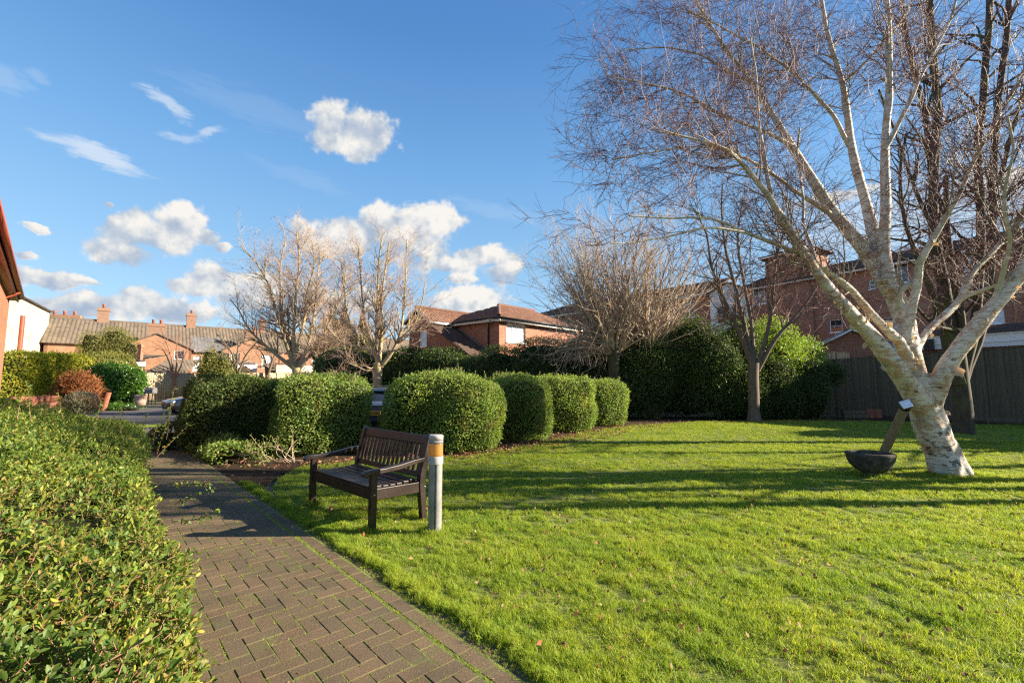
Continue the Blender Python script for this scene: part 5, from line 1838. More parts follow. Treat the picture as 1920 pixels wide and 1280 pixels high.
for k in range(int((n1 - n0).length / 0.3)):
    p = n0 + nd * (k + 0.5) * 0.3 + no * 0.06
    o = link(bpy.data.objects.new('tile', vm), nh)
    o.location = (p.x - n1.x, p.y - n1.y, NZ + 0.0)
    o.rotation_euler = Matrix(((nd.x, -no.x * 0.82, 0), (nd.y, -no.y * 0.82, 0), (0, 0.57, 0.82))).to_euler()

# ------------------------------------------------------------------ trees


def stem_px(pts, Y0, Y1, w0, w1, K=22, pw=1.0, bend=0.0, tp=1.0):
    """A limb given by the columns and rows it passes, running from depth Y0 to Y1; widths in picture units at its own depth."""
    n = len(pts)
    P = []
    for i, (x, y) in enumerate(pts):
        f = (i / (n - 1)) ** pw
        P.append(tuple(at(x, y, Y0 + (Y1 - Y0) * f + bend * math.sin(f * math.pi))))
    C = curve(P, K)
    r = (w1 + (w0 - w1) * (1 - np.linspace(0, 1, K)) ** tp) / 2 * C[:, 1] / F
    return C, r


def ease(P, Rr, K):
    """Resample a limb to K points by arc length."""
    d = np.concatenate([[0], np.cumsum(np.linalg.norm(np.diff(P, axis=0), axis=1))])
    u = np.linspace(0, d[-1], K)
    return np.stack([np.interp(u, d, P[:, i]) for i in range(3)], 1), np.interp(u, d, Rr)


def cat(*prs):
    K = prs[0][0].shape[1]
    return np.concatenate([p[0] for p in prs]), np.concatenate([p[1] for p in prs])


BIRCH = [  # points, depth start, depth end, width start, width end
    ([(1784, 892), (1765, 850), (1742, 800), (1726, 750), (1712, 700), (1695, 650)], 7.70, 7.75, 50, 42),                           # trunk
    ([(1800, 892), (1782, 850), (1760, 800), (1745, 760), (1735, 720)], 7.66, 7.70, 32, 32),
    ([(1735, 770), (1712, 735), (1690, 705), (1650, 650), (1612, 605), (1589, 580), (1539, 521), (1485, 439), (1444, 371), (1403, 317), (1363, 281), (1304, 258), (1240, 247)], 7.70, 6.0, 42, 3),
    ([(1716, 720), (1700, 660), (1697, 620), (1690, 575), (1653, 521), (1616, 462), (1562, 399), (1526, 340), (1485, 276), (1444, 208), (1412, 159), (1367, 100), (1331, 45), (1300, -10)], 7.75, 8.9, 46, 5),
    ([(1660, 530), (1643, 462), (1625, 385), (1600, 294), (1589, 217), (1580, 159), (1553, 68), (1539, -20)], 7.95, 9.6, 26, 7),
    ([(1672, 545), (1657, 476), (1661, 385), (1659, 281), (1666, 181), (1668, 91), (1662, -20)], 7.95, 8.1, 26, 9),
    ([(1706, 690), (1690, 645), (1673, 628), (1630, 585), (1600, 548), (1568, 520), (1516, 488), (1465, 461), (1424, 444), (1394, 435), (1344, 411), (1276, 408), (1230, 403), (1180, 402)], 7.65, 6.1, 20, 3),
    ([(1744, 765), (1756, 725), (1770, 695), (1800, 650), (1850, 590), (1900, 530), (1950, 470), (2010, 400), (2060, 330)], 7.70, 6.7, 32, 22),
    ([(1712, 668), (1725, 639), (1752, 607), (1798, 566), (1817, 520), (1860, 474), (1896, 431), (1950, 370), (1990, 310)], 7.72, 8.4, 18, 6),
    ([(1798, 566), (1810, 557), (1860, 536), (1915, 515), (1990, 480)], 7.95, 7.6, 9, 5),
    ([(1698, 640), (1706, 590), (1720, 536), (1725, 488), (1744, 460), (1775, 408), (1811, 335), (1845, 262), (1890, 190), (1930, 110)], 7.72, 7.0, 19, 6),
    ([(1699, 612), (1690, 575), (1688, 545), (1722, 520), (1728, 500)], 7.75, 7.6, 14, 9),
    ([(1444, 371), (1431, 290), (1424, 226), (1419, 150), (1408, 70)], 6.9, 6.6, 9, 3),
    ([(1394, 435), (1331, 428), (1254, 440), (1190, 452), (1140, 458)], 6.5, 5.9, 6, 2),
    ([(1557, 399), (1500, 365), (1440, 320), (1380, 290), (1310, 275), (1230, 285), (1150, 300)], 8.1, 7.2, 9, 2.5),
    ([(1485, 276), (1430, 245), (1360, 215), (1290, 180), (1220, 160), (1140, 140)], 8.4, 7.6, 8, 2.5),
    ([(1600, 294), (1560, 215), (1503, 150), (1440, 100), (1370, 60), (1290, 20)], 8.8, 8.0, 9, 3),
    ([(1659, 281), (1700, 200), (1740, 120), (1780, 40), (1800, -20)], 8.0, 7.4, 9, 4),
    ([(1540, 520), (1512, 440), (1505, 370), (1495, 300), (1500, 240)], 7.3, 8.3, 8, 3),
    ([(1850, 590), (1880, 520), (1890, 450), (1880, 380), (1900, 300), (1890, 220)], 7.2, 6.3, 10, 4),
    ([(1580, 159), (1640, 100), (1690, 40), (1720, -20)], 9.4, 9.0, 6, 3),
    ([(1412, 159), (1360, 130), (1300, 100), (1230, 90), (1160, 95)], 8.7, 8.2, 6, 2),
]
birch = thing('birch_tree', 'white peeling multi-stemmed bare birch tree on the sunny lawn', 'tree', (7.2, 7.7, 0))
limbs = [ease(*stem_px(*b, tp=1.0 if i in (0, 1, 7) else 1.35 if i == 2 else 1.6), 24) for i, b in enumerate(BIRCH)]
LP = np.stack([l[0] for l in limbs])
LR = np.stack([l[1] for l in limbs])
# flared root and fused stems: grown as one skin
thick = []
for P, Rr in limbs:
    k = Rr > 0.045
    if k.sum() >= 4 and Rr[0] > 0.055:
        thick.append((P[k], Rr[k]))
vv, ff, off = [], [], 0
for P, Rr in thick:
    P, Rr = ease(P, Rr, 48)
    z = P[:, 2]
    Rr = Rr * (1 + 0.16 * np.clip(1 - z / 0.4, 0, 1) ** 2) * (1 + 0.04 * np.sin(np.arange(48) * 0.45 + len(vv)))
    V, Fc = tubes(P[None], Rr[None], 22)
    n = len(V)
    caps = [P[0] - (P[1] - P[0]) * 0.02, P[-1]]
    V = np.vstack([V, caps])
    vv.append(V)
    Ft = np.concatenate([Fc[:, [0, 1, 2]], Fc[:, [0, 2, 3]], [[n, (i + 1) % 22, i] for i in range(22)], [[n + 1, n - 22 + i, n - 22 + (i + 1) % 22] for i in range(22)]])
    ff.append(Ft + off)
    off += len(V)
tmp = link(bpy.data.objects.new('trunk_skin', np_mesh('trunk_skin', np.vstack(vv), np.vstack(ff))))
rm = tmp.modifiers.new('skin', 'REMESH')
rm.mode = 'VOXEL'
rm.voxel_size = 0.02
sm_ = tmp.modifiers.new('soft', 'SMOOTH')
sm_.factor = 0.6
sm_.iterations = 5
bpy.context.view_layer.update()
tm = bpy.data.meshes.new_from_object(tmp.evaluated_get(bpy.context.evaluated_depsgraph_get()))
bpy.data.objects.remove(tmp)
n = len(tm.vertices)
co = np.empty(n * 3, np.float32)
tm.vertices.foreach_get('co', co)
no_ = np.empty(n * 3, np.float32)
tm.vertices.foreach_get('normal', no_)
co, no_ = co.reshape(-1, 3).astype(float), no_.reshape(-1, 3).astype(float)
lowf = np.clip(1.3 - co[:, 2] / 3.0, 0.25, 1)
wr = vnoise(co * np.array([1, 1, 0.7]), 7, 31) * 0.012 + vnoise(co * np.array([1, 1, 1.2]), 28, 32) * 0.004 + np.maximum(vnoise(co, 5.5, 33) - 0.6, 0) * 0.035
flut = np.sin(np.arctan2(co[:, 1] - 7.7, co[:, 0] - 7.25) * 5 + co[:, 2]) * 0.02 * np.clip(1 - co[:, 2] / 1.2, 0, 1)
co = co + no_ * ((wr * lowf) + flut)[:, None]
co = co - np.array([7.2, 7.7, 0])
tm.vertices.foreach_set('co', co.astype(np.float32).ravel())
tm.polygons.foreach_set('use_smooth', np.ones(len(tm.polygons), bool))
tm.materials.clear()
tm.materials.append(M['birch'])
tm.update()
trunk_o = link(bpy.data.objects.new('trunk', tm), birch)
trunk_o.data.name = 'trunk'
for P, Rr in limbs:
    k = Rr < 0.055
    if k.sum() >= 2:
        i0 = max(0, int(np.argmax(k)) - 2)
        if Rr[0] < 0.055:
            i0 = 0
        Q, q = ease(P[i0:], Rr[i0:], 30)
        Q = Q + (np.stack([vnoise(Q * 1.0, 5, s) for s in (1, 2, 3)], 1) * 0.018)
        np_obj('limb', *tubes(Q[None], q[None], 10), M['birch_limb'], birch, True)
# loose curls of bark standing off the trunk and the lower stems
rc = np.random.default_rng(314)
tn = np.empty(len(tm.vertices) * 3, np.float32)
tm.vertices.foreach_get('normal', tn)
tn = tn.reshape(-1, 3).astype(float)
tz = co[:, 2]
pool = np.where((tz > 0.35) & (tz < 4.2) & (tn[:, 1] < 0.35))[0]
pool = rc.choice(pool, 84, replace=False)
for q, i in enumerate(pool):
    p, n_ = co[i] + np.array([7.2, 7.7, 0]), tn[i]
    up_ = nrm(np.array([rc.normal(0, 0.35), rc.normal(0, 0.2), 1.0]))
    up_ = nrm(up_ - n_ * (up_ @ n_))
    sd_ = np.cross(up_, n_) * (1 if rc.uniform() < 0.5 else -1)
    bigc = q < 6
    wd_c, ht = (rc.uniform(0.06, 0.10), rc.uniform(0.09, 0.16)) if bigc else (rc.uniform(0.025, 0.06), rc.uniform(0.04, 0.12))
    turn = rc.uniform(2.2, 4.2) if bigc else rc.uniform(1.4, 3.6)
    V = []
    nu_, nv_ = 7, 4
    for u in range(nu_):
        f = u / (nu_ - 1)
        th = f * turn
        rad = wd_c / turn * 1.6
        a_s, a_n = rad * math.sin(th) * 1.0, rad * (1 - math.cos(th)) + 0.004
        for v in range(nv_):
            g_ = (v / (nv_ - 1) - 0.5) * ht * (1 - 0.35 * f)
            V.append(p + sd_ * a_s + n_ * a_n + up_ * g_ - np.array([0, 0, 0.25 * ht * f * f]) + rc.normal(0, 0.008, 3) * f)
    Fc = [(u * nv_ + v, (u + 1) * nv_ + v, (u + 1) * nv_ + v + 1, u * nv_ + v + 1) for u in range(nu_ - 1) for v in range(nv_ - 1)]
    np_obj('bark_curl', V, Fc, M['birch_curl'], birch, True)
# boughs, branches and twigs
main = [i for i in range(len(limbs)) if i not in (0, 1)]
mP, mR = LP[main], LR[main]
r1 = np.random.default_rng(5)
L1 = grow(mP, mR, 6.0, 0.30, (25, 60), lambda t, l: 1.75 - 0.8 * t, 9, 0.10, 0.13, 0.5, 0.0034, r1, bias=(-0.08, 0, 0.12), rmax=0.062, rcap=0.013)
L1b = grow(mP[:8], mR[:8], 1.4, 0.5, (20, 50), lambda t, l: 1.9 - 1.0 * t, 9, 0.05, 0.10, 0.5, 0.0036, r1, bias=(0.0, 0, 0.25), rmax=0.06, rcap=0.015)
L1 = cat(L1, L1b)
L2 = grow(*L1, 6.8, 0.08, (25, 70), lambda t, l: 0.47 * l + 0.14, 7, -0.02, 0.17, 0.6, 0.0032, r1)
L3 = grow(*L2, 8.6, 0.08, (25, 70), lambda t, l: 0.38 * l + 0.09, 5, -0.04, 0.19, 0.65, 0.0025, r1)
print('birch', len(L1[0]), len(L2[0]), len(L3[0]))
np_obj('boughs', *tubes(*L1, 5), M['branch_tan'], birch, True, kind='stuff')
np_obj('branches', *tubes(*L2, 4), M['twig_plum'], birch, kind='stuff')
np_obj('twigs', *tubes(*L3, 3), M['twig_plum'], birch, kind='stuff')
# the odd catkin and shrivelled leaf left on the twigs
k = r1.choice(len(L3[0]), min(420, len(L3[0])), replace=False)
np_obj('shrivelled_leaves', *leaf_cloud(L3[0][k, -1], np.tile([0, 0, -1.0], (len(k), 1)), 0.032, r1), M['leaf_litter'], birch, kind='stuff')


def bare_tree(name, label, base_px, Y, stems, bark, twig, l1, l2, l3, seed, group=None, trunk=None, leaves=None, S=8, wig=0.12, up=0.12, rmin=1.0, taper=1.5):
    r = np.random.default_rng(seed)
    b = at(base_px[0], base_px[1], Y)
    t = thing(name, label, 'tree', (b.x, b.y, 0), 0, group)
    lm = [ease(*stem_px(*s, tp=taper), 18) for s in stems]
    P, Rr = np.stack([l[0] for l in lm]), np.stack([l[1] for l in lm])
    P = P + np.stack([vnoise(P.reshape(-1, 3), 1.6, s).reshape(P.shape[:2]) for s in (seed, seed + 1, seed + 2)], -1) * 0.05 * np.linspace(0, 1, 18)[None, :, None]
    if trunk:
        tp = [ease(*stem_px(*s), 18) for s in trunk]
        tP, tR = np.stack([q[0] for q in tp]), np.stack([q[1] for q in tp])
        tR = tR * (1 + 0.4 * np.clip(1 - tP[:, :, 2] / 0.5, 0, 1) ** 2)
        np_obj('trunk', *tubes(tP, tR, 14), M[bark], t, True)
    for i in range(len(P)):
        np_obj('limb', *tubes(P[i:i + 1], Rr[i:i + 1], S), M[bark], t, True)
    a = grow(P, Rr, l1[0], l1[1], l1[2], l1[3], 8, up, wig, 0.55, 0.006 * rmin, r)
    b2 = grow(*a, l2[0], 0.12, l2[1], l2[2], 6, up, wig * 1.2, 0.6, 0.0042 * rmin, r)
    c2 = grow(*b2, l3[0], 0.1, l3[1], l3[2], 4, up * 0.5, wig * 1.3, 0.65, 0.003 * rmin, r)
    np_obj('branches', *tubes(*a, 5), M[bark], t, True, kind='stuff')
    np_obj('small_branches', *tubes(*b2, 4), M[twig], t, kind='stuff')
    np_obj('twigs', *tubes(*c2, 3), M[twig], t, kind='stuff')
    print(name, len(a[0]), len(b2[0]), len(c2[0]))
    if leaves:
        mt, cnt, size = leaves
        k = r.choice(len(c2[0]), min(cnt, len(c2[0])), replace=False)
        Q = c2[0][k, -1] + r.normal(0, 0.05, (len(k), 3))
        np_obj('leaves', *leaf_cloud(Q, r.normal(size=Q.shape), size, r), M[mt], t, kind='stuff')
    return t


# dark multi-stemmed tree behind the birch
DK = [([(1798, 720), (1778, 640), (1772, 560), (1755, 470), (1748, 385), (1757, 226), (1750, 113), (1745, -20)], 12.0, 12.2, 26, 12),
      ([(1795, 650), (1784, 544), (1772, 470), (1760, 408), (1748, 330), (1740, 250), (1720, 160), (1700, 60), (1690, -20)], 12.0, 13.0, 20, 7),
      ([(1799, 710), (1803, 620), (1790, 540), (1778, 470), (1772, 400), (1775, 330)], 12.0, 11.5, 16, 9),
      ([(1800, 728), (1806, 700), (1826, 630), (1834, 540), (1838, 460), (1838, 408), (1834, 272), (1842, 150), (1850, 40), (1855, -20)], 12.0, 12.3, 18, 11),
      ([(1800, 735), (1810, 700), (1846, 605), (1858, 480), (1861, 362), (1866, 250), (1870, 181), (1885, 80), (1895, -20)], 12.1, 12.8, 17, 10),
      ([(1792, 660), (1760, 590), (1735, 520), (1712, 460), (1695, 400), (1690, 330), (1700, 250)], 12.0, 11.2, 13, 5),
      ([(1850, 600), (1890, 520), (1920, 440), (1950, 340), (1975, 240), (2000, 120)], 12.2, 12.8, 13, 6),
      ([(1772, 470), (1735, 400), (1705, 330), (1680, 250), (1650, 170)], 12.4, 13.2, 9, 4),
      ([(1838, 408), (1880, 320), (1900, 230), (1925, 150), (1960, 60)], 12.3, 11.4, 9, 4),
      ([(1790, 620), (1755, 610), (1725, 585), (1700, 540)], 11.9, 11.0, 8, 3)]
bare_tree('bare_tree', 'dark multi-stemmed bare tree standing behind the white birch', (1808, 812), 12.0, DK, 'bark_dark', 'twig_plum',
          (2.3, 0.22, (25, 65), lambda t, l: 2.2 - 0.9 * t), (3.4, (25, 60), lambda t, l: 0.45 * l + 0.1), (3.2, (25, 60), lambda t, l: 0.42 * l + 0.1), 41,
          trunk=[([(1806, 812), (1806, 770), (1801, 720), (1795, 660), (1784, 610), (1774, 560), (1766, 520)], 12.0, 12.05, 31, 16)], wig=0.17)
# pollards over the ivy
rp = np.random.default_rng(77)


def pollard(label, hx, hy, Y, seed, n, reach, droop, gx):
    r = np.random.default_rng(seed)
    b = at(hx, hy, Y)
    t = thing('pollard_tree', label, 'tree', (b.x, b.y, 0), 0, None)
    tr3 = np.array([[(b.x + 0.1, b.y, -0.05), (b.x + 0.02, b.y, b.z * 0.4), (b.x, b.y, b.z * 0.8), (b.x, b.y, b.z + 0.1)]])
    np_obj('trunk', *tubes(tr3, np.array([[0.34, 0.27, 0.25, 0.33]]), 12), M['bark_dark'], t, True)
    base = np.array([b.x, b.y, b.z])
    P, Rr = [], []
    for i in range(n):
        a = r.uniform(0, 2 * np.pi)
        el = r.uniform(0.3, 1.45) if i % 5 else r.uniform(-0.1, 0.4)
        if el <= 0.4:
            a = r.uniform(0.7, 1.3) * math.pi
        ln = reach * r.uniform(0.55, 1.08) * (0.72 + 0.4 * math.sin(max(el, 0.1))) * (0.75 if el < 0.5 else 1.0)
        d = np.array([math.cos(a) * math.cos(el) + gx, math.sin(a) * math.cos(el) * 0.75, math.sin(el)])
        p = base + np.array([math.cos(a), math.sin(a), 0]) * r.uniform(0.05, 0.35) + np.array([0, 0, r.uniform(-0.35, 0.25)])
        q = [p]
        K = 10
        for k in range(K - 1):
            d = nrm(d + r.normal(size=3) * 0.10 + np.array([0, 0, 0.05 if el > 0.5 else -0.02]))
            q.append(q[-1] + d * ln / (K - 1))
        P.append(q)
        Rr.append(np.linspace(r.uniform(0.026, 0.055), 0.010, K))
    P, Rr = np.array(P), np.array(Rr)
    np_obj('shoots', *tubes(P, Rr, 6), M['twig_grey'], t, True, kind='stuff')
    A = grow(P, Rr, 1.5, 0.25, (18, 45), lambda t, l: 0.36 * l, 6, 0.08, 0.13, 0.6, 0.008, r)
    B = grow(*A, 2.0, 0.15, (20, 50), lambda t, l: 0.45 * l, 4, 0.02, 0.16, 0.65, 0.006, r)
    # drooping pale shoots on the shaded side
    lf = np.where(P[:, -1, 0] < base[0] - 0.8)[0]
    D_ = grow(P[lf], Rr[lf], 0.9 * droop, 0.2, (70, 120), lambda t, l: 1.1 + 0 * t, 9, -0.42, 0.2, 0.5, 0.008, r, bias=(-0.8, -0.5, -0.8))
    np_obj('branches', *tubes(*A, 4), M['twig_grey'], t, kind='stuff')
    np_obj('twigs', *tubes(*B, 3), M['twig_grey'], t, kind='stuff')
    if len(D_[0]):
        np_obj('drooping_shoots', *tubes(*D_, 5), M['twig_grey'], t, True, kind='stuff')
    k = r.choice(len(B[0]), 60, replace=False)
    np_obj('last_leaves', *leaf_cloud(B[0][k, -1], r.normal(size=(60, 3)), 0.09, r), M['leaf_autumn'], t, kind='stuff')
    print('pollard', n, len(A[0]), len(B[0]))
    return t


pollard('pollarded bare tree with a wide spray of pale shoots drooping over the ivy', 1150, 650, 20.0, 61, 130, 4.9, 1.6, -0.22)
pollard('pollarded bare tree with upright pale shoots, second beside the drooping one', 1218, 645, 20.6, 62, 115, 5.3, 0.3, 0.05)
# small vase-shaped tree by the ivy fence
SV = [([(1412, 690), (1385, 620), (1355, 560), (1335, 500), (1322, 440), (1300, 390)], 19.0, 18.4, 11, 3),
      ([(1412, 690), (1398, 620), (1380, 550), (1362, 470), (1352, 400), (1358, 345)], 19.0, 19.3, 11, 3),
      ([(1414, 690), (1408, 600), (1392, 520), (1385, 440), (1392, 370)], 19.0, 19.8, 9, 3),
      ([(1418, 692), (1440, 620), (1448, 550), (1460, 470), (1472, 420)], 19.0, 18.6, 10, 3),
      ([(1420, 695), (1455, 635), (1492, 590), (1530, 540), (1556, 490)], 19.0, 18.7, 10, 3),
      ([(1412, 690), (1405, 640), (1420, 590), (1440, 540)], 19.1, 20, 5, 2)]
bare_tree('bare_tree', 'small vase-shaped bare tree in front of the dark ivy hedge', (1413, 786), 19.0, SV, 'bark_grey', 'twig_red',
          (3.0, 0.2, (20, 55), lambda t, l: 1.9 - 0.7 * t), (3.2, (25, 60), lambda t, l: 0.45 * l), (3.2, (25, 60), lambda t, l: 0.45 * l), 43,
          trunk=[([(1414, 788), (1413, 740), (1412, 705), (1413, 680)], 19.0, 19.0, 20, 19)], rmin=1.25)
# two ochre trees by the drive
O1 = [([(556, 700), (552, 660), (552, 600), (556, 540), (560, 490), (556, 440)], 32, 32, 11, 3),
      ([(556, 700), (535, 640), (520, 590), (505, 540), (480, 490), (460, 470)], 32, 31, 10, 2.5),
      ([(554, 690), (545, 640), (528, 600), (525, 540), (530, 480), (535, 455)], 32, 33, 9, 2.5),
      ([(550, 690), (500, 650), (465, 615), (445, 580), (430, 560)], 32, 31, 8, 2),
      ([(560, 690), (580, 640), (590, 580), (595, 520), (600, 470)], 32, 33, 9, 2.5),
      ([(562, 690), (600, 640), (620, 600), (640, 560), (650, 500)], 32, 31, 8, 2.5),
      ([(556, 660), (570, 600), (575, 550), (590, 500), (585, 450)], 32, 31, 7, 2),
      ([(562, 680), (595, 660), (625, 640), (655, 620)], 32, 31.4, 6, 2)]
bare_tree('bare_tree', 'wide ochre-barked bare tree with a rounded crown beyond the bench hedge', (558, 760), 32.0, O1, 'bark_ochre', 'twig_ochre',
          (4.2, 0.14, (22, 55), lambda t, l: 2.9 - 1.2 * t), (4.6, (22, 55), lambda t, l: 0.45 * l), (3.0, (22, 55), lambda t, l: 0.55 * l), 44,
          trunk=[([(562, 765), (560, 735), (558, 705), (556, 690)], 32, 32, 18, 17)], leaves=('leaf_litter', 900, 0.12), rmin=1.45, taper=2.0)
O2 = [([(708, 690), (706, 640), (708, 580), (710, 520), (714, 470), (718, 445)], 24, 24, 9, 2.5),
      ([(709, 690), (716, 620), (716, 560), (724, 500), (730, 455)], 24, 24.5, 9, 2.5),
      ([(710, 692), (735, 660), (752, 620), (758, 560), (762, 500), (764, 450)], 24, 23.4, 9, 2),
      ([(708, 680), (690, 620), (680, 560), (676, 500), (672, 465)], 24, 24.6, 6, 2),
      ([(706, 670), (680, 640), (655, 600), (645, 540), (640, 490)], 24, 25, 5, 2),
      ([(706, 684), (690, 695), (676, 690), (650, 680)], 24, 23.2, 4, 1.5),
      ([(745, 640), (775, 610), (790, 570), (796, 530)], 23.7, 23.2, 5, 1.5),
      ([(706, 660), (670, 650), (640, 640), (610, 610)], 24, 25, 5, 2)]
bare_tree('bare_tree', 'slim ochre-barked bare tree with upright stems behind the gap in the hedges', (707, 772), 24.0, O2, 'bark_ochre', 'twig_ochre',
          (5.0, 0.10, (20, 50), lambda t, l: 2.0 - 0.8 * t), (5.2, (22, 50), lambda t, l: 0.45 * l), (4.0, (22, 50), lambda t, l: 0.5 * l), 45,
          trunk=[([(708, 775), (707, 740), (708, 705), (709, 680)], 24, 24, 18, 16)], rmin=1.3, taper=1.8)
# little trees and bushes far left
RT = [([(322, 705), (318, 680), (305, 655), (285, 640)], 41, 41, 3.6, 1.0), ([(324, 705), (322, 670), (310, 640), (300, 610)], 41, 41.5, 3.6, 1.0), ([(328, 705), (332, 675), (332, 645), (345, 615)], 41, 41, 3.6, 1.0), ([(330, 705), (342, 680), (352, 655), (362, 640)], 41, 40.5, 3, 1.0)]
bare_tree('bare_tree', 'small red-twigged bare tree above the pale fence in front of the brick wing', (326, 760), 41, RT, 'twig_red', 'twig_red',
          (2.2, 0.3, (25, 60), lambda t, l: 1.8 - 0.6 * t), (2.2, (25, 60), lambda t, l: 0.5 * l), (1.4, (25, 60), lambda t, l: 0.5 * l), 46,
          trunk=[([(326, 760), (326, 730), (326, 703)], 41, 41, 5, 4.5)], rmin=1.7)
AT = [([(440, 705), (438, 670), (420, 640), (405, 625)], 42, 42, 5, 2), ([(442, 705), (446, 660), (450, 630)], 42, 42.5, 5, 2), ([(444, 705), (462, 665), (482, 640)], 42, 41.5, 5, 2), ([(440, 700), (415, 670), (395, 655)], 42, 41.5, 4, 2)]
bare_tree('autumn_tree', 'small autumn tree with sparse yellow leaves above the fence', (442, 760), 42, AT, 'bark_grey', 'twig_ochre',
          (1.6, 0.2, (25, 65), lambda t, l: 2.0 - 0.6 * t), (2.2, (25, 60), lambda t, l: 0.5 * l), (2.0, (25, 60), lambda t, l: 0.5 * l), 47,
          trunk=[([(442, 760), (442, 730), (442, 703)], 42, 42, 8, 7)], leaves=('leaf_autumn', 2600, 0.16), rmin=2.0)
AT2 = [([(600, 705), (590, 670), (570, 650), (560, 640)], 44, 44, 5, 2), ([(602, 705), (606, 660), (612, 640)], 44, 44.5, 5, 2), ([(604, 705), (630, 665), (648, 650)], 44, 43.5, 5, 2), ([(500, 705), (495, 670), (480, 650)], 46, 46, 5, 2), ([(502, 705), (515, 665), (525, 645)], 46, 46, 5, 2)]
bare_tree('autumn_tree', 'straggling autumn trees behind the trunk of the wide ochre tree', (602, 752), 44, AT2, 'bark_grey', 'twig_ochre',
          (1.6, 0.2, (25, 65), lambda t, l: 2.2 - 0.6 * t), (2.2, (25, 60), lambda t, l: 0.5 * l), (2.0, (25, 60), lambda t, l: 0.5 * l), 48,
          trunk=[([(602, 760), (602, 730), (602, 703)], 44, 44, 8, 7), ([(501, 760), (501, 730), (501, 703)], 46, 46, 8, 7)], leaves=('leaf_autumn', 1800, 0.15), rmin=2.0)
# trees to the right of the frame whose long shadows streak the lawn
for i, (x, y, hh, lab) in enumerate(((12.0, 6.15, 8.5, 'bare tree on the right of the lawn, nearest the path'), (15.0, 6.75, 8.5, 'bare tree on the right of the lawn, second from the path'), (13.5, 7.6, 9.0, 'bare tree on the right of the lawn, third from the path'), (17.0, 9.0, 9.0, 'bare tree on the right of the lawn, fourth from the path'), (19.0, 10.6, 9.0, 'bare tree on the right of the lawn, closest to the fence'))):
    r = np.random.default_rng(200 + i)
    t = thing('bare_tree', lab, 'tree', (x, y, 0))
    P = [np.array([x, y, -0.05])]
    d = np.array([0, 0, 1.0])
    for k in range(11):
        d = nrm(d + r.normal(size=3) * 0.07 + np.array([0, -0.015, 0.1]))
        P.append(P[-1] + d * hh / 11)
    P = np.array(P)[None]
    Rr = np.linspace(0.20, 0.03, 12)[None]
    np_obj('trunk', *tubes(P, Rr, 10), M['bark_grey'], t, True)
    a = grow(P, Rr, 2.4, 0.3, (30, 65), lambda t, l: 2.6 - 1.2 * t, 8, 0.15, 0.12, 0.55, 0.006, r)
    b2 = grow(*a, 2.6, 0.15, (25, 60), lambda t, l: 0.45 * l, 6, 0.1, 0.15, 0.6, 0.004, r)
    np_obj('branches', *tubes(*a, 5), M['bark_grey'], t, True, kind='stuff')
    np_obj('twigs', *tubes(*b2, 3), M['twig_grey'], t, kind='stuff')

# ------------------------------------------------------------------ loose greenery at the back
def mound(name, label, cat_, blobs, leaf, size, dens, seed, depth=0.35, up=0.0, spread=0.9, aspect=0.6, e=2.6, noise=0.22, ns=1.3, zmin=0.0):
    """Several overlapping billows of leaves that grow as one plant."""
    c0 = blobs[0][0]
    t = thing(name, label, cat_, (c0[0], c0[1], 0))
    Vs, Fs, off = [], [], 0
    cv, cf, co_ = [], [], 0
    for i, (c, a) in enumerate(blobs):
        V, Fc = core_mesh(c, a, e, depth * 1.05, noise, ns, seed + i, 0.0, 24, 14)
        cv.append(V); cf.append(np.array(Fc) + co_); co_ += len(V)
        area = 2 * (4 * a[0] * a[2] + 4 * a[1] * a[2]) + 4 * a[0] * a[1]
        n = int(area * dens * 2.0)
        P, Nn = superell(c, a, e, n, noise=noise, nscale=ns, seed=seed + i, zmin=zmin)
        k = np.ones(len(P), bool)
        for j, (c2, a2) in enumerate(blobs):
            if j != i:
                k &= ((np.abs((P - np.array(c2)) / (np.array(a2) * 0.82)) ** e).sum(1) > 1)
        k &= facing(P, Nn)
        P, Nn = P[k], Nn[k]
        P = P - Nn * (RNG.uniform(0, 1, len(P)) ** 1.4 * depth)[:, None] + RNG.normal(0, size * 0.6, P.shape) + Nn * (np.maximum(RNG.normal(0, 0.5, len(P)), 0) * size * 1.2)[:, None]
        V, Fc = leaf_cloud(P, Nn, size, spread=spread, aspect=aspect, up=up)
        Vs.append(V); Fs.append(Fc + off); off += len(V)
    np_obj('light_block_core', np.vstack(cv), np.vstack(cf), M['hedge_core'], t, True)  # solid core added to stop light coming through between the leaves
    np_obj('foliage', np.vstack(Vs), np.vstack(Fs), M[leaf], t, kind='stuff')
    return t


def bl(px, py_top, hw, Y, dy=1.0, py_bot=None):
    """A billow whose top shows at py_top, hw wide each side in picture units, at depth Y."""
    zt = zat(py_top, Y)
    zb = 0.0 if py_bot is None else zat(py_bot, Y)
    return ((px - 960) / F * Y, Y + dy * 0.5, (zt + zb) / 2), (hw / F * Y, dy, (zt - zb) / 2 + (0.15 if py_bot is None else 0))


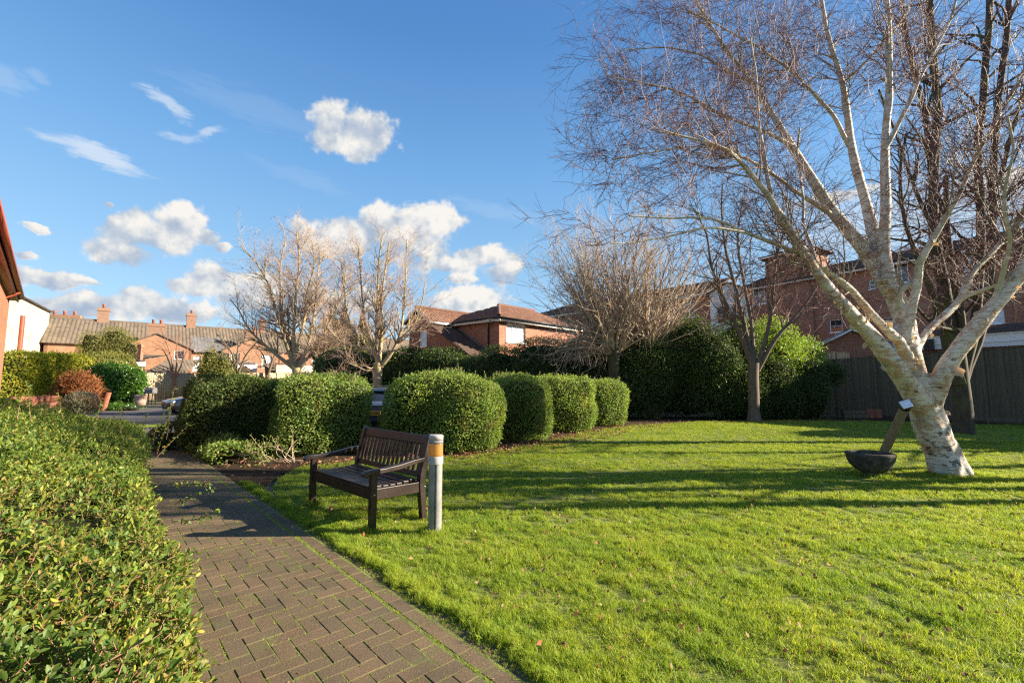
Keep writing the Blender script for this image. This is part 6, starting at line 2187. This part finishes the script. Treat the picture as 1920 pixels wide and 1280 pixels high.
mound('ivy_hedge', 'dark ivy-covered hedge behind the hedge gap, left of the brick house', 'hedge',
      [bl(640, 658, 55, 27.5, 1.4), bl(705, 658, 62, 27, 1.4), bl(765, 652, 60, 25.0, 1.4), bl(825, 656, 60, 24, 1.2), bl(870, 668, 50, 23.2, 1.0)], 'leaf_ivy', 0.10, 190, 3)
mound('ivy_hedge', 'dark sloping ivy bank in front of the brick house and under the drooping shoots', 'hedge',
      [bl(905, 668, 55, 22.5, 1.2), bl(955, 650, 62, 22, 1.2), bl(1015, 640, 66, 21.5, 1.2), bl(1080, 642, 72, 21, 1.2), bl(1150, 645, 72, 21, 1.3)], 'leaf_ivy', 0.085, 230, 13)
mound('evergreen_shrub', 'tall dark evergreen mass between the pollards and the small bare tree', 'shrub',
      [bl(1215, 636, 58, 20.3, 1.2), bl(1262, 616, 44, 20.6, 1.2), bl(1312, 604, 46, 20.2, 1.3), bl(1352, 622, 40, 19.9, 1.1), bl(1390, 606, 46, 20.5, 1.2)], 'leaf_ivy', 0.08, 230, 23, noise=0.34, ns=1.9)
mound('added_shade_hedge', 'unseen evergreen screen added past the board fence to shade the dark tree and lawn', 'hedge',
      [((24.2, 11.6, 3.0), (0.9, 1.6, 3.1)), ((23.4, 14.2, 3.0), (0.9, 1.8, 3.2))], 'leaf_ivy', 0.12, 60, 63, noise=0.3)  # out of view, added for its shade on the dark tree and lawn
mound('bamboo_clump', 'bright yellow-green bamboo clump lit above the ivy fence', 'shrub',
      [bl(1410, 600, 46, 21.0, 1.1), bl(1465, 596, 52, 21.2, 1.1), bl(1518, 628, 40, 21.6, 0.9), bl(1440, 640, 60, 20.6, 1.0)], 'leaf_bamboo', 0.13, 210, 33, aspect=0.3, up=0.5, noise=0.35, depth=0.5)
mound('ivy_hedge', 'low dark ivy draped over the fence below the bright bamboo', 'hedge',
      [bl(1405, 690, 45, 19.7, 0.5), bl(1460, 682, 45, 19.9, 0.45), bl(1515, 676, 40, 20.2, 0.4), bl(1562, 678, 30, 20.6, 0.3, 725)], 'leaf_ivy', 0.075, 300, 43, depth=0.2, noise=0.12)
for px, Y, y0, hw_, lab in ((612, 36, 548, 12, 'narrow ivy-clad dead trunk on the left of three'), (640, 36.5, 560, 15, 'ivy-clad trunk, middle and widest of three'), (676, 36, 570, 13, 'ivy-clad trunk on the right of three, behind the slim ochre tree')):
    mound('ivy_clad_tree', lab, 'tree', [bl(px, y0, hw_ * 0.8, Y, 0.45), bl(px + 3, y0 + 40, hw_ * 1.3, Y, 0.6), bl(px - 4, y0 + 85, hw_ * 1.7, Y, 0.8)], 'leaf_ivy' if px < 620 else 'leaf_olive', 0.15, 110, px, depth=0.2, noise=0.3, e=4.5)
mound('olive_bush', 'rounded olive-green bush in front of the terrace roof', 'shrub', [bl(160, 622, 28, 40, 1.2), bl(200, 612, 34, 41, 1.4), bl(228, 640, 20, 41, 1.0)], 'leaf_olive', 0.14, 120, 53, aspect=0.35, noise=0.3)
mound('garden_shrub', 'leafy shrub in front of the little slate roofed link wing', 'shrub', [bl(392, 655, 16, 41, 0.8), bl(412, 668, 18, 41, 0.8)], 'leaf_olive', 0.15, 110, 57, noise=0.3)

# tall clipped hedge on the left, sunny
HA, HB = v2(at(-10, 700, 29)[:2]), v2(at(246, 700, 38)[:2])
hc = (HA + HB) / 2
hd = (HB - HA)
rt = math.atan2(hd.y, hd.x)
m1 = HA + hd * 0.32
m2 = HA + hd * 0.80
bush('tall_hedge', 'tall yellow-green clipped hedge catching the sun below the white house', 'hedge', (m1.x, m1.y, 1.72), (hd.length * 0.335, 0.8, 1.78), 'leaf_yellow', 0.12, 330, e=6, noise=0.07, rot=rt, depth=0.15, seed=5)
bush('tall_hedge', 'olive-brown rounded hedge joining the yellow-green one by the laurel', 'hedge', (m2.x, m2.y, 1.85), (hd.length * 0.21, 0.9, 2.0), 'leaf_olive', 0.12, 330, e=3.2, noise=0.10, rot=rt, depth=0.15, seed=6)
lp_ = at(214, 720, 33.5)
bush('laurel_bush', 'round glossy green laurel bush at the end of the drive', 'shrub', (lp_.x, lp_.y, 1.35), (1.62, 1.5, 1.42), 'leaf_laurel', 0.16, 170, e=2.6, noise=0.14, nscale=2.0, depth=0.25, seed=7)
rl = at(143, 735, 26)
bush('rusty_shrub', 'rust-brown feathery dead fern mound beside the red wall', 'shrub', (rl.x, rl.y, 0.95), (0.95, 0.7, 1.05), 'leaf_rust', 0.20, 260, e=2.1, noise=0.15, aspect=0.16, depth=0.25, up=0.4, seed=8)
gl = at(152, 750, 23.5)
bush('lavender_bush', 'grey twiggy lavender mound in front of the rusty shrub', 'shrub', (gl.x, gl.y, 0.42), (0.78, 0.55, 0.62), 'leaf_grey', 0.10, 420, e=2.2, noise=0.10, aspect=0.22, depth=0.2, up=0.3, seed=9)
cl = at(215, 758, 27.0)
bush('ground_cover', 'low green ground cover along the drive edge under the laurel', 'shrub', (cl.x, cl.y, 0.05), (1.9, 0.5, 0.22), 'leaf_laurel', 0.08, 260, e=2.2, noise=0.05, depth=0.08, seed=10)

# ------------------------------------------------------------------ small things at the far left
rwA, rwB = v2(at(20, 740, 22.0)[:2]), v2(at(122, 740, 25.5)[:2])
rw = thing('garden_wall', 'low red brick garden wall with a row of slanted bricks, behind the near hedge', 'wall', (rwA.x, rwA.y, 0))
wall(rw, rwA, rwB, 0, 0.55, M['brick_red'], thick=0.22)
Lw = (rwB - rwA).length
bm_ = np_mesh('brick', [(x, y, z) for z in (0, 0.36) for x, y in ((-0.05, -0.13), (0.05, -0.13), (0.05, 0.13), (-0.05, 0.13))], [(3, 2, 1, 0), (4, 5, 6, 7), (0, 1, 5, 4), (1, 2, 6, 5), (2, 3, 7, 6), (3, 0, 4, 7)], M['terracotta'])
dw = (rwB - rwA).normalized()
for k in range(int(Lw / 0.25)):
    p = dw * ((k + 0.5) * 0.25)
    o = link(bpy.data.objects.new('brick', bm_), rw)
    o.location = (p.x + dw.y * -0.0 - dw.y * 0.11, p.y + dw.x * 0.11, 0.555)
    o.rotation_euler = Matrix.Rotation(math.atan2(dw.y, dw.x), 4, 'Z').to_euler()
    o.rotation_euler.rotate_axis('Y', 0.55)
tp = at(190, 755, 26.5)
tl_ = thing('leaning_tiles', 'two terracotta ridge tiles leaning upright beside the lavender mound', 'tiles', (tp.x, tp.y, 0))
for sx, an in ((-0.16, 0.22), (0.14, -0.12)):
    mb = MB()
    n = 7
    pts = [(0.17 * math.cos(a), 0.14 * math.sin(a)) for a in np.linspace(0, math.pi, n)]
    pin = [(0.135 * math.cos(a), 0.105 * math.sin(a)) for a in np.linspace(math.pi, 0, n)]
    mb.extrude([(x, y, 0) for x, y in pts + pin], (0, 0, 1.05))
    o = mb.build('ridge_tile', M['terracotta'], tl_)
    o.location = (sx, 0, 0.0)
    o.rotation_euler = (0.12, an, math.pi)
pot = at(263, 755, 33.0)
pt = thing('plant_pot', 'pale pink round pot standing left of the grey cabinet by the fence', 'pot', (pot.x, pot.y, 0))
MB().lathe([(0.30, 0), (0.34, 0.3), (0.36, 0.62), (0.40, 0.66), (0.40, 0.74), (0.34, 0.74), (0.32, 0.6)], (0, 0, 0), 18).build('body', plain('pale_pink_clay', (0.55, 0.36, 0.29), 0.85, 0.2), pt, True)
MB().lathe([(0.0, 0.62), (0.335, 0.62)], (0, 0, 0), 18, cap=False).build('soil', M['soil'], pt)
bx = at(281, 755, 33.4)
bb = thing('barbecue', 'small grey barbecue on legs with a side shelf by the pale fence', 'barbecue', (bx.x, bx.y, 0))
gm = plain('grey_painted_steel', (0.17, 0.165, 0.175), 0.5, 0.4)
MB().box((0, 0, 0.98), (0.62, 0.45, 0.30)).build('body', gm, bb, bevel=0.02)
MB().box((0, 0, 1.20), (0.64, 0.47, 0.12), taper=0.8).build('lid', gm, bb, bevel=0.02)
for x in (-0.27, 0.27):
    for y in (-0.18, 0.18):
        MB().b2(x - 0.025, x + 0.025, y - 0.025, y + 0.025, 0, 0.83).build('leg', M['black_plastic'], bb)
MB().box((-0.52, 0, 0.94), (0.38, 0.42, 0.03)).build('shelf', M['black_plastic'], bb)


# ------------------------------------------------------------------ cars
def make_car(name, label, loc, rz, paint, plate_text=None):
    t = thing(name, label, 'car', loc, rz)
    # +x is forward; stations: x, z under, z belt, half width low, half width belt
    st = [(2.05, 0.30, 0.60, 0.62, 0.60), (1.98, 0.24, 0.68, 0.74, 0.71), (1.75, 0.20, 0.76, 0.83, 0.80), (1.3, 0.19, 0.84, 0.87, 0.85), (0.85, 0.19, 0.91, 0.88, 0.86), (0.3, 0.19, 0.93, 0.885, 0.865),
          (-0.5, 0.19, 0.95, 0.885, 0.865), (-1.2, 0.19, 0.97, 0.88, 0.86), (-1.7, 0.22, 0.99, 0.85, 0.83), (-1.95, 0.28, 0.97, 0.80, 0.77), (-2.04, 0.36, 0.90, 0.72, 0.70)]
    V, Fc = [], []
    m = 12
    for x, zl, zh, wl, wh_ in st:
        pr_ = [(-wl * 0.86, zl), (-wl, zl + 0.10), (-wl * 1.0, zl + (zh - zl) * 0.55), (-wh_ * 0.99, zh - 0.08), (-wh_ * 0.94, zh), (-wh_ * 0.5, zh + 0.035)]
        pr_ += [(-a, b) for a, b in pr_[::-1]]
        V += [(x, a, b) for a, b in pr_]
    for i in range(len(st) - 1):
        for j in range(m):
            Fc.append((i * m + j, i * m + (j + 1) % m, (i + 1) * m + (j + 1) % m, (i + 1) * m + j))
    body = MB().poly(V, Fc + [tuple(range(m - 1, -1, -1)), tuple((len(st) - 1) * m + j for j in range(m))]).build('body', paint, t, True)
    sb_ = body.modifiers.new('sub', 'SUBSURF')
    sb_.levels = sb_.render_levels = 2
    # cabin: pillars and roof in paint, glazing slightly inside
    rs = [(0.95, 0.90, 0.92, 0.80, 0.80), (0.45, 0.92, 1.20, 0.83, 0.70), (0.05, 0.92, 1.40, 0.84, 0.62), (-0.5, 0.94, 1.45, 0.84, 0.61), (-1.15, 0.96, 1.42, 0.83, 0.60), (-1.62, 0.97, 1.28, 0.80, 0.58), (-1.90, 0.96, 1.00, 0.74, 0.66)]

    def loft(rs_, inset):
        V, Fc = [], []
        for x, zl, zh, wl, wh_ in rs_:
            pr_ = [(-wl + inset, zl - 0.03), (-(wl * 0.45 + wh_ * 0.55) + inset, zl + (zh - zl) * 0.62), (-wh_ + inset, zh - 0.035 - inset), (-wh_ * 0.7, zh - inset), (0, zh + 0.02 - inset)]
            pr_ += [(-a, b) for a, b in pr_[::-1][1:]]
            V += [(x, a, b) for a, b in pr_]
        k = 9
        for i in range(len(rs_) - 1):
            for j in range(k - 1):
                Fc.append((i * k + j, i * k + j + 1, (i + 1) * k + j + 1, (i + 1) * k + j))
        return V, Fc

    V, Fc = loft(rs, 0.012)
    g = MB().poly(V, Fc).build('glazing', M['glass'], t, True)
    V, Fc = loft(rs, 0.0)
    k = 8
    keepf = []
    for i in range(len(rs) - 1):
        for j in range(k):
            top = 2 <= j <= 5
            if top and 2 <= i <= 3:
                keepf.append(Fc[i * k + j])
    MB().poly(V, keepf).build('roof', paint, t, True)
    pil = MB()
    for sy in (-1, 1):
        for (xa, za, wa), (xb, zb, wb_) in (((0.93, 0.93, 0.80), (0.05, 1.40, 0.63)), ((-0.35, 0.95, 0.85), (-0.42, 1.44, 0.62)), ((-1.35, 0.97, 0.83), (-1.12, 1.42, 0.61)), ((-1.88, 1.0, 0.72), (-1.55, 1.31, 0.6)), ((0.05, 1.40, 0.63), (-1.15, 1.42, 0.61))):
            pil.beam((xa, sy * wa, za), (xb, sy * wb_, zb), 0.05, 0.06)
        pil.beam((-1.15, sy * 0.6, 1.42), (-1.6, sy * 0.58, 1.30), 0.05, 0.05)
    pil.beam((-1.62, -0.58, 1.30), (-1.62, 0.58, 1.30), 0.12, 0.05)
    pil.build('pillars', paint, t, bevel=0.01)
    for x in (1.28, -1.28):
        for y in (-0.80, 0.80):
            ty = MB().lathe([(0.20, -0.10), (0.29, -0.105), (0.315, -0.08), (0.315, 0.08), (0.29, 0.105), (0.20, 0.10)], (0, 0, 0), 24, cap=False).build('wheel', M['tyre'], t, True)
            ty.location = (x, y, 0.315)
            ty.rotation_euler = (R_(90), 0, 0)
            rb_ = MB().lathe([(0.205, -0.09), (0.20, 0.0), (0.205, 0.09)], (0, 0, 0), 20, cap=False)
            for q in range(5):
                a = q * 2 * math.pi / 5
                rb_.beam((0, 0, -0.07 if y > 0 else 0.07), (0.2 * math.cos(a), 0.2 * math.sin(a), -0.075 if y > 0 else 0.075), 0.05, 0.02)
            rb_.build('rim', M['rim'], ty)
    for y in (-0.58, 0.58):
        h_ = MB().box((1.93, y, 0.62), (0.16, 0.26, 0.13)).build('headlight', M['lamp_glass'], t, bevel=0.03)
        MB().box((-1.98, y * 1.12, 0.80), (0.12, 0.18, 0.24)).build('tail_light', M['tail_red'], t, bevel=0.03)
        MB().box((0.72, math.copysign(0.96, y), 0.98), (0.12, 0.20, 0.13)).build('door_mirror', paint, t, bevel=0.04)
    MB().box((2.04, 0, 0.44), (0.06, 0.9, 0.12)).build('grille', M['black_plastic'], t, bevel=0.01)
    MB().box((-2.05, 0, 0.42), (0.06, 1.25, 0.10)).build('bumper_trim', M['black_plastic'], t, bevel=0.01)
    MB().box((-2.045, 0, 0.88), (0.03, 0.8, 0.03)).build('tailgate_trim', M['rim'], t, bevel=0.005)
    if plate_text:
        pl = MB().box((-2.085, -0.04, 0.655), (0.012, 0.52, 0.13)).build('number_plate', M['plate_yellow'], t)
        cu = bpy.data.curves.new('plate_text', 'FONT')
        cu.body = plate_text
        cu.size = 0.115
        cu.align_x, cu.align_y = 'CENTER', 'CENTER'
        cu.extrude = 0.001
        to = bpy.data.objects.new('plate_text', cu)
        link(to)
        bpy.context.view_layer.update()
        me = bpy.data.meshes.new_from_object(to.evaluated_get(bpy.context.evaluated_depsgraph_get()))
        bpy.data.objects.remove(to)
        me.materials.clear()
        me.materials.append(M['black_plastic'])
        q = link(bpy.data.objects.new('plate_letters', me), pl)
        q.location = (-2.0935, -0.04, 0.655)
        q.rotation_euler = (R_(90), 0, R_(-90))
    return t


make_car('parked_car', 'dark blue car nosing out at the end of the dark hedge on the drive', (-16.0, 24.6, 0), R_(236), M['car_dark'])
make_car('parked_car', 'blue-silver car with yellow rear plate seen through the gap between the hedges', (-4.06, 15.6, 0), R_(88), M['car_silver'], 'YX04 EBU')

# ------------------------------------------------------------------ bench
BX = Vector((0.717, -0.697, 0)).normalized()
FLp = gnd(585, 949)
FRp = gnd(697, 998)
BX = (FRp - FLp).normalized()
rzb = math.atan2(BX.y, BX.x)
BLn = (FRp - FLp).length
bench = thing('park_bench', 'dark brown slatted wooden bench on the grass beside the path', 'bench', (FLp.x, FLp.y, 0), rzb)
bw = M['bench_wood']
D0 = 0.56                                      # front leg to back leg
for x in (0.0, BLn):
    MB().box((x, 0, 0.295), (0.066, 0.066, 0.59)).build('leg', bw, bench, bevel=0.006)
    # back leg: kinked, sweeping back above the seat
    prof = [(D0 + 0.035, -0.02), (D0 + 0.10, -0.02), (D0 + 0.065, 0.40), (D0 + 0.075, 0.50), (D0 + 0.175, 0.90), (D0 + 0.155, 0.935), (D0 + 0.125, 0.935), (D0 + 0.10, 0.90), (D0 + 0.0, 0.50), (D0 - 0.01, 0.40)]
    MB().extrude([(x - 0.034, y, z) for y, z in prof], (0.068, 0, 0)).build('leg', bw, bench, bevel=0.006)
    MB().beam((x, 0.03, 0.375), (x, D0 + 0.02, 0.365), 0.045, 0.11).build('side_rail', bw, bench, bevel=0.004)
    # arm, scrolled at the front
    arm = [(-0.115, 0.565), (-0.125, 0.590), (-0.10, 0.618), (-0.03, 0.628), (0.12, 0.628), (0.30, 0.645), (0.46, 0.672), (D0 + 0.05, 0.685), (D0 + 0.05, 0.64), (0.46, 0.622), (0.30, 0.592), (0.10, 0.578), (-0.05, 0.576), (-0.075, 0.556)]
    MB().extrude([(x - 0.042, y, z) for y, z in arm], (0.084, 0, 0)).build('armrest', bw, bench, bevel=0.008)
MB().beam((0.02, 0.0, 0.372), (BLn - 0.02, 0.0, 0.372), 0.04, 0.105).build('front_rail', bw, bench, bevel=0.005)
MB().beam((0.02, D0 + 0.03, 0.372), (BLn - 0.02, D0 + 0.03, 0.372), 0.035, 0.09).build('rear_rail', bw, bench, bevel=0.005)
ns = 7
for k in range(ns):
    y = -0.035 + (k + 0.5) * (D0 + 0.02) / ns
    z = 0.442 - 0.018 * math.sin(k / (ns - 1) * math.pi)
    MB().box((BLn / 2, y, z), (BLn - 0.075 if 0 < k else BLn - 0.07, 0.066, 0.026)).build('slat', bw, bench, bevel=0.005)
tl = lambda z: D0 + 0.035 + (z - 0.5) * 0.25
MB().beam((0.03, tl(0.865), 0.865), (BLn - 0.03, tl(0.865), 0.865), 0.036, 0.105, Vector((0, 0.25, 1))).build('top_rail', bw, bench, bevel=0.008)
MB().beam((0.03, tl(0.50), 0.49), (BLn - 0.03, tl(0.50), 0.49), 0.034, 0.06, Vector((0, 0.25, 1))).build('lower_back_rail', bw, bench, bevel=0.005)
nb = 15
for k in range(nb):
    x = 0.03 + (k + 0.6) * (BLn - 0.06) / (nb + 0.2)
    MB().beam((x, tl(0.51), 0.51), (x, tl(0.83), 0.83), 0.046, 0.018, Vector((0, 1, 0))).build('back_slat', bw, bench, bevel=0.003)

for x in (-0.0345, BLn + 0.0345):
    for y, z in ((0.0, 0.375), (D0 + 0.06, 0.365)):
        b_o = MB().lathe([(0.009, -0.003), (0.009, 0.002), (0.005, 0.004)], (0, 0, 0), 10).build('bolt', M['rim'], bench, True)
        b_o.location = (x, y, z)
        b_o.rotation_euler = (0, R_(90 if x > 0 else -90), 0)

# ------------------------------------------------------------------ lamp bollard
bo = gnd(815, 1001)
bol = thing('lamp_bollard', 'grey lamp bollard with an amber lens beside the bench', 'lamp', (bo.x, bo.y, 0), R_(8))
body = MB()
n = 40
gro = []
for z in (-0.05, 0.30, 0.693):
    for i in range(n):
        a = 2 * math.pi * i / n
        dg = math.degrees(a) % 360
        r = 0.0675
        if abs(dg - 270) < 5 or abs(dg - 90) < 5:
            r = 0.061
        body.V.append((r * math.cos(a), r * math.sin(a), z))
for k in range(2):
    body.F += [(k * n + i, k * n + (i + 1) % n, (k + 1) * n + (i + 1) % n, (k + 1) * n + i) for i in range(n)]
bd = body.build('body', M['alu'], bol, True)
MB().b2(-0.0035, 0.0035, -0.0690, -0.060, 0.0, 0.693).build('seam', M['black_plastic'], bol)
MB().lathe([(0.066, 0.690), (0.0735, 0.694), (0.0745, 0.70), (0.0745, 0.765), (0.072, 0.772), (0.05, 0.772)], (0, 0, 0), 36).build('collar', M['alu_pale'], bol, True)
sc_ = MB().lathe([(0.0075, -0.003), (0.0075, 0.004)], (0, 0, 0), 10).build('screw', M['black_plastic'], bol)
sc_.location = (-0.052, -0.0525, 0.745)
sc_.rotation_euler = (R_(90), 0, R_(-45))
MB().lathe([(0.070, 0.773), (0.0715, 0.780), (0.0715, 0.892), (0.070, 0.899)], (0, 0, 0), 36).build('lens', M['lens'], bol, True)
MB().lathe([(0.020, 0.775), (0.022, 0.80), (0.022, 0.86), (0.012, 0.885)], (0, 0, 0), 16).build('bulb', M['white_paint'], bol, True)
MB().lathe([(0.0725, 0.8995), (0.0725, 0.932)], (0, 0, 0), 36).build('cap_band', plain('weathered_grey_band', (0.24, 0.235, 0.245), 0.6, 0.3, 0.3, 12), bol, True)
MB().lathe([(0.073, 0.933), (0.0735, 0.968), (0.0715, 0.980), (0.064, 0.984)], (0, 0, 0), 36).build('cap', M['alu_pale'], bol, True)
MB().box((0.005, -0.012, 0.0), (0.17, 0.17, 0.02)).build('base_plate', M['soil'], bol, bevel=0.01)

# ------------------------------------------------------------------ stone bowl and leaning post by the birch
bo2 = gnd(1634, 892)
pb2 = thing('stone_planter', 'mossy dark stone bowl planter on a short foot left of the birch', 'planter', (bo2.x, bo2.y, 0))
MB().lathe([(0.20, -0.02), (0.19, 0.035), (0.15, 0.055), (0.155, 0.075), (0.22, 0.11), (0.29, 0.185), (0.325, 0.27), (0.335, 0.33), (0.345, 0.345), (0.34, 0.375), (0.305, 0.385), (0.29, 0.365), (0.27, 0.30)], (0, 0, 0), 36).build('bowl', M['stone'], pb2, True)
MB().lathe([(0.0, 0.33), (0.285, 0.325)], (0, 0, 0), 20, cap=False).build('soil', M['soil'], pb2)
t = RNG.uniform(0, 6.28, 45)
q = RNG.uniform(0.15, 0.42, 45)
litter('planter_litter', np.stack([bo2.x + np.cos(t) * q, bo2.y + np.sin(t) * q], 1), 0.045, 0.02, 0.04, 0.9)
pa = at(1648, 868, 8.12)
pa.z = 0.0
pa = gnd(1642, 880)
pb3 = at(1702, 752, 7.52)
lp = thing('wooden_post', 'weathered wooden post leaning against the birch trunk', 'post', (pa.x, pa.y, 0))
ax_ = (pb3 - pa)
po = MB().tube([pa + ax_ * f - lp.location for f in (-0.03, 0.3, 0.6, 0.9, 1.0)], [0.073, 0.071, 0.069, 0.068, 0.062], 12)
po.poly([pa + ax_ - lp.location + Vector((0.06 * math.cos(a), 0, 0.04 * math.sin(a))) for a in np.linspace(0, 5.9, 12)], [tuple(range(12))])
po.build('shaft', M['post_wood'], lp, True)
rq = ax_.to_track_quat('Z', 'Y')
st_ = MB().lathe([(0.076, -0.05), (0.076, 0.05)], (0, 0, 0), 16).build('strap', M['black_plastic'], lp, True)
st_.location = pa + ax_ * 0.93 - lp.location
st_.rotation_euler = rq.to_euler()
pq_ = MB().box((0, 0, 0), (0.20, 0.012, 0.125)).build('plaque', M['plaque'], lp, bevel=0.004)
pq_.location = at(1699, 757, 7.38) - lp.location
pq_.rotation_euler = (R_(-24), R_(-14), R_(10))
stk = thing('garden_stake', 'thin pale split stake beside the leaning post behind the bowl', 'stake', tuple(gnd(1654, 880)))
MB().beam((0, 0, -0.02), (0.10, 0.02, 0.32), 0.03, 0.012).build('stake', M['fence_pale'], stk)

# ------------------------------------------------------------------ bricks and sleeper by the fence
for i, px in enumerate((1632, 1646)):
    g_ = gnd(px, 783)
    o = thing('paving_block', 'red block standing on end by the fence, ' + ('left' if i == 0 else 'right') + ' one of the pair', 'brick', tuple(g_), R_(-20), 'two red blocks by the fence')
    MB().box((0, 0, 0.19), (0.27, 0.2, 0.38)).build('block', M['terracotta'], o, bevel=0.015)
g_ = gnd(1603, 783)
o = thing('timber_sleeper', 'dark timber sleepers stacked at the foot of the fence left of the red blocks', 'sleeper', tuple(g_), R_(-8))
MB().box((0, 0, 0.08), (0.98, 0.22, 0.16)).build('sleeper', M['fence_dark'], o, bevel=0.01)
MB().box((-0.03, 0.02, 0.245), (0.95, 0.2, 0.15)).build('sleeper', M['fence_dark'], o, bevel=0.01)
